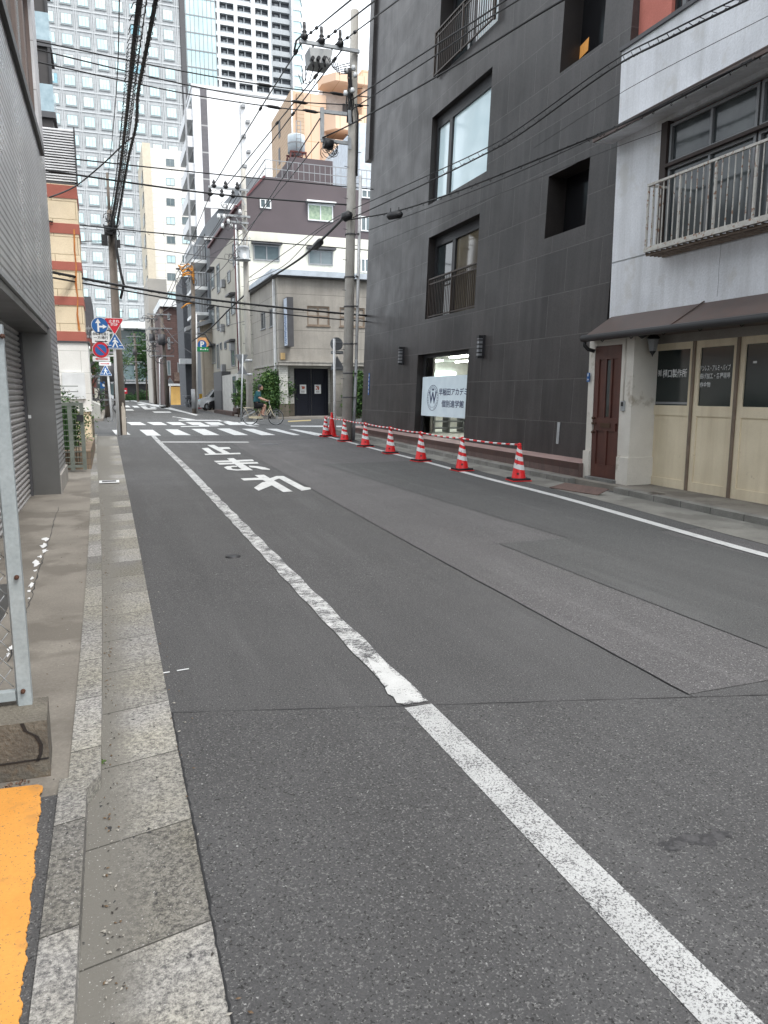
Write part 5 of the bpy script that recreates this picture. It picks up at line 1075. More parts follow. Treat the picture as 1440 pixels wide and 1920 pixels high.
mb = MB(); cf.box(mb, XC-.03, rec[0]+.02, .33, zs_, .0, .07); cf.box(mb, rec[0]+.02, dr_[0]-.02, .33, zs_, -.79, -.70); each(mb, 'stone_base', m_sb, t)
m_dd = M('midnight_door', (.010, .012, .020), rough=.35, fine=0, spec=.4); mid = (dr_[0]+dr_[1])/2
for k, (a, b) in enumerate(((dr_[0], mid-.01), (mid+.01, dr_[1]))):
    mb = MB(); cf.box(mb, a, b, .45, rec[3]-.12, -.76, -.71); cf.box(mb, a+.1, a+.16, .6, rec[3]-.3, -.71, -.69); cf.box(mb, b-.16, b-.1, .6, rec[3]-.3, -.71, -.69); d_ = mb.build('door_leaf', m_dd, t)
    r_ = cf.rect(*((568, 721, 580, 738) if k == 0 else (596, 721, 608, 738))); mb = MB(); cf.box(mb, r_[0], r_[1], r_[2], r_[3], -.71, -.68); po = mb.build('poster', m_swhite, d_)
    mb = MB(); w_ = r_[1]-r_[0]; h_ = r_[3]-r_[2]; rr = random.Random(k)
    for q in range(7): a_ = r_[0]+w_*rr.uniform(.12, .6); z_ = r_[2]+h_*rr.uniform(.42, .8); cf.box(mb, a_, a_+w_*.22, z_, z_+h_*.12, -.68, -.676+q*.0004)
    for q in range(2): cf.box(mb, r_[0]+w_*.2, r_[1]-w_*.25, r_[2]+h_*(.14+.12*q), r_[2]+h_*(.18+.12*q), -.68, -.676, 1)
    mb.build('print', [M('poster_red', (.45, .10, .05), fine=0), m_ink], po)
mb = MB(); cf.box(mb, dr_[0], dr_[1], .33, .44, -.76, -.3); mb.build('door_step', m_conc, t)
mb = MB(); z_ = cf.hit(550, 735)[1]; cf.box(mb, rec[0]+.12, rec[0]+.5, z_-.04, z_+.04, -.69, -.62); cf.box(mb, rec[0]+.5, rec[0]+.6, z_-.11, z_+.11, -.69, -.62); mb.build('mail_slot', m_ink, t)
mb = MB(); q = cf.hit(519, 640)[0]; cs.box(mb, -.62, -.50, .33, zEv-.1, .02, .14); mb.build('downpipe', m_swhite, t)
mb = MB(); z_ = cf.hit(534, 668)[1]; cf.box(mb, XC+.08, XC+.3, z_-.17, z_+.17, .0, .16); mb.build('entry_lamp', M('amber_lamp', (.6, .42, .2), rough=.5), t)
r_ = cf.rect(533, 560, 545, 651); tt = thing('blade_sign', 'tall narrow vertical sign, blue lettering on white, on the grey corner house', 'sign', (r_[0], YC_-.5, r_[2]))
mb = MB(); mb.box(r_[0], r_[0]+.32, YC_-.75, YC_-.001, r_[2], r_[3]); mb.build('box', m_darkgrey, tt)
mb = MB(); mb.box(r_[0]-.03, r_[0], YC_-.70, YC_-.05, r_[2]+.05, r_[3]-.05); fc = mb.build('face', M('sign_face', (.55, .62, .72), fine=0), tt)
mb = MB(); n = 8; rr = random.Random(8)
for k in range(n):
    z_ = r_[2]+.15+k*(r_[3]-r_[2]-1.0)/n
    for q in range(4): y_ = YC_-.64+rr.uniform(0, .3); mb.box(r_[0]-.036-.0005*q, r_[0]-.03, y_, y_+.22, z_+q*.055, z_+q*.055+.032)
mb.build('characters', m_blue, fc)
mb = MB(); q = cf.hit(556, 790)[0]
p = [G(540, 791, .012), G(583, 788.6, .012), G(583, 786.8, .012), G(540, 789, .012)]; mb.hexa([(v.x, v.y, v.z-.01) for v in p]+[tuple(v) for v in p]); mb.build('ramp_plate', M('worn_yellow', (.45, .36, .18), rough=.8), label='pale yellow ramp strip on the kerb before the grey corner house', cat='ramp plate')
mb = MB(); mb.box(8.2, 22, YC_-.9, YC_+8, .2, .42); strip(mb, 6.9, XP, YC_+.2, 62, .10, step=3, side=.15); struct('far_pavement', mb, M('far_pavement_conc', (.28, .26, .23), (.20, .18, .16), rough=.9, nscale=1.5))
for (c, rd, n, lb, nm, sd_) in (((8.2, 39.6, 1.75), (1.15, .8, 1.25), 9000, 'leafy green bush behind the cyclist at the corner house', 'bush', 31), ((7.0, 42.5, 1.7), (.45, .6, 1.1), 2600, 'thin green shrub left of the bare concrete pole', 'bush', 32), ((12.6, YC_-.9, 1.6), (.85, .5, 1.6), 9000, 'dense dark ivy mass on the wall right of the dark double door', 'ivy', 33)):
    tt = thing(nm, lb, 'shrub' if nm == 'bush' else 'ivy', (c[0], c[1], .33)); mb = MB(); leaves(mb, c, rd, n, .075, sd_, (0, 0, 1, 2)); mb.build('foliage', [m_leaf[0], m_leaf[1], m_leaf[2]], tt)
    mb = MB(); rr = random.Random(sd_)
    for k in range(5): mb.tube([(c[0]+rr.uniform(-.2, .2), c[1], .33), (c[0]+rr.uniform(-.4, .4)*rd[0], c[1], 1.2), (c[0]+rr.uniform(-.8, .8)*rd[0], c[1]+rr.uniform(-.2, .2), 1.2+rd[2]*.8)], [.035, .02, .008], 5)
    mb.build('stems', m_bark, tt)
# ------------------------------------------------------------ buildings further along the right side
YB5 = 62; g5 = facade(0, YB5); t = thing('grey_balcony_house', 'grey apartment house with white-edged balconies beyond the purple block', 'apartment house', (12, 68, .33))
m_g5 = M('blue_grey_render', (.17, .185, .20), (.145, .16, .175), rough=.85, nscale=.5, fine=.04); x0 = 7.9
zt5 = g5.hit(430, 330)[1]; zs5 = g5.hit(400, 395)[1]
mb = MB(); mb.prism([(x0, YB5, .3), (20, YB5, .3), (20, YB5, zt5), (x0+3.2, YB5, zt5), (x0, YB5, zs5-1)], (0, 15, 0)); mb.build('wall', m_g5, t)
mb = MB(); z_ = g5.hit(420, 388)[1]; mb.box(x0-.15, 16, YB5-.2, YB5, z_-.2, z_+.25); z_ = g5.hit(400, 448)[1]; mb.box(x0-.2, 14, YB5-.2, YB5, z_-.12, z_+.12); mb.build('white_band', m_swhite, t)
for yy in (447, 508, 565):
    z_ = PX(388, yy, x0-1).z; mb = MB(); mb.box(x0-1.1, x0, YB5+.5, YB5+6.5, z_-.25, z_); mb.build('balcony_slab', m_swhite, t)
    mb = MB()
    for k in range(22): mb.box(x0-1.08, x0-1.04, YB5+.5+k*.27, YB5+.53+k*.27, z_, z_+1.1)
    mb.box(x0-1.1, x0-1.02, YB5+.5, YB5+6.5, z_+1.05, z_+1.12)
    for k in range(5): mb.box(x0-1.05+k*.22, x0-1.02+k*.22, YB5+.5, YB5+.53, z_, z_+1.1)
    mb.box(x0-1.1, x0, YB5+.48, YB5+.55, z_+1.05, z_+1.12); mb.build('balcony_railing', m_galv, t)
    mb = MB(); mb.box(x0-.05, x0-.003, YB5+1, YB5+6, z_+.0, z_+2.1); mb.build('window', m_ink, t)
t = thing('beige_panel_house', 'beige panelled house with a dark sloping eave, behind the parked van', 'house', (12, 62, .33))
x0 = PY(378, 650, 61).x; mb = MB(); mb.box(x0, 9, 61, 61.9, .3, PY(380, 600, 61).z); mb.build('wall', M('beige_panels', (.44, .39, .31), (.39, .34, .27), rough=.85, brick=dict(w=2.4, h=6.4, axis='y', mc=(.25, .22, .18), gap=.03, var=.02, off=0)), t)
mb = MB(); z_ = PY(380, 600, 61).z; mb.hexa([(x0-1.2, 60.4, z_-.9), (14, 60.4, z_+1.9), (14, 61.95, z_+1.9), (x0-1.2, 61.95, z_-.9), (x0-1.2, 60.4, z_-.6), (14, 60.4, z_+2.2), (14, 61.95, z_+2.2), (x0-1.2, 61.95, z_-.6)]); mb.build('roof_eave', m_grey, t)
t = thing('slate_narrow_house', 'narrow dark grey house front beside the brown tiled one', 'house', (10, 78, .33))
xn0, xn1 = PY(346, 650, 77).x, PY(379, 650, 77).x; mb = MB(); mb.box(xn0, 13, 77, 84, .3, PY(365, 520, 77).z); mb.build('wall', M('slate_wall', (.10, .105, .115), rough=.8, brick=dict(w=3, h=8, axis='y', mc=(.06, .06, .06), gap=.04, var=.08, off=0)), t)
mb = MB(); z_ = PY(352, 678, 76.8).z; mb.box(xn0-.6, xn0+.5, 75.8, 77, z_-.25, z_+.25); mb.build('white_awning', m_swhite, t)
mb = MB()
for yy in (530, 585, 640, 700): z_ = PY(352, yy, 77).z; mb.box(xn0+1.2, xn0+2.2, 76.9, 77, z_-1.0, z_+.9)
each(mb, 'window', m_ink, t)
YBR = 92; bp2 = facade(0, YBR); t = thing('brown_tiled_building', 'dark brown tiled building with slit windows above a small yellow-lit restaurant front', 'building', (9, YBR, .33))
m_bt = M('brown_tile', (.095, .052, .045), (.08, .044, .038), rough=.7, brick=dict(w=.6, h=.25, axis='y', mc=(.06, .035, .03), gap=.02, var=.08), fine=.05)
xb0, xb1 = bp2.hit(304, 650)[0], bp2.hit(346, 650)[0]; mb = MB(); mb.box(xb0, xb1, YBR, YBR+12, .3, bp2.hit(325, 575)[1]); mb.build('wall', m_bt, t)
mb = MB(); mb.box(xb0-.1, xb1, YBR-.5, YBR+12, bp2.hit(325, 576)[1], bp2.hit(325, 563)[1]); mb.build('white_parapet', m_swhite, t)
for (a, b, c, d_) in ((333, 585, 341, 618), (334, 632, 341, 662), (333, 680, 342, 705), (314, 588, 319, 600), (313, 676, 320, 704), (314, 632, 319, 655)):
    r_ = bp2.rect(a, b, c, d_); bp2.window(t, r_, .02, m_grey, m_glass_mid, 0, .09, .08)
mb = MB(); zc_ = bp2.hit(325, 722)[1]; mb.box(xb0+.3, bp2.hit(362, 740)[0]-.1, YBR-1.2, YBR, zc_-.1, zc_+.15); mb.build('shop_canopy', m_swhite, t)
mb = MB(); mb.box(xb0+.6, bp2.hit(362, 740)[0], YBR-.06, YBR+3, .33, zc_-.2); mb.build('shop_front', M('glowing_shop_wall', (.70, .47, .16), (.52, .34, .12), rough=.8, nscale=1, emit=((1, .6, .2), .12)), t); mb = MB(); mb.box(xb0+1.9, xb0+3.6, YBR-.1, YBR-.06, .33, zc_-.5); mb.build('shop_door', m_door, t)  # shop lighting put in as a weak glow of the wall itself
mb = MB(); zc2 = bp2.hit(325, 716)[1]; mb.box(xb0+1.2, xb1-.3, YBR-.3, YBR, zc2+.1, zc2+1.1); mb.build('carved_fascia', M('carved_wood', (.08, .05, .04), (.14, .10, .08), nscale=3), t)
YBG = 118; b3 = facade(0, YBG); t = thing('pale_side_block', 'pale concrete block with air conditioners at the far end of the right side', 'building', (10, YBG, .33))
mb = MB(); mb.box(b3.hit(274, 650)[0], b3.hit(306, 650)[0], YBG-12, YBG-.5, .3, b3.hit(290, 545)[1]); mb.build('wall', M('pale_concrete', (.46, .43, .385), (.40, .375, .335), rough=.88, nscale=.4, brick=dict(w=50, h=5, axis='y', mc=(.3, .28, .25), gap=.05, var=.02, off=0)), t)
mb = MB(); x_ = b3.hit(296, 640)[0]
for k in range(4): mb.box(x_, x_+.9, YBG-12.4, YBG-12, 3+k*2.6, 3.7+k*2.6)
each(mb, 'air_conditioner', m_grey, t)
# ------------------------------------------------------------ left side beyond the crossing
t = thing('slate_building', 'dark slate grey building with balcony fence left beyond the crossing', 'building', (-5, 62, .33))
f6 = facade(0, 60); mb = MB(); mb.box(-12, f6.hit(173, 600)[0], 60, 70, .3, f6.hit(165, 556)[1]); mb.build('wall', M('slate_dark', (.085, .085, .092), rough=.8), t)
mb = MB(); mb.box(-12, f6.hit(173, 600)[0]-.02, 59.4, 60, f6.hit(165, 630)[1]-.15, f6.hit(165, 630)[1]); mb.build('balcony_slab', m_grey, t)
mb = MB(); [mb.bar((f6.hit(172, 600)[0]-k*.25, 59.45, f6.hit(165, 630)[1]), (f6.hit(172, 600)[0]-k*.25, 59.45, f6.hit(165, 612)[1]), .04) for k in range(8)]; mb.build('balcony_railing', m_grey, t)
f7 = facade(0, 54); t = thing('red_brick_building', 'small red brick building with a white drainpipe beyond the crossing on the left', 'building', (-4, 54, .33))
mb = MB(); mb.box(-9, f7.hit(175, 660)[0], 54, 59, .3, f7.hit(170, 634)[1]); mb.build('wall', M('red_brick', (.20, .055, .045), (.16, .045, .04), brick=dict(w=.23, h=.08, axis='y', mc=(.12, .06, .05), gap=.01, var=.12), rough=.9), t)
mb = MB(); x_ = f7.hit(167.5, 660)[0]; mb.cyl((x_, 53.9, .4), (x_, 53.9, f7.hit(170, 645)[1]), .07); mb.build('drainpipe', m_swhite, t)
f8 = facade(0, 47); t = thing('garden_wall', 'white capped garden wall with a black fence beyond the utility cabinet', 'wall', (-3, 47, .33))
mb = MB(); xx = f8.hit(181, 740)[0]; mb.box(-7, f8.hit(170, 740)[0], 47, 47.3, .3, f8.hit(170, 720)[1]); mb.box(xx-.1, xx+.12, 47, 52, .3, f8.hit(180, 728)[1]); mb.build('wall', m_pw, t); mb = MB()
for k in range(7): x_ = f8.hit(170, 740)[0]+.06+k*.07; mb.box(x_, x_+.04, 47.1, 47.14, .33, f8.hit(175, 729)[1])
mb.build('fence_bars', m_black, t)
q = G(189, 789); f9 = facade(0, q.y); r_ = f9.rect(169, 757, 188.5, 788); t = thing('utility_cabinet', 'beige roadside utility cabinet with a sloping top at the left corner', 'utility cabinet', (r_[0], q.y, .33))
mb = MB(); mb.hexa([(r_[0], q.y, .33), (r_[1], q.y, .33), (r_[1], q.y+.9, .33), (r_[0], q.y+.9, .33), (r_[0], q.y, r_[3]+.16), (r_[1], q.y, r_[3]-.08), (r_[1], q.y+.9, r_[3]-.0), (r_[0], q.y+.9, r_[3]+.2)]); mb.build('cabinet', M('cabinet_beige', (.42, .42, .38), rough=.7, nscale=2), t)
mb = MB(); mb.box(r_[0]+.04, r_[1]-.04, q.y-.012, q.y, .45, r_[3]-.2); mb.build('door', MATS['cabinet_beige'], t)
mb = MB(); strip(mb, -8, -.35, 38.8, 60, .10, step=3, side=.12); struct('left_far_pavement', mb, MATS['far_pavement_conc'])
q = G(172, 800, .5); t = thing('brick_pier', 'short brown stone pier at the near corner of the left pavement', 'pier', (-.8, 22.5, .2))
mb = MB(); mb.box(-1.4, PY(176, 790, 26).x, 25.6, 26.4, .2, PY(165, 780, 26).z); mb.build('wall', m_sb, t)
def tree(lb, c, h, rd, n, sd_, size=.12, mi=(0, 1, 2), group=None):
    tt = thing('tree', lb, 'tree', c, group); mb = MB(); x, y, z = c; rr = random.Random(sd_)
    mb.tube([(x, y, z), (x+.1, y, z+h*.35), (x, y, z+h*.7)], [.16, .12, .06], 8)
    for k in range(7): a = k*.9; mb.tube([(x+.05, y, z+h*(.35+.05*k)), (x+cos(a)*rd[0]*.4, y+sin(a)*rd[1]*.4, z+h*(.5+.05*k)), (x+cos(a)*rd[0]*.8, y+sin(a)*rd[1]*.8, z+h*(.62+.05*k))], [.06, .04, .015], 6)
    mb.build('trunk', m_bark, tt); mb = MB(); leaves(mb, (x, y, z+h-rd[2]), rd, n, size, sd_, mi); mb.build('crown', [m_leaf[0], m_leaf[1], m_leaf[2]], tt); return tt
q = PY(176, 700, 50); tree('bushy green tree behind the road signs on the left pavement', (q.x-.3, 50, .4), 4.3, (1.1, 1.2, 1.15), 3000, 41, .07)
q = PY(212, 690, 90); tree('green tree seen between the sign pole and the leaning utility pole', (q.x, 90, .35), 7.5, (2.2, 2.0, 2.3), 2500, 42, .14)
q = PY(192, 740, 48); mb = MB(); leaves(mb, (q.x-.2, 50.5, 1.3), (.35, 1.5, .8), 1200, .06, 43, (0, 2)); mb.build('shrub', [m_leaf[0], m_leaf[1], m_leaf[2]], label='dark green shrub row along the garden wall beyond the cabinet', cat='shrub')
q = PY(270, 700, 150); tree('dark green roadside tree in front of the glass entrance hall, right', (q.x+.3, 150, .35), 14, (2.6, 2.6, 5.5), 3500, 44, .25, (0, 2))
mb = MB(); leaves(mb, (8, 157, 1.2), (7.5, .8, .9), 3000, .2, 45, (0, 1, 2)); mb.box(0, 16, 156.8, 157.3, .3, 1.4, 2); mb.build('hedge', [m_leaf[0], m_leaf[1], m_leaf[2]], label='low green hedge in front of the glass entrance hall', cat='hedge')
q = G(268, 753); mb = MB(); leaves(mb, (q.x+2.5, 118, 1.5), (.9, .9, 1.3), 700, .14, 46, (3, 1)); mb.build('shrub', m_leaf, label='bright yellow-green shrub at the far end of the right pavement', cat='shrub')
# ------------------------------------------------------------ utility poles
def V(x, y, Y): return PY(x, y, Y)
def pole(lb, base, top, r0, r1, m, mid=None, Y=None, steps=True):
    """base and top in picture pixels at depth Y"""
    t = thing('utility_pole', lb, 'utility pole', (V(*base, Y).x, Y, gz(Y)))
    b = V(*base, Y); b.z = gz(Y)-.05; tp_ = V(*top, Y); mb = MB(); mb.tube([b, b.lerp(tp_, .5), tp_], [r0, (r0+r1)/2, r1], 16)
    mb.build('pole', m, t)
    if steps:
        mb = MB(); n = int((tp_.z-b.z-2)/.45)
        for k in range(n): p = b.lerp(tp_, (2+k*.45)/(tp_.z-b.z)); s_ = 1 if k % 2 else -1; mb.cyl(p, p+Vector((s_*.26, -.1, 0)), .010, n=5)
        mb.build('step_bolts', m_darkgrey, t)
    return t, b, tp_
def insulator(mb, p, s=1., mi=0):
    p = Vector(p); mb.lathe((p.x, p.y, p.z), [(.02*s, 0), (.02*s, .05*s), (.07*s, .06*s), (.04*s, .10*s), (.075*s, .12*s), (.04*s, .16*s), (.06*s, .18*s), (.02*s, .25*s), (0, .26*s)], 10, mi)
YR_ = 22.6
tR, bR, pR = pole('tall concrete utility pole beside the granite building carrying the switch box', (650, 826), (665, 20), .165, .12, m_pole, Y=YR_)
mb = MB(); c0, c1 = V(671, 826, 22.5), V(670, 675, 22.5); q_ = V(664, 826, 22.5); mb.cyl((q_.x-.03, 22.5, .1), (V(668, 675, 22.5)), .055, n=10); mb.build('conduit', m_grey, tR)
mb = MB(); mb.cyl(V(668, 675, 22.5), V(676, 330, 22.5), .05, n=10); mb.build('upper_conduit', m_white, tR)
mb = MB()
for yy in (440, 520, 575, 645, 700, 745): p = V(650+(826-yy)*.0185, yy, YR_); mb.lathe((p.x, p.y, p.z-.02), [(.168, 0), (.172, 0), (.172, .04), (.168, .04)], 16); mb.box(p.x+.14, p.x+.22, 22.4, 22.46, p.z-.02, p.z+.02)
each(mb, 'steel_band', m_darkgrey, tR)
mb = MB(); A, B_ = V(561, 77, YR_-.2), V(674, 97, YR_-.2); mb.bar(A, B_, .09, .09); mb.build('crossarm', m_galv, tR)
mb = MB()
for (px_, py_) in ((571, 72), (603, 80), (638, 86)): p = V(px_, py_, YR_-.25); mb.lathe(p, [(.03, -.05), (.10, 0), (.11, .08), (.05, .14), (.08, .17), (.04, .22), (.05, .30), (.045, .42), (0, .43)], 10); mb.tube([p+Vector((-.04, 0, .1)), p+Vector((-.22, .1, -.05)), p+Vector((-.28, .15, -.35))], .03, 6)
each(mb, 'insulator', m_black, tR)
sb = [V(576, 95, YR_), V(620, 100, YR_), V(613, 130, YR_), V(578, 124, YR_)]
mb = MB(); mb.hexa([sb[3]+Vector((0, -.35, 0)), sb[2]+Vector((0, -.35, 0)), sb[2]+Vector((0, .3, 0)), sb[3]+Vector((0, .3, 0)), sb[0]+Vector((0, -.25, 0)), sb[1]+Vector((0, -.25, 0)), sb[1]+Vector((0, .3, 0)), sb[0]+Vector((0, .3, 0))]); o = mb.build('switch_box', M('switch_grey', (.33, .34, .34), (.27, .28, .28), rough=.6, nscale=3), tR)
mb = MB()
for k in range(3): p = V(587+k*11, 108, YR_-.45); mb.cyl(p, p+Vector((0, .2, 0)), .055, n=10); mb.cyl(p+Vector((0, .1, 0)), p+Vector((.02, .05, -.22)), .03, n=6)
for k in range(4): p = V(584+k*9, 93, YR_-.1); mb.bar(p, p+Vector((.1, 0, 0)), .04)
each(mb, 'bushing', m_black, o)
mb = MB(); A1, A2, A3, A4 = V(604, 209, YR_-.15), V(657, 215, YR_-.15), V(602, 263, YR_-.15), V(657, 269, YR_-.15)
mb.bar(A1, A2, .09); mb.bar(A3, A4, .09); mb.bar(A1+Vector((0, 0, .1)), V(604, 262, YR_-.15), .10); mb.bar(V(655, 207, YR_-.2), V(656, 232, YR_-.2), .1, .05); mb.bar(V(655, 258, YR_-.2), V(656, 280, YR_-.2), .1, .05); each(mb, 'bracket_arm', m_galv, tR)
mb = MB(); rr = random.Random(17)
for k in range(7): mb.tube([V(652+k*1.3+rr.uniform(-2, 2), 128+j*17, 22.42)+Vector((rr.uniform(-.05, .05), 0, 0)) for j in range(7)], .022, 5)
for k in range(5): mb.tube([V(612+k*5, 105+k*3, 22.2), V(625+k*3, 128+k*3, 22.2), V(640, 122+k*4, 22.2), V(656, 118+k*5, 22.3)], .014, 5)
for k in range(3): mb.tube([V(578+k*11, 124, 22.4), V(572+k*8, 150+4*k, 22.4), V(566+k*4, 158, 22.5), V(560+k*6, 140-k*8, 22.6)], .014, 5)
for k in range(14): a_ = rr.uniform(0, 6.28); c_ = V(618+rr.uniform(-8, 10), 278+rr.uniform(-8, 10), 22.3); rr_ = rr.uniform(.08, .2); mb.tube([c_+Vector((rr_*cos(a_+u*.7), rr.uniform(-.03, .03), rr_*sin(a_+u*.7))) for u in range(7)], .010, 5)
mb.tube([V(667, 195, 22.4), V(671, 215, 22.4), V(669, 330, 22.4)], .03, 6); mb.build('cable_bundle', m_wire, tR)
mb = MB()
for (px_, py_) in ((663, 127), (649, 132), (666, 140), (648, 174), (661, 169)): p = V(px_, py_, 22.3); mb.lathe(p, [(0, -.07), (.06, -.07), (.065, 0), (.05, .06), (0, .07)], 10)
each(mb, 'white_insulator', m_swhite, tR)
mb = MB(); p = V(619, 272, 22.35); mb.cyl(V(607, 268, 22.35), V(624, 272, 22.35), .16, .13, 12); mb.build('splice_case', m_black, tR)
# left pole with signs
YL = 27.5
tL, bL, pL = pole('brown-grey utility pole behind the stop sign at the left crossing corner', (229, 815), (207, 395), .165, .115, m_pole_dark, Y=YL)
mb = MB(); mb.cyl(V(206, 420, YL-.05), V(201, 324, YL-.05), .05, .045, 8); mb.build('top_extension', m_pole_dark, tL)
mb = MB(); rr = random.Random(23)
for (x, y, w, h) in ((196, 450, 9, 16), (221, 457, 7, 11), (203, 432, 12, 14), (212, 425, 8, 18)): p = V(x, y, YL-.25); s_ = .02; mb.box(p.x-w*s_*.55, p.x+w*s_*.55, YL-.35, YL-.1, p.z-h*s_*.5, p.z+h*s_*.5)
for k in range(16): c_ = V(208+rr.uniform(-8, 9), 425+rr.uniform(-20, 14), YL-.3); a_ = rr.uniform(0, 6); mb.tube([c_+Vector((.14*cos(a_+u*.8), -.03*u, .14*sin(a_+u*.8))) for u in range(5)], .014, 5)
each(mb, 'cable_box', m_black, tL)
mb = MB()
for k in range(5):
    t0, t1 = -1.5+k*.2, -1.3+k*.2; h_ = 1.15-.12*abs(k-1.5); f = lambda u, z: (bL.x+(.168-.004*z)*cos(u)-.025*z*.0+(pL.x-bL.x)*z/(pL.z-bL.z), YL+(.168-.004*z)*sin(u), gz(YL)+z)
    mb.quad(f(t0, .0), f(t1, .0), f(t1, h_), f(t0, h_+.05))
mb.build('bare_patch', M('bare_patch', (.50, .45, .38), rough=.9), tL)
mb = MB(); mb.tube([V(215, 425, YL-.3), V(219, 470, YL-.35), V(226, 510, YL-.35), V(232, 534, YL-.35), V(226, 560, YL-.2)], .045, 7); mb.build('riser_cable', m_wire, tL)
# mid pole with transformer can
YM = 37.
tM, bM, pM = pole('concrete utility pole with a grey transformer can in front of the corner house', (469, 790), (456, 317), .17, .11, m_pole, Y=YM)
mb = MB(); mb.bar(V(391, 350, YM-.2), V(466, 357, YM-.2), .09); mb.bar(V(408, 402, YM-.2), V(469, 407, YM-.2), .09); mb.bar(V(428, 415, YM-.2), V(466, 419, YM-.2), .08); mb.bar(V(446, 356, YM-.2), V(460, 385, YM-.2), .05); mb.bar(V(443, 410, YM-.2), V(464, 434, YM-.2), .05); mb.bar(V(430, 487, YM-.2), V(468, 488, YM-.2), .08); each(mb, 'crossarm', m_galv, tM)
mb = MB()
for (px_, py_) in ((401, 348), (423, 350), (445, 352), (394, 363), (416, 365), (437, 367)): p = V(px_, py_, YM-.2); mb.lathe((p.x, p.y, p.z-.12), [(.03, 0), (.12, .06), (.13, .14), (.05, .2), (.09, .25), (.03, .38), (0, .4)], 8)
each(mb, 'insulator', m_black, tM)
mb = MB(); p = V(457, 489, YM-.45); hh = V(457, 464, YM-.45).z-p.z; mb.lathe(p, [(0, 0), (.30, 0), (.34, .02), (.34, .06), (.27, .08), (.27, hh-.05), (.30, hh), (.22, hh+.06), (0, hh+.08)], 20); tc_ = mb.build('transformer', m_galv, tM)
mb = MB()
for k in range(4): mb.tube([p+Vector((-.24+.16*k, -.12, hh)), p+Vector((-.26+.16*k, -.18, hh+.15)), p+Vector((-.3+.2*k, 0, hh+.5))], .02, 5)
for s_ in (-1, 1): mb.bar(p+Vector((s_*.27, -.02, .15)), p+Vector((s_*.27, -.02, hh-.1)), .06)
mb.build('bushings', m_galv, tc_)
mb = MB(); rr = random.Random(29)
for k in range(40):
    c_ = V(440+rr.gauss(0, 14), 408+rr.gauss(0, 16) if k < 26 else 478+rr.gauss(0, 7), YM-.3-rr.uniform(0, .3)); a_ = rr.uniform(0, 6); mb.tube([c_+Vector((rr.uniform(.1, .2)*cos(a_+u*.9), -.02*u, .16*sin(a_+u*.9))) for u in range(5)], .012, 4)
each(mb, 'service_loop', m_wire2, tM)
mb = MB()
for k in range(6): c_ = V(420+rr.uniform(-12, 30), 400+rr.uniform(-4, 24), YM-.35); mb.lathe(c_, [(0, -.1), (.07, -.1), (.08, 0), (.05, .1), (0, .12)], 8)
each(mb, 'white_insulator', m_swhite, tM)
mb = MB(); b = V(460, 690, YM-.02)
for yy in (676, 702): p = V(466, yy, YM); mb.lathe((p.x, p.y, p.z-.05), [(.175, 0), (.19, 0), (.19, .1), (.175, .1)], 16)
each(mb, 'steel_band', m_galv, tM)
# farther poles
YF = 51.6; tF, bF, pF = pole('weathered far utility pole wrapped with orange cable guards, before the parked van', (365, 776), (361, 492), .17, .12, m_pole_dark, Y=YF)
mb = MB(); mb.cyl((V(370, 776, YF-.1).x, YF-.1, .33), V(368, 588, YF-.1), .05, n=8); mb.build('conduit', m_white, tF)
mb = MB(); p = V(364, 752, YF); mb.lathe((p.x, p.y, p.z-.5), [(.17, 0), (.18, 0), (.18, 1.3), (.17, 1.3)], 14); mb.build('pale_wrap', m_grey, tF)
mb = MB(); rr = random.Random(31)
for k in range(5): y0 = 498+k*4; mb.tube([V(334+k*3, y0, YF-.3), V(342, y0+7+rr.uniform(-4, 4), YF-.4), V(352, y0-1+rr.uniform(-3, 3), YF-.35), V(360, y0+2, YF-.25), V(364, y0+18, YF-.2)], .05, 6)
mb.tube([V(340, 578, YF-.3), V(350, 570, YF-.3), V(360, 568, YF-.2)], .05, 6); mb.build('orange_cable_guards', M('cable_guard_orange', (.70, .30, .05), rough=.6), tF)
mb = MB(); mb.bar(V(330, 504, YF-.2), V(366, 506, YF-.2), .1); mb.bar(V(330, 566, YF-.2), V(366, 566, YF-.2), .1)
for k in range(18): c_ = V(346+rr.gauss(0, 9), 520+rr.gauss(0, 28), YF-.3); a_ = rr.uniform(0, 6); mb.tube([c_+Vector((.3*cos(a_+u*.9), -.02*u, .3*sin(a_+u*.9))) for u in range(5)], .02, 4)
each(mb, 'crossarm_wiring', m_wire2, tF)
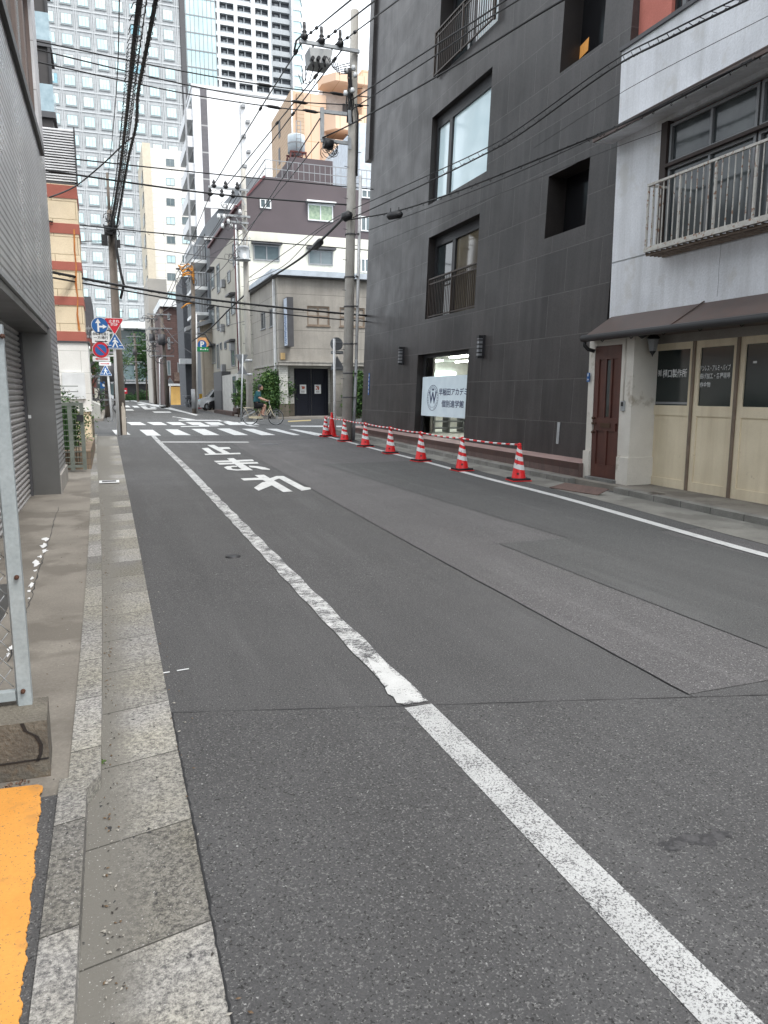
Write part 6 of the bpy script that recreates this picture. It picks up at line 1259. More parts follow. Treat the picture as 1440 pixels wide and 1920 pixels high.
for (lb, bs, tp_, Y_, r_) in (('leaning dark utility pole in front of the brown tiled building', (315, 765), (302, 580), 76, .2), ('slim far utility pole crowded with wires, left of the brown building', (292, 757), (284, 590), 98, .19), ('far utility pole standing alone before the glass entrance hall', (259, 751), (252, 625), 125, .2), ('utility pole on the left pavement beyond the crossing', (203, 783), (199, 600), 45, .17)):
    tt, b_, p_ = pole(lb, bs, tp_, r_, r_*.75, m_pole_dark, Y=Y_, steps=False); rr = random.Random(int(Y_))
    mb = MB(); w = .022*Y_
    for k in range(4): z_ = p_.z-.5-k*1.3; x_ = b_.x+(p_.x-b_.x)*(z_-b_.z)/(p_.z-b_.z); mb.bar((x_-1.3, Y_-.2, z_), (x_+.9, Y_-.2, z_), .11)
    each(mb, 'crossarm', m_grey, tt); mb = MB(); x_ = p_.x; mb.lathe((p_.x-.1, Y_-.5, p_.z-3.4), [(0, 0), (.35, 0), (.35, 1.0), (0, 1.05)], 10); mb.build('transformer', m_darkgrey, tt); mb = MB()
    for k in range(18): c_ = Vector((p_.x+rr.uniform(-1.2, .9), Y_-.3, p_.z-rr.uniform(.3, 5))); a_ = rr.uniform(0, 6); mb.tube([c_+Vector((.35*cos(a_+u*.9), -.02*u, .35*sin(a_+u*.9))) for u in range(5)], .03, 4)
    if Y_ < 110: mb.build('wire_loops', m_darkgrey, tt, kind='stuff')
for (lb, bs, tp_, Y_) in (('thin white lamp post right of the leaning pole', (300, 761), (299, 672), 85), ('short white post with a triangular sign back, before the restaurant front', (319, 763), (319, 722), 78)):
    tt = thing('lamp_post', lb, 'post', V(*bs, Y_)); mb = MB(); mb.cyl(V(*bs, Y_)-Vector((0, 0, .1)), V(*tp_, Y_), .06, .05, 8); mb.build('post', m_white, tt)
    if Y_ == 78: p = V(*tp_, Y_); mb = MB(); mb.prism([(p.x-.4, Y_-.1, p.z+.15), (p.x+.4, Y_-.1, p.z+.15), (p.x, Y_-.1, p.z+.8)], (0, .03, 0)); mb.build('sign_back', m_grey, tt)
    else: p = V(*tp_, Y_); mb = MB(); mb.bar(p, p+Vector((.7, 0, .2)), .12); mb.build('lamp_arm', m_white, tt)

# ------------------------------------------------------------ road signs
def disc(mb, c, r, y0, y1, mi=0, n=28, k=1.): mb.prism([(c.x+r*cos(2*pi*i/n), y0, c.z+r*sin(2*pi*i/n)) for i in range(n)], (0, y1-y0, 0), mi)
def rrect(cx, cz, w, h, r, y, n=4):
    o = []
    for (sx, sz, a0) in ((1, 1, 0), (-1, 1, pi/2), (-1, -1, pi), (1, -1, 3*pi/2)):
        for k in range(n+1): a = a0+k*pi/2/n; o.append((cx+sx*(w/2-r)+r*cos(a), y, cz+sz*(h/2-r)+r*sin(a)))
    return o
def arrow(mb, x0, z0, x1, z1, w, hw, hl, y, mi=0, th=.003):
    d = Vector((x1-x0, 0, z1-z0)); L_ = d.length; d.normalize(); n = Vector((-d.z, 0, d.x)); p = Vector((x0, y, z0)); q = Vector((x1, y, z1)); s_ = q-d*hl
    mb.prism([p-n*w/2, s_-n*w/2, s_-n*hw/2, q, s_+n*hw/2, s_+n*w/2, p+n*w/2], (0, -th, 0), mi)
def ped(mb, c, s, y, mi=0):     # walking figure of the crossing sign
    P_ = lambda pts: mb.prism([(c.x+a*s, y, c.z+b*s) for a, b in pts], (0, -.003, 0), mi)
    disc(mb, Vector((c.x-.01*s, 0, c.z+.40*s)), .075*s, y, y-.003, mi, 12)
    P_([(-.08, .30), (.06, .31), (.09, .02), (-.09, .02)]); P_([(-.08, .30), (-.12, .27), (-.23, .10), (-.17, .06), (-.07, .18)]); P_([(.05, .30), (.22, .13), (.27, .05), (.21, .03), (.05, .18)])
    P_([(-.09, .03), (.02, .03), (-.16, -.36), (-.27, -.33)]); P_([(-.01, .03), (.09, .03), (.24, -.33), (.14, -.37)])
def triangle(c, s, up=True, y=0., th=-.003):
    sg = 1 if up else -1; r = .06*s; o = []
    for k, a in enumerate((90, 210, 330)):
        a = radians(a)*1.; cc = (c.x+(s-2*r)*.577*cos(a), c.z+sg*(s-2*r)*.577*sin(a))
        for j in range(5): b = a+radians(-60+30*j); o.append((cc[0]+r*cos(b), y, cc[1]+sg*r*sin(b)))
    return o if up else o[::-1]
YS2 = 26.8
ts = thing('sign_post', 'white sign post at the left corner carrying stop, crossing, one-way and no-parking signs', 'road sign', (V(222, 818, YS2).x, YS2, gz(YS2)))
mb = MB(); mb.tube([(V(223, 818, YS2).x, YS2, gz(YS2)-.02), V(215, 660, YS2), V(212, 600, YS2)], [.055, .045, .04], 10); mb.bar(V(198, 625, YS2), V(214, 624, YS2), .05); mb.bar(V(196, 667, YS2), V(216, 667, YS2), .05); mb.build('post', m_white, ts)
yf = YS2-.08; sc_ = (V(227, 620, yf).x-V(200, 620, yf).x)
# stop triangle
c = V(214, 607, yf); s = .80*.74
mb = MB(); mb.prism(triangle(c, s, False, yf), (0, .012, 0)); o = mb.build('stop_plate', m_swhite, ts)
mb = MB(); mb.prism(triangle(c, s*.93, False, yf-.002), (0, -.003, 0)); mb.build('stop_face', m_red, o)
mb = MB(); pf = Plane((0, yf), (1, 0)); put_text(mb, pf.P, '止まれ', c.x-.17, c.x+.17, c.z+.035, c.z+.135, .008, .02); put_text(mb, pf.P, 'STOP', c.x-.11, c.x+.11, c.z-.07, c.z+.01, .008, .02); mb.build('lettering', m_swhite, o)
# pedestrian crossing sign
def ped_sign(parent, c, s, y):
    mb = MB(); e = s*.56; mb.prism([(c.x-e, y, c.z-.40*s), (c.x+e, y, c.z-.40*s), (c.x+e, y, c.z-.28*s), (c.x+.05*s, y, c.z+.62*s), (c.x-.05*s, y, c.z+.62*s), (c.x-e, y, c.z-.28*s)], (0, .012, 0)); o = mb.build('crossing_plate', m_swhite, parent)
    mb = MB(); e *= .93; mb.prism([(c.x-e, y-.002, c.z-.37*s), (c.x+e, y-.002, c.z-.37*s), (c.x+e, y-.002, c.z-.27*s), (c.x+.03*s, y-.002, c.z+.58*s), (c.x-.03*s, y-.002, c.z+.58*s), (c.x-e, y-.002, c.z-.27*s)], (0, -.003, 0)); mb.build('crossing_face', m_blue, o)
    mb = MB(); ped(mb, c+Vector((0, 0, -.0*s)), s*.78, y-.007); mb.prism([(c.x-.46*s, y-.0072, c.z-.34*s), (c.x+.46*s, y-.0072, c.z-.34*s), (c.x+.46*s, y-.0072, c.z-.31*s), (c.x-.46*s, y-.0072, c.z-.31*s)], (0, -.003, 0))
    for k in (-1, 1): mb.prism([(c.x+k*.33*s-.09*s, y-.0072, c.z-.17*s), (c.x+k*.33*s+.09*s, y-.0072, c.z-.17*s), (c.x+k*.33*s+.09*s, y-.0072, c.z-.12*s), (c.x+k*.33*s-.09*s, y-.0072, c.z-.12*s)], (0, -.003, 0))
    mb.build('pedestrian_symbol', m_swhite, o)
ped_sign(ts, V(216, 643.5, yf), .50, yf)
c = V(187, 610, yf); r = .265
mb = MB(); disc(mb, c, r, yf, yf+.012); o = mb.build('direction_plate', m_swhite, ts); mb = MB(); disc(mb, c, r*.95, yf-.002, yf-.005); mb.build('direction_face', m_blue, o)
mb = MB(); arrow(mb, c.x-.05, c.z-.21, c.x-.05, c.z+.22, .055, .17, .15, yf-.008); arrow(mb, c.x-.05, c.z-.04, c.x+.22, c.z-.04, .055, .15, .13, yf-.0085); mb.build('arrows', m_swhite, o)
c = V(189, 632, yf); mb = MB(); mb.prism(rrect(c.x, c.z, .56, .40, .03, yf), (0, .012, 0)); o = mb.build('one_way_plate', m_swhite, ts)
mb = MB(); put_text(mb, pf.P, '自転車を除く', c.x-.24, c.x+.24, c.z+.055, c.z+.155, .005, .01); put_text(mb, pf.P, '一方通行', c.x-.22, c.x+.23, c.z-.07, c.z+.035, .005, .01); arrow(mb, c.x-.19, c.z-.135, c.x+.21, c.z-.135, .025, .07, .08, yf-.004); mb.build('lettering', m_ink, o)
c = V(189, 656, yf); mb = MB(); disc(mb, c, r, yf, yf+.012); o = mb.build('no_parking_plate', m_swhite, ts); mb = MB(); disc(mb, c, r*.96, yf-.002, yf-.005); mb.build('red_ring', m_red, o); mb = MB(); disc(mb, c, r*.68, yf-.0055, yf-.0085); mb.build('blue_disc', m_blue, o)
mb = MB(); mb.bar((c.x-r*.5, yf-.010, c.z+r*.5), (c.x+r*.5, yf-.010, c.z-r*.5), .045, .004, up=(0, 1, 0)); mb.build('red_bar', m_red, o)
c = V(190, 673, yf); mb = MB(); mb.prism(rrect(c.x, c.z, .54, .16, .03, yf), (0, .012, 0)); o = mb.build('arrow_plate', m_swhite, ts); mb = MB(); arrow(mb, c.x+.2, c.z, c.x-.2, c.z, .03, .08, .08, yf-.002); mb.build('red_arrow', m_red, o)
# second sign post across the side street
Y3 = 38.; t3 = thing('sign_post', 'thin leaning white post beyond the crossing with a pedestrian sign and arrow plate', 'road sign', (V(211, 797, Y3).x, Y3, gz(Y3)))
mb = MB(); mb.tube([V(211, 797, Y3), V(202, 700, Y3), V(199, 682, Y3)], [.055, .05, .045], 8); mb.build('post', m_white, t3); ped_sign(t3, V(198, 697, Y3-.08), .48, Y3-.08)
c = V(197, 682, Y3-.08); mb = MB(); mb.prism(rrect(c.x, c.z, .54, .17, .03, Y3-.08), (0, .012, 0)); o = mb.build('arrow_plate', m_swhite, t3); mb = MB(); arrow(mb, c.x-.2, c.z, c.x+.2, c.z, .03, .08, .08, Y3-.082); mb.build('red_arrow', m_red, o)
Y4 = 62.; t4 = thing('sign_post', 'distant white post with small blue plates half hidden behind the leaning sign post', 'road sign', (V(197, 766, Y4).x, Y4, gz(Y4)))
mb = MB(); mb.cyl(V(197.5, 768, Y4), V(197, 705, Y4), .06, n=8); mb.build('post', m_white, t4)
for (y_, nm) in ((711, 'upper'), (722, 'lower')): c = V(195, y_, Y4-.1); mb = MB(); mb.prism(rrect(c.x, c.z, .55, .5 if y_ > 715 else .35, .03, Y4-.1), (0, .01, 0)); o = mb.build('blue_plate', m_blue, t4); mb = MB(); disc(mb, c, .12, Y4-.102, Y4-.106); mb.build('symbol', m_swhite, o)
Y5 = 140; t5 = thing('sign_post', 'small red and white sign on a yellowish post at the far street end', 'road sign', (V(234, 748, Y5).x, Y5, .33)); mb = MB(); mb.cyl(V(234, 748, Y5), V(234, 737, Y5), .08, n=6); mb.build('post', M('post_tan', (.5, .4, .25)), t5); c = V(234, 733, Y5-.1); mb = MB(); mb.box(c.x-.4, c.x+.4, Y5-.12, Y5-.1, c.z-.5, c.z+.5); o = mb.build('plate', m_red, t5); mb = MB(); mb.box(c.x-.25, c.x+.25, Y5-.14, Y5-.12, c.z-.1, c.z+.15); mb.build('marks', m_swhite, o)
# right corner sign post seen from behind
Y6 = 25.9; t6 = thing('sign_post', 'white post with round and triangular sign backs, near the tall concrete pole', 'road sign', (V(628, 813, Y6).x, Y6, gz(Y6)))
mb = MB(); mb.cyl((V(628, 813, Y6).x, Y6, gz(Y6)-.02), V(626.5, 635, Y6), .05, .045, 10); mb.build('post', m_white, t6)
m_back = M('sign_back_grey', (.20, .21, .22), (.16, .17, .18), rough=.5, metal=.3)
c = V(631, 645, Y6+.08); mb = MB(); disc(mb, c, .235, Y6+.07, Y6+.085); mb.build('round_back', m_back, t6); c = V(632, 661, Y6+.08); mb = MB(); mb.box(c.x-.23, c.x+.23, Y6+.07, Y6+.085, c.z-.055, c.z+.055); mb.build('plate_back', m_back, t6)
c = V(632, 682, Y6+.08); mb = MB(); mb.prism([(c.x-.24, Y6+.07, c.z-.24), (c.x+.24, Y6+.07, c.z-.24), (c.x+.24, Y6+.07, c.z-.12), (c.x, Y6+.07, c.z+.28), (c.x-.24, Y6+.07, c.z-.12)], (0, .015, 0)); mb.build('crossing_back', m_back, t6)
mb = MB(); [mb.box(V(627, y_, Y6).x-.08, V(627, y_, Y6).x+.28, Y6+.03, Y6+.068, V(627, y_, Y6).z-.015, V(627, y_, Y6).z+.015) for y_ in (641, 661, 690)]; each(mb, 'bracket', m_galv, t6)
Y7 = 36.2; t7 = thing('sign_post', 'pair of sign backs left of the concrete pole with the transformer', 'road sign', (V(457, 700, Y7).x, Y7, gz(Y7)))
mb = MB(); mb.cyl((V(458, 790, Y7).x-.15, Y7, gz(Y7)), V(455, 664, Y7), .04, n=8); mb.build('post', m_galv, t7); c = V(453, 672, Y7+.06); mb = MB(); mb.prism(triangle(c, .6, False, Y7+.06), (0, .012, 0)); mb.build('triangle_back', m_back, t7); c = V(454, 692, Y7+.06); mb = MB(); mb.prism([(c.x-.25, Y7+.06, c.z-.24), (c.x+.25, Y7+.06, c.z-.24), (c.x, Y7+.06, c.z+.28)], (0, .012, 0)); mb.build('crossing_back', m_back, t7)
# parking sign
Y8 = 50.; c = V(380, 640, Y8); t8 = thing('parking_sign', 'orange parking sign with a green strip hanging beside the weathered far pole', 'sign', c)
mb = MB(); a, b = V(371, 650, Y8), V(391, 636, Y8); mb.prism(rrect((a.x+b.x)/2, (a.z+b.z)/2+.05, b.x-a.x, (b.z-a.z)*1.2, .15, Y8), (0, .2, 0)); o = mb.build('orange_panel', M('sign_orange', (.80, .42, .18), rough=.5, fine=0), t8)
mb = MB(); disc(mb, V(379, 646, Y8-.01), .28, Y8-.01, Y8-.03); mb.build('blue_disc', m_blue, o); mb = MB(); pg_ = Plane((0, Y8), (1, 0)); q = V(379, 646, Y8); put_text(mb, pg_.P, 'P', q.x-.12, q.x+.13, q.z-.17, q.z+.2, .04, .03); mb.build('letter', m_swhite, o)
mb = MB(); a, b = V(370, 659, Y8), V(391, 651, Y8); mb.box(a.x, b.x, Y8-.06, Y8+.2, a.z, b.z); o = mb.build('green_panel', M('sign_green', (.01, .22, .07), rough=.5, fine=0), t8); mb = MB(); rr = random.Random(6)
for k in range(4): x_ = a.x+.18+k*.14; mb.box(x_, x_+.09, Y8-.07, Y8-.06, a.z+.1, b.z-.1-.05*(k % 2))
mb.build('characters', m_swhite, o); mb = MB(); mb.tube([V(371, 625, Y8), V(385, 627, Y8), V(392, 640, Y8), V(397, 646, Y8)], .06, 6); mb.build('arm', m_darkgrey, t8)

# ------------------------------------------------------------ cables
def cable(lb, pts, r=.014, m=None, sag=0., cat='cable', group=None, n=14, name='overhead_cable', extra=None):
    P_ = [Vector(p) for p in pts]; out = []
    if len(P_) == 2:
        a, b = P_; out = [a.lerp(b, k/n)+Vector((0, 0, -4*sag*(k/n)*(1-k/n))) for k in range(n+1)]
    else:       # smooth curve through points
        for i in range(len(P_)-1):
            p0, p1, p2, p3 = P_[max(i-1, 0)], P_[i], P_[i+1], P_[min(i+2, len(P_)-1)]
            for k in range(5): t = k/5; out.append(.5*((2*p1)+(p2-p0)*t+(2*p0-5*p1+4*p2-p3)*t*t+(-p0+3*p1-3*p2+p3)*t**3))
        out.append(P_[-1])
    core = list(out)
    if group in ('cables along the granite facade', 'high-voltage lines from the right pole', 'cable bundles running over the street from the left pole', 'thin wires above the left pavement') and 'hair-thin wire over' not in lb: out = out+[out[-1]+(out[-1]-out[-2]).normalized()*q for q in (8, 24)]
    if group in ('cross-street lines', 'lower cross-street cables'): out = [out[0]+(out[0]-out[1]).normalized()*6]+out
    mb = MB(); mb.tube(out, r, 6)
    if extra: extra(mb, core)
    return mb.build(name, m or m_wire, label=lb, cat=cat, group=group)
def sleeves(ts_, L_=.55, r=.05):
    def f(mb, out):
        for t_ in ts_: k = t_*(len(out)-1); i = int(k); p = out[i].lerp(out[min(i+1, len(out)-1)], k-i); d = (out[-1]-out[0]).normalized()*L_/2; mb.tube([p-d, p-d*.6, p+d*.6, p+d], [.015, r, r, .015], 6)
    return f
def wraps(step=.25, r=.045, seed=1):
    def f(mb, out):
        rr = random.Random(seed)
        for a, b in zip(out[:-1], out[1:]):
            n = max(1, int((b-a).length/step))
            for k in range(n):
                p = a.lerp(b, (k+rr.random()*.6)/n); d = (b-a).normalized(); s = d.cross(Vector((0, 0, 1))).normalized(); u = s.cross(d)
                mb.tube([p+s*r*cos(x)+u*r*sin(x)-u*r*.5+d*(x*.012) for x in [j*.9 for j in range(7)]], .006, 4)
    return f
HV = 'high-voltage lines from the right pole'
for i, ((a, b), (c, d), lb) in enumerate((((577, 66), (665, -6), 'upper high-voltage line rising from the left insulator over the street'), ((609, 74), (712, -6), 'high-voltage line rising from the middle insulator past the pole top'), ((643, 77), (760, -10), 'high-voltage line rising from the right insulator across the granite corner'))):
    cable(lb, [V(a, b, 22.3), V(c, d, 12.)], .017, sag=.0, group=HV, extra=sleeves((.12, .3), .35, .045))
for i, ((a, b), (c, d), lb) in enumerate((((566, 80), (400, 348), 'line falling from the switch pole to the left insulator of the transformer pole'), ((604, 128), (423, 350), 'line falling from the switch pole to the middle insulator of the transformer pole'), ((640, 95), (445, 352), 'line falling from the switch pole to the right insulator of the transformer pole'))):
    cable(lb, [V(a, b, 22.4), V((a+c)/2-3, (b+d)/2+3, 29.5), V(c, d, YM-.2)], .02, extra=sleeves((.08, .45), .4, .05), group='lines between the switch pole and the transformer pole')
XS = 'cross-street lines'
cable('topmost of the three cross-street lines passing before the grey office tower', [V(78, 79, 19), V(340, 133, 21.5), V(520, 163, 22.5), V(691, 182, 23)], .016, extra=sleeves((.62, .86), .6, .045), group=XS)
cable('middle of the three cross-street lines, with black sleeves before the white slab', [V(78, 95, 19), V(340, 157, 21.5), V(520, 188, 22.5), V(691, 198, 23)], .016, extra=sleeves((.74, .93), .6, .045), group=XS)
cable('lowest of the three cross-street lines, ending at the bracket of the switch pole', [V(78, 118, 19), V(340, 174, 21.5), V(500, 199, 22.5), V(605, 211, 22.6)], .016, extra=sleeves((.7, .9), .6, .045), group=XS)
LC = 'lower cross-street cables'
cable('cross-street cable passing below the louvre screen to the right pole', [V(90, 293, 20.5), V(340, 320, 23), V(480, 334, 24), V(700, 355, 25)], .017, group=LC)
cable('thick cross-street cable starting under the louvres and dipping before the purple block', [V(90, 320, 20.5), V(340, 356, 23), V(480, 371, 24), V(652, 384, 22.6)], .024, group=LC)
cable('cross-street cable level with the top box of the left pole', [V(92, 415, 21), V(207, 428, 25), V(350, 442, 27), V(480, 452, 29), V(700, 470, 30)], .02, group=LC, extra=wraps(.8, .05, 4))
cable('heavy black cable bundle crossing the street at the level of the eave', [V(101, 511, 20.5), V(240, 538, 23), V(380, 560, 24.5), V(560, 580, 25.3), V(690, 592, 25.7)], .034, group=LC, extra=wraps(.3, .03, 5))
cable('second heavy cable just below the thickest cross-street bundle', [V(101, 521, 20.5), V(240, 546, 23), V(380, 570, 24.5), V(560, 592, 25.3), V(690, 603, 25.7)], .022, group=LC)
cable('thin wire sagging from the striped building to the left pole box', [V(95, 438, 21.2), V(130, 453, 22), V(170, 452, 25), V(196, 452, 27)], .014)
cable('thin wire from the left pole over to the transformer pole', [V(222, 458, 27.3), V(350, 476, 30), V(430, 487, 37)], .014)
cable('guy wire climbing from the tiled wall to the left street bundle', [V(93, 370, 17), V(140, 350, 18), V(190, 310, 18), V(232, 270, 17), V(248, 258, 16)], .016)
# two twisted bundles over the street from the left pole towards the camera
LB = 'cable bundles running over the street from the left pole'
cable('left twisted cable bundle overhead, wrapped in a loose spiral', [V(207, 425, 27.3), V(222, 340, 20), V(238, 210, 14), V(250, 90, 11), V(262, -10, 9.6)], .03, extra=wraps(.14, .085, 6), group=LB)
cable('right knotted cable bundle overhead, kinked beside the spiral one', [V(218, 430, 27.3), V(232, 345, 21), V(242, 290, 18), V(255, 235, 16), V(258, 180, 14), V(268, 125, 12.2), V(280, 65, 11), V(294, -10, 9.8)], .028, extra=wraps(.2, .036, 7), group=LB)
for i, (x0, x1, lb) in enumerate(((212, 268, 'thin wire between the two overhead bundles, left'), (214, 276, 'thin wire between the two overhead bundles, right'), (203, 224, 'single thin wire left of the overhead bundles'))):
    cable(lb, [V(x0, 420 if i < 2 else 330, 27.3), V((x0+x1)/2+4, 180, 14.5), V(x1, -10, 9.8)], .008, group='thin wires above the left pavement')
# bundles in front of the granite building
RB = 'cables along the granite facade'
for (pts, r_, lb, ex) in (
    ([(660, 187, 22.4), (820, 83, 16), (893, 37, 14), (960, -8, 12.5)], .024, 'uppermost thick cable slanting up across the granite facade', None),
    ([(660, 205, 22.4), (827, 97, 16), (900, 45, 14), (985, -8, 12.2)], .02, 'second thick cable slanting up across the granite facade', None),
    ([(605, 258, 22.4), (660, 232, 21), (820, 143, 15.5), (993, 37, 12), (1070, -8, 11)], .028, 'third cable slanting up over the big frosted window', None),
    ([(662, 392, 22.4), (800, 330, 17), (913, 277, 14.5), (980, 236, 13), (1140, 121, 10.5), (1250, 62, 9), (1400, -12, 8)], .016, 'upper rail of the ladder-like double cable across the granite facade', None),
    ([(662, 408, 22.4), (800, 343, 17), (913, 287, 14.5), (980, 248, 13), (1140, 133, 10.5), (1250, 74, 9), (1425, -12, 8)], .022, 'lower rail of the ladder-like double cable across the granite facade', None),
    ([(655, 412, 22.4), (735, 398, 20), (820, 372, 17), (913, 337, 14.5), (1060, 277, 12), (1145, 242, 10.8), (1270, 185, 9.3), (1440, 95, 8)], .026, 'thick twisted cable sagging below the frosted window to the white house', wraps(.4, .035, 8)),
    ([(690, 432, 20), (900, 353, 15), (1140, 246, 10.8), (1300, 165, 9), (1440, 100, 8)], .012, 'thin companion wire of the twisted cable at the white house', None),
    ([(700, 460, 21), (860, 395, 17), (1100, 297, 12), (1240, 245, 10)], .006, 'hair-thin wire over the lower granite facade to the white house', None),
    ([(1000, 278, 13), (1180, 165, 10), (1440, 30, 8)], .006, 'hair-thin wire across the upper white stucco wall', None)):
    cable(lb, [V(*p) for p in pts], r_*.78, group=RB, extra=ex)
mb = MB(); up = [V(*p) for p in [(800, 330, 17), (913, 277, 14.5), (980, 236, 13), (1140, 121, 10.5), (1250, 62, 9), (1400, -12, 8)]]; lo = [V(*p) for p in [(800, 343, 17), (913, 287, 14.5), (980, 248, 13), (1140, 133, 10.5), (1250, 74, 9), (1425, -12, 8)]]
for i in range(5):
    n = 7
    for k in range(n): a = up[i].lerp(up[i+1], k/n); b = lo[i].lerp(lo[i+1], (k+.35)/n); c = lo[i].lerp(lo[i+1], (k+.75)/n); mb.tube([a, a.lerp(b, .6)+Vector((0, 0, -.02)), b, b.lerp(c, .5)+Vector((0, 0, .03)), c], .006, 4)
mb.build('cable_hangers', m_wire, label='row of small wire hangers linking the ladder-like double cable', cat='cable hangers')
q = V(740, 405, 19.5); tt = thing('closure_box', 'black cable closure hanging under the twisted cable before the granite wall', 'cable closure', q); mb = MB(); mb.tube([q+Vector((-.2, .1, -.0)), q+Vector((-.15, .08, 0)), q+Vector((.15, -.08, .04)), q+Vector((.2, -.1, .05))], [.03, .10, .10, .03], 10); mb.build('case', m_black, tt); mb = MB(); mb.bar(q+Vector((-.1, .05, .08)), q+Vector((-.1, .05, .2)), .02); mb.bar(q+Vector((.1, -.05, .1)), q+Vector((.1, -.05, .22)), .02); mb.build('hanger', m_black, tt)
# cables between right pole and transformer pole and beyond
MC = 'service cables between the poles'
for (pts, r_, lb, cat_) in (
    ([(648, 404, 22.4), (625, 428, 25), (600, 452, 27), (560, 487, 30), (500, 525, 34), (468, 545, 36.8)], .045, 'thick black service cable drooping from the right pole to the transformer pole', 0),
    ([(648, 398, 22.4), (610, 420, 26), (540, 470, 31), (468, 520, 36.8)], .016, 'thin service wire above the thick drooping one', 0),
    ([(636, 410, 22.4), (590, 440, 26), (530, 500, 31), (466, 528, 36.8)], .014, 'second thin service wire looping to the transformer pole', 0),
    ([(468, 545, 36.8), (430, 580, 42), (395, 615, 47), (360, 640, 51)], .04, 'black cable running on from the transformer pole past the windows', 0),
    ([(600, 222, 22.4), (500, 380, 31), (420, 500, 42), (366, 545, 51)], .018, 'long slanting line from the bracket pole to the far weathered pole', 0),
    ([(598, 266, 22.4), (520, 362, 29), (440, 450, 40), (345, 505, 51)], .016, 'lower long slanting line to the orange cable guards', 0),
    ([(452, 357, 36.8), (405, 430, 43), (352, 505, 51)], .02, 'left line from the transformer pole crossarm to the far weathered pole', 0),
    ([(437, 367, 36.8), (395, 440, 43), (340, 507, 51)], .02, 'inner line from the transformer pole crossarm to the far weathered pole', 0),
    ([(394, 365, 36.8), (350, 470, 60), (310, 560, 76)], .02, 'outer line from the transformer pole to the leaning pole', 0),
    ([(340, 507, 51), (315, 560, 64), (290, 600, 98)], .022, 'line from the far weathered pole onwards to the slim pole', 0),
    ([(338, 567, 51), (300, 590, 76), (262, 635, 125)], .022, 'line leading on to the pole before the glass hall', 0),
    ([(470, 600, 37), (420, 612, 45), (366, 628, 51)], .014, 'thin wire below the heavy cross bundle to the far weathered pole', 0),
    ([(196, 452, 27), (150, 640, 40), (190, 650, 45)], .010, 'thin wire dropping left of the sign discs', 0),
    ([(104, 635, 22), (160, 620, 30), (240, 600, 60), (310, 590, 76)], .016, 'low thin wire crossing behind the sign post to the leaning pole', 0),
    ([(300, 600, 76), (330, 640, 60), (364, 665, 51.5)], .02, 'pale sagging wire before the brown tiled building', 0),
    ([(306, 640, 76), (335, 625, 62), (364, 625, 51.5), (398, 622, 47)], .014, 'thin wire between the leaning pole and the weathered pole', 0)):
    if 'dropping left' in lb: continue
    cable(lb, [V(*p) for p in pts], r_, m_wire if r_ > .03 else m_wire2, group=MC)
q = V(597, 457, 27.2); mb = MB(); mb.tube([V(589, 464, 27.6), V(592, 462, 27.4), V(601, 453, 27), V(604, 449, 26.8)], [.04, .13, .13, .04], 10); mb.build('cable_closure', m_black, label='fat black splice closure on the drooping service cable before the white wall', cat='cable closure')
q = V(650, 408, 22.35); mb = MB(); mb.tube([V(641, 410, 22.35), V(644, 408, 22.3), V(656, 403, 22.25), V(660, 401, 22.2)], [.05, .14, .14, .05], 10); mb.build('cable_closure', m_black, label='black splice closure strapped to the right concrete pole', cat='cable closure')
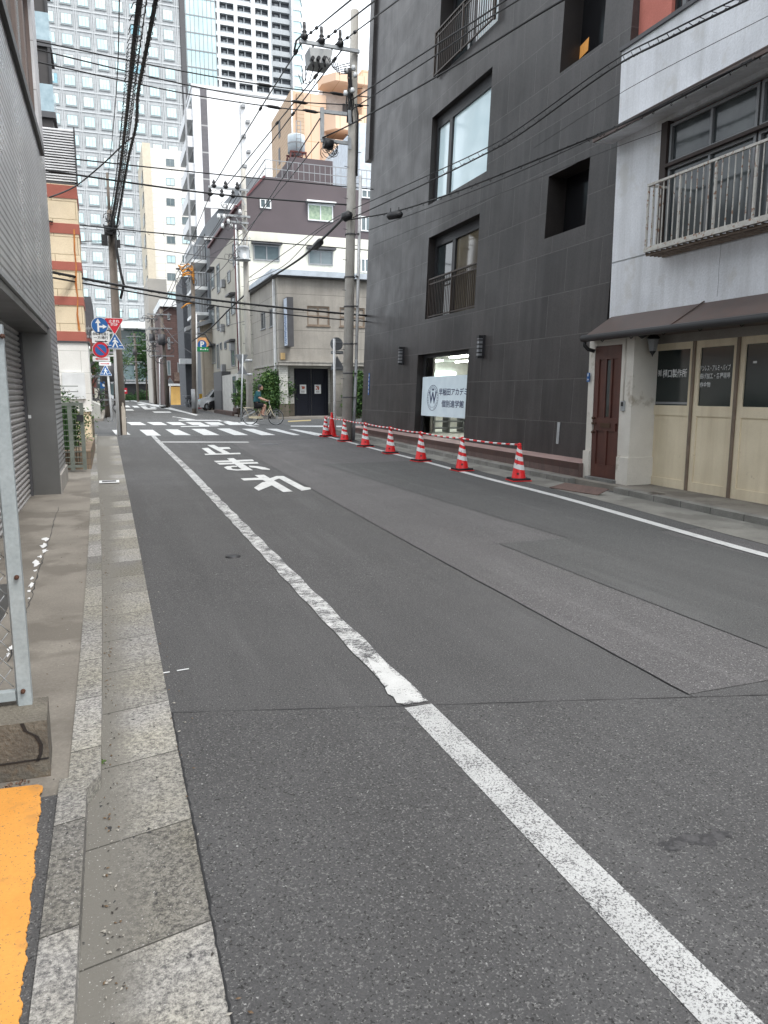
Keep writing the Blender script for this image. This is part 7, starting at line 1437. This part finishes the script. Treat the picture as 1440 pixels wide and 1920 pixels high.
# ------------------------------------------------------------ bicycle and rider
def wheel(parent, x, r=.33):
    mb = MB(); mb.tube([(x+r*cos(2*pi*k/40), 0, r+.0+r*sin(2*pi*k/40)) for k in range(40)], .017, 8, closed=True); w = mb.build('wheel', M('tyre_black', (.02, .02, .02), rough=.8, fine=0), parent)
    mb = MB(); mb.tube([(x+(r-.022)*cos(2*pi*k/40), 0, r+(r-.022)*sin(2*pi*k/40)) for k in range(40)], .010, 6, closed=True)
    for k in range(28): a = 2*pi*k/28; s_ = .02*(1 if k % 2 else -1); mb.tube([(x+.02*cos(a+1.2), s_, r+.02*sin(a+1.2)), (x+(r-.025)*cos(a), 0, r+(r-.025)*sin(a))], .0018, 3)
    mb.cyl((x, -.05, r), (x, .05, r), .018); mb.build('rim', m_galv, w)
def bicycle(name, lb, frame_m, loc, rz, group=None):
    t = thing(name, lb, 'bicycle', loc, group, rz=rz, local=True); OFF[t.name] = Vector((0, 0, 0))
    wheel(t, -.565); wheel(t, .565)
    mb = MB(); BB = (-.06, 0, .28); ht, hb = (.31, 0, .86), (.36, 0, .70)
    mb.tube([ht, hb], .020, 8); mb.tube([(.325, 0, .80), (.20, 0, .60), (.05, 0, .40), BB], .018, 8); mb.tube([hb, (.22, 0, .50), (.08, 0, .33), BB], .020, 8)
    mb.tube([BB, (-.20, 0, .72)], .017, 8)
    for s_ in (-.06, .06): mb.tube([BB, (-.565, s_, .33)], .010, 6); mb.tube([(-.17, 0, .66), (-.565, s_, .33)], .009, 6); mb.tube([hb, (.39, s_, .62), (.45, s_, .45), (.565, s_, .33)], .013, 6)
    mb.build('frame', frame_m, t)
    mb = MB(); mb.tube([(-.20, 0, .70), (-.235, 0, .80)], .012, 6); mb.hexa([(-.36, -.09, .79), (-.36, .09, .79), (-.10, .03, .80), (-.10, -.03, .80), (-.36, -.09, .85), (-.36, .09, .85), (-.10, .03, .83), (-.10, -.03, .83)]); mb.build('saddle', m_black, t)
    mb = MB(); mb.tube([(.31, 0, .86), (.28, 0, 1.0)], .013, 6); mb.tube([(.12, -.27, 1.02), (.24, -.26, 1.06), (.31, -.12, 1.03), (.31, .12, 1.03), (.24, .26, 1.06), (.12, .27, 1.02)], .011, 6); mb.build('handlebar', m_galv, t)
    mb = MB()
    for x in (-.565, .565):
        a0, a1 = (20, 200) if x < 0 else (35, 215); pts = [(x+.365*cos(radians(a)), 0, .33+.365*sin(radians(a))) for a in range(a0-10, a1-20, 12)]
        for p, q in zip(pts[:-1], pts[1:]): mb.hexa([(p[0], -.03, p[2]), (p[0], .03, p[2]), (q[0], .03, q[2]), (q[0], -.03, q[2]), (p[0], -.03, p[2]+.004), (p[0], .03, p[2]+.004), (q[0], .03, q[2]+.004), (q[0], -.03, q[2]+.004)])
    mb.build('mudguards', m_grey, t)
    mb = MB(); mb.tube([(-.84, -.06, .76), (-.30, -.06, .74)], .010, 6); mb.tube([(-.84, .06, .76), (-.30, .06, .74)], .010, 6); mb.tube([(-.84, -.06, .76), (-.84, .06, .76)], .01, 6)
    for k in range(5): mb.tube([(-.8+k*.1, -.06, .76), (-.8+k*.1, .06, .76)], .005, 5)
    for s_ in (-.06, .06): mb.tube([(-.78, s_, .75), (-.58, s_, .35)], .007, 5)
    mb.build('rear_rack', frame_m, t)
    mb = MB(); mb.hexa([(-.93, -.075, .30), (-.93, -.06, .30), (-.33, -.06, .58), (-.33, -.075, .58), (-.93, -.075, .33), (-.93, -.06, .33), (-.33, -.06, .64), (-.33, -.075, .64)]); mb.build('kickstand', m_galv, t)
    mb = MB(); mb.hexa([(-.62, -.085, .30), (-.62, -.06, .30), (.02, -.06, .26), (.02, -.085, .26), (-.62, -.085, .37), (-.62, -.06, .37), (.02, -.06, .40), (.02, -.085, .40)]); mb.build('chain_guard', frame_m, t)
    mb = MB(); mb.tube([(-.06+.095*cos(2*pi*k/20), -.095, .28+.095*sin(2*pi*k/20)) for k in range(20)], .007, 5, closed=True); mb.cyl((-.06, -.13, .28), (-.06, .13, .28), .015); mb.tube([(-.06, -.125, .28), (.09, -.125, .35)], .010, 5); mb.tube([(-.06, .125, .28), (-.21, .125, .21)], .010, 5); mb.box(.04, .14, -.21, -.13, .345, .365); mb.box(-.26, -.16, .13, .21, .205, .225); mb.build('crank', m_galv, t)
    return t
gR, gF = G(472, 796.5), G(515, 796.5); dirv = (gF-gR).normalized(); mid = (gR+gF)/2; rzb = atan2(dirv.y, dirv.x); zb_ = gz(mid.y)
m_cream_f = M('bike_cream', (.62, .54, .38), rough=.4, fine=0)
bicycle('bicycle', 'cream city bicycle with a rear rack being ridden across the street', m_cream_f, (mid.x, mid.y, zb_), rzb)
def skin(pts, edges, radii, sub=2, root=0):
    me = bpy.data.meshes.new('sk'); me.from_pydata(pts, edges, []); o = bpy.data.objects.new('sk', me); COL.objects.link(o)
    md = o.modifiers.new('s', 'SKIN'); md.use_smooth_shade = True
    for i, v in enumerate(me.skin_vertices[0].data): v.radius = radii[i] if isinstance(radii[i], tuple) else (radii[i], radii[i]); v.use_root = (i == root)
    sb_ = o.modifiers.new('u', 'SUBSURF'); sb_.levels = sub; sb_.render_levels = sub; bpy.context.view_layer.update()
    ev = o.evaluated_get(bpy.context.evaluated_depsgraph_get()); m2 = bpy.data.meshes.new_from_object(ev); vs = [tuple(v.co) for v in m2.vertices]; fs = [list(p.vertices) for p in m2.polygons]
    bpy.data.objects.remove(o); bpy.data.meshes.remove(me); bpy.data.meshes.remove(m2); return vs, fs
t = thing('person', 'person in a dark teal T-shirt and black shorts riding the cream bicycle', 'person', (mid.x, mid.y, zb_), rz=rzb, local=True)
m_skin = M('skin', (.50, .29, .21), (.44, .25, .18), rough=.6, fine=0); m_teal = M('teal_shirt', (.018, .10, .115), (.014, .08, .095), rough=.85, nscale=14, fine=.1); m_shorts = M('black_shorts', (.012, .012, .014), rough=.85, fine=0)
# body: pelvis, spine, neck, head, arms and legs as one skinned surface
pts = [(-.27, 0, .90), (-.25, 0, 1.05), (-.21, 0, 1.22), (-.18, 0, 1.38), (-.15, 0, 1.47), (-.12, 0, 1.53),
       (-.19, -.16, 1.41), (-.12, -.21, 1.18), (.10, -.24, 1.09), (.19, -.25, 1.075), (-.19, .16, 1.41), (-.12, .21, 1.18), (.10, .24, 1.09), (.19, .25, 1.075),
       (-.24, -.10, .88), (.14, -.12, .86), (.03, -.115, .56), (.0, -.12, .45), (.13, -.14, .40), (-.24, .10, .88), (.04, .12, .72), (-.17, .12, .42), (-.22, .125, .31), (-.10, .14, .25)]
ed = [(0, 1), (1, 2), (2, 3), (3, 4), (4, 5), (3, 6), (6, 7), (7, 8), (8, 9), (3, 10), (10, 11), (11, 12), (12, 13), (0, 14), (14, 15), (15, 16), (16, 17), (17, 18), (0, 19), (19, 20), (20, 21), (21, 22), (22, 23)]
rd = [.13, .125, .13, .12, .055, .055, .07, .052, .035, .028, .07, .052, .035, .028, .10, .068, .052, .04, .035, .10, .068, .052, .04, .035]
vs, fs = skin(pts, ed, rd); mb = MB(); mb.add(vs, fs, 0, True)
# head with nose, ears, chin
hc = Vector((-.08, 0, 1.635)); mb.sphere(hc, .1, 0, 16, 12, (1.0, .80, 1.18)); mb.sphere(hc+Vector((.055, 0, -.07)), .055, 0, 10, 8, (1, .9, .8)); mb.add([hc+Vector(v) for v in ((.09, -.015, .02), (.09, .015, .02), (.125, 0, -.025), (.09, -.018, -.03), (.09, .018, -.03))], [(0, 2, 1), (0, 3, 2), (1, 2, 4), (3, 4, 2)])
for s_ in (-1, 1): mb.sphere(hc+Vector((-.005, s_*.082, -.01)), .024, 0, 8, 6, (.7, .35, 1.2))
for s_ in (-1, 1):   # hands: palm, four curled fingers, thumb round the grip
    h = Vector((.215, s_*.255, 1.065)); mb.sphere(h, .04, 0, 10, 8, (1.0, .85, .6))
    for k in range(4): y_ = s_*(.232+.017*k); L_ = (.95, 1.05, 1.0, .82)[k]; mb.tube([(.235, y_, 1.075), (.235+.035*L_, y_, 1.066), (.235+.042*L_, y_, 1.042), (.235+.022*L_, y_, 1.028)], [.0095, .009, .008, .006], 6)
    mb.tube([(.205, s_*.235, 1.06), (.225, s_*.222, 1.045), (.245, s_*.22, 1.032)], [.011, .010, .007], 6)
mb.build('body', m_skin, t)
mb = MB()
for s_ in (-1, 1): mb.sphere(hc+Vector((.088, s_*.032, .022)), .009, 0, 6, 4)
mb.box(hc.x+.088, hc.x+.094, -.02, .02, hc.z-.062, hc.z-.056); mb.build('facial_features', m_ink, t)
mb = MB(); mb.sphere(hc+Vector((-.022, 0, .028)), .104, 0, 16, 12, (1.0, .88, 1.12)); mb.sphere(hc+Vector((-.06, 0, -.04)), .075, 0, 12, 8, (.8, 1.0, 1.2)); mb.build('hair', m_ink, t)
# shirt: torso and short sleeves; shorts over the thighs
pts = [(-.28, 0, .93), (-.265, 0, 1.05), (-.215, 0, 1.22), (-.185, 0, 1.38), (-.155, 0, 1.46), (-.19, -.165, 1.41), (-.135, -.215, 1.20), (-.19, .165, 1.41), (-.135, .215, 1.20)]
vs, fs = skin(pts, [(0, 1), (1, 2), (2, 3), (3, 4), (3, 5), (5, 6), (3, 7), (7, 8)], [(.165, .155), (.165, .16), (.155, .165), (.15, .15), (.085, .085), .095, .08, .095, .08]); mb = MB(); mb.add(vs, fs, 0, True); mb.build('shirt', m_teal, t)
pts = [(-.27, 0, .90), (-.24, -.10, .88), (-.05, -.115, .87), (.10, -.12, .865), (-.24, .10, .88), (-.10, .11, .80), (.0, .12, .745)]
vs, fs = skin(pts, [(0, 1), (1, 2), (2, 3), (0, 4), (4, 5), (5, 6)], [.145, .12, .10, .09, .12, .10, .09]); mb = MB(); mb.add(vs, fs, 0, True); mb.build('shorts', m_shorts, t)
for (x, y, z_) in ((.06, -.135, .385), (-.16, .135, .235)):
    mb = MB(); mb.sphere((x+.02, y, z_+.02), .05, 0, 10, 8, (2.3, .8, .7)); mb.build('shoe', m_darkgrey, t)
# ------------------------------------------------------------ parked bicycles
BG = 'dark bicycles parked before the restaurant front'
b1_ = bicycle('parked_bicycle', 'dark parked bicycle nearest the grey house by the restaurant front', m_black, (G(352, 766).x+.3, G(352, 766).y, .42), radians(70), BG)
for i, (x, y, lb, g) in enumerate(((343, 765, 'second dark parked bicycle before the restaurant front', BG), (196, 776, 'dark bicycle parked behind the beige utility cabinet', None))):
    c = copy_tree(b1_); q = G(x, y); c.location = (q.x+(.3 if i == 0 else .0), q.y, .42); c['label'] = lb; c.rotation_euler.z = radians(85 if i == 0 else 60)
    if not g: del c['group']
# ------------------------------------------------------------ vehicles
def car(name, lb, cat, loc, rz, L_, W_, H_, prof, glass, m_body, two=None, sc=1.):
    t = thing(name, lb, cat, loc, rz=rz, local=True); OFF[t.name] = Vector((0, 0, 0))
    mb = MB(); n = len(prof); r_in = lambda z: W_/2-(.13*max(0, (z-.95)/(H_-.95)) if z > .95 else 0)
    for s_ in (-1, 1): mb.v += [(x, s_*r_in(z), z) for x, z in prof]
    mb.f.append(list(range(n))); mb.f.append(list(range(2*n-1, n-1, -1)))
    for i in range(n): j = (i+1) % n; mb.f.append([i, n+i, n+j, j])
    mb.mi += [0]*(n+2); mb.sm += [False]*(n+2); mb.build('body', m_body, t)
    mb = MB()
    for g in glass:
        for s_ in (-1, 1): mb.prism([(x, s_*(r_in(z)+.002), z) for x, z in g], (0, s_*.006, 0))
    mb.build('side_windows', m_glass_dark, t)
    return t
def car_wheels(t, xs, W_, r=.31):
    for x in xs:
        for s_ in (-1, 1):
            mb = MB(); mb.cyl((x, s_*(W_/2-.18), r), (x, s_*(W_/2+.012), r), r, n=24); w = mb.build('wheel', MATS['tyre_black'], t); mb = MB(); mb.cyl((x, s_*(W_/2+.012), r), (x, s_*(W_/2+.02), r), r*.62, n=16)
            for k in range(5): a = 2*pi*k/5; mb.bar((x, s_*(W_/2+.025), r), (x+r*.55*cos(a), s_*(W_/2+.025), r+r*.55*sin(a)), .05, .02)
            mb.build('rim', m_galv, w)
yv = 57.6; m_vw = M('van_white', (.62, .64, .66), rough=.25, fine=0, coat=.5)
prof = [(0, .25), (0, .72), (.12, .86), (.55, 1.0), (1.05, 1.55), (1.4, 1.72), (3.4, 1.74), (3.6, 1.5), (3.65, .9), (3.65, .25)]
v = car('parked_van', 'small white van parked nose out beside the black garage surround', 'van', (PY(375, 760, yv).x, yv+.9, .36), 0, 3.6, 1.5, 1.74, prof, [[(.75, 1.02), (1.12, 1.48), (1.45, 1.60), (1.5, 1.02)], [(1.65, 1.02), (1.62, 1.6), (2.6, 1.6), (2.6, 1.02)]], m_vw)
mb = MB(); mb.add([(.57, -.66, 1.03), (.57, .66, 1.03), (1.06, .60, 1.56), (1.06, -.60, 1.56)], [(0, 1, 2, 3)]); me_ = [(a-.012, b, c+.012) for a, b, c in mb.v]; mb.v = me_; mb.build('windscreen', m_glass_mid, v)
for s_ in (-1, 1): mb = MB(); mb.hexa([(-.02, s_*.5-.16, .68), (-.02, s_*.5+.16, .68), (.25, s_*.5+.2, .70), (.25, s_*.5-.16, .70), (.02, s_*.5-.16, .84), (.02, s_*.5+.16, .84), (.28, s_*.5+.22, .90), (.28, s_*.5-.16, .90)]); mb.build('headlight', m_glass_sky, v)
mb = MB(); mb.box(-.03, .0, -.6, .6, .25, .45); mb.box(-.035, -.03, -.17, .17, .48, .58, 1); mb.build('bumper', [m_black, m_swhite], v); car_wheels(v, (.62, 3.0), 1.5)
mb = MB(); mb.box(.9, 1.0, -.86, -.74, 1.0, 1.14); mb.build('mirror', m_black, v)
q = PY(391.5, 768, yv-1.0); prof2 = [(0, .25), (0, .65), (.2, .75), (.9, .88), (1.5, 1.35), (2.8, 1.4), (3.4, .95), (3.8, .9), (3.8, .25)]
v2 = car('parked_car', 'black car nose poking out in front of the white van by the garage', 'car', (q.x, yv-.55+.0, .36), 0, 3.8, 1.5, 1.4, prof2, [[(1.05, .9), (1.5, 1.28), (2.6, 1.3), (3.0, .92)]], M('car_black', (.012, .012, .014), rough=.2, fine=0, coat=.6)); car_wheels(v2, (.7, 3.0), 1.5)
for s_ in (-1, 1): mb = MB(); mb.box(-.01, .3, s_*.55-.17, s_*.55+.19, .58, .76); mb.build('headlight', m_swhite, v2)
q = G(214, 752); yq = 135; q = PY(213, 752, yq); v3 = car('white_car', 'white car crossing the far end of the street, seen left of the big pole', 'car', (q.x-4, 150.5, .34), 0, 4.4, 1.7, 1.45, [(0, .3), (0, .75), (.3, .9), (1.0, 1.0), (1.6, 1.42), (3.3, 1.42), (3.9, 1.0), (4.4, .9), (4.4, .3)], [[(1.2, 1.02), (1.65, 1.36), (3.2, 1.36), (3.7, 1.02)]], m_vw); car_wheels(v3, (.9, 3.5), 1.7)
q = PX(374, 765, 6.9); mb = MB(); mb.box(q.x-.25, q.x+.2, q.y+.2, q.y+.6, .42, 1.25); mb.box(q.x-.2, q.x+.15, q.y+.16, q.y+.2, .6, 1.1, 1); mb.build('red_bin', [M('bin_red', (.35, .03, .04), rough=.5), M('bin_red_dark', (.28, .02, .03), rough=.5)], label='small dark red bin standing before the white van', cat='bin')
q = PX(376, 746, 7.6); mb = MB(); mb.box(q.x-.1, q.x+1.2, q.y, q.y+.12, q.z-.4, q.z+.35); mb.build('yellow_board', M('board_yellow', (.75, .42, .03), rough=.5), label='yellow board standing behind the white van bonnet', cat='board')
bpy.context.view_layer.update()
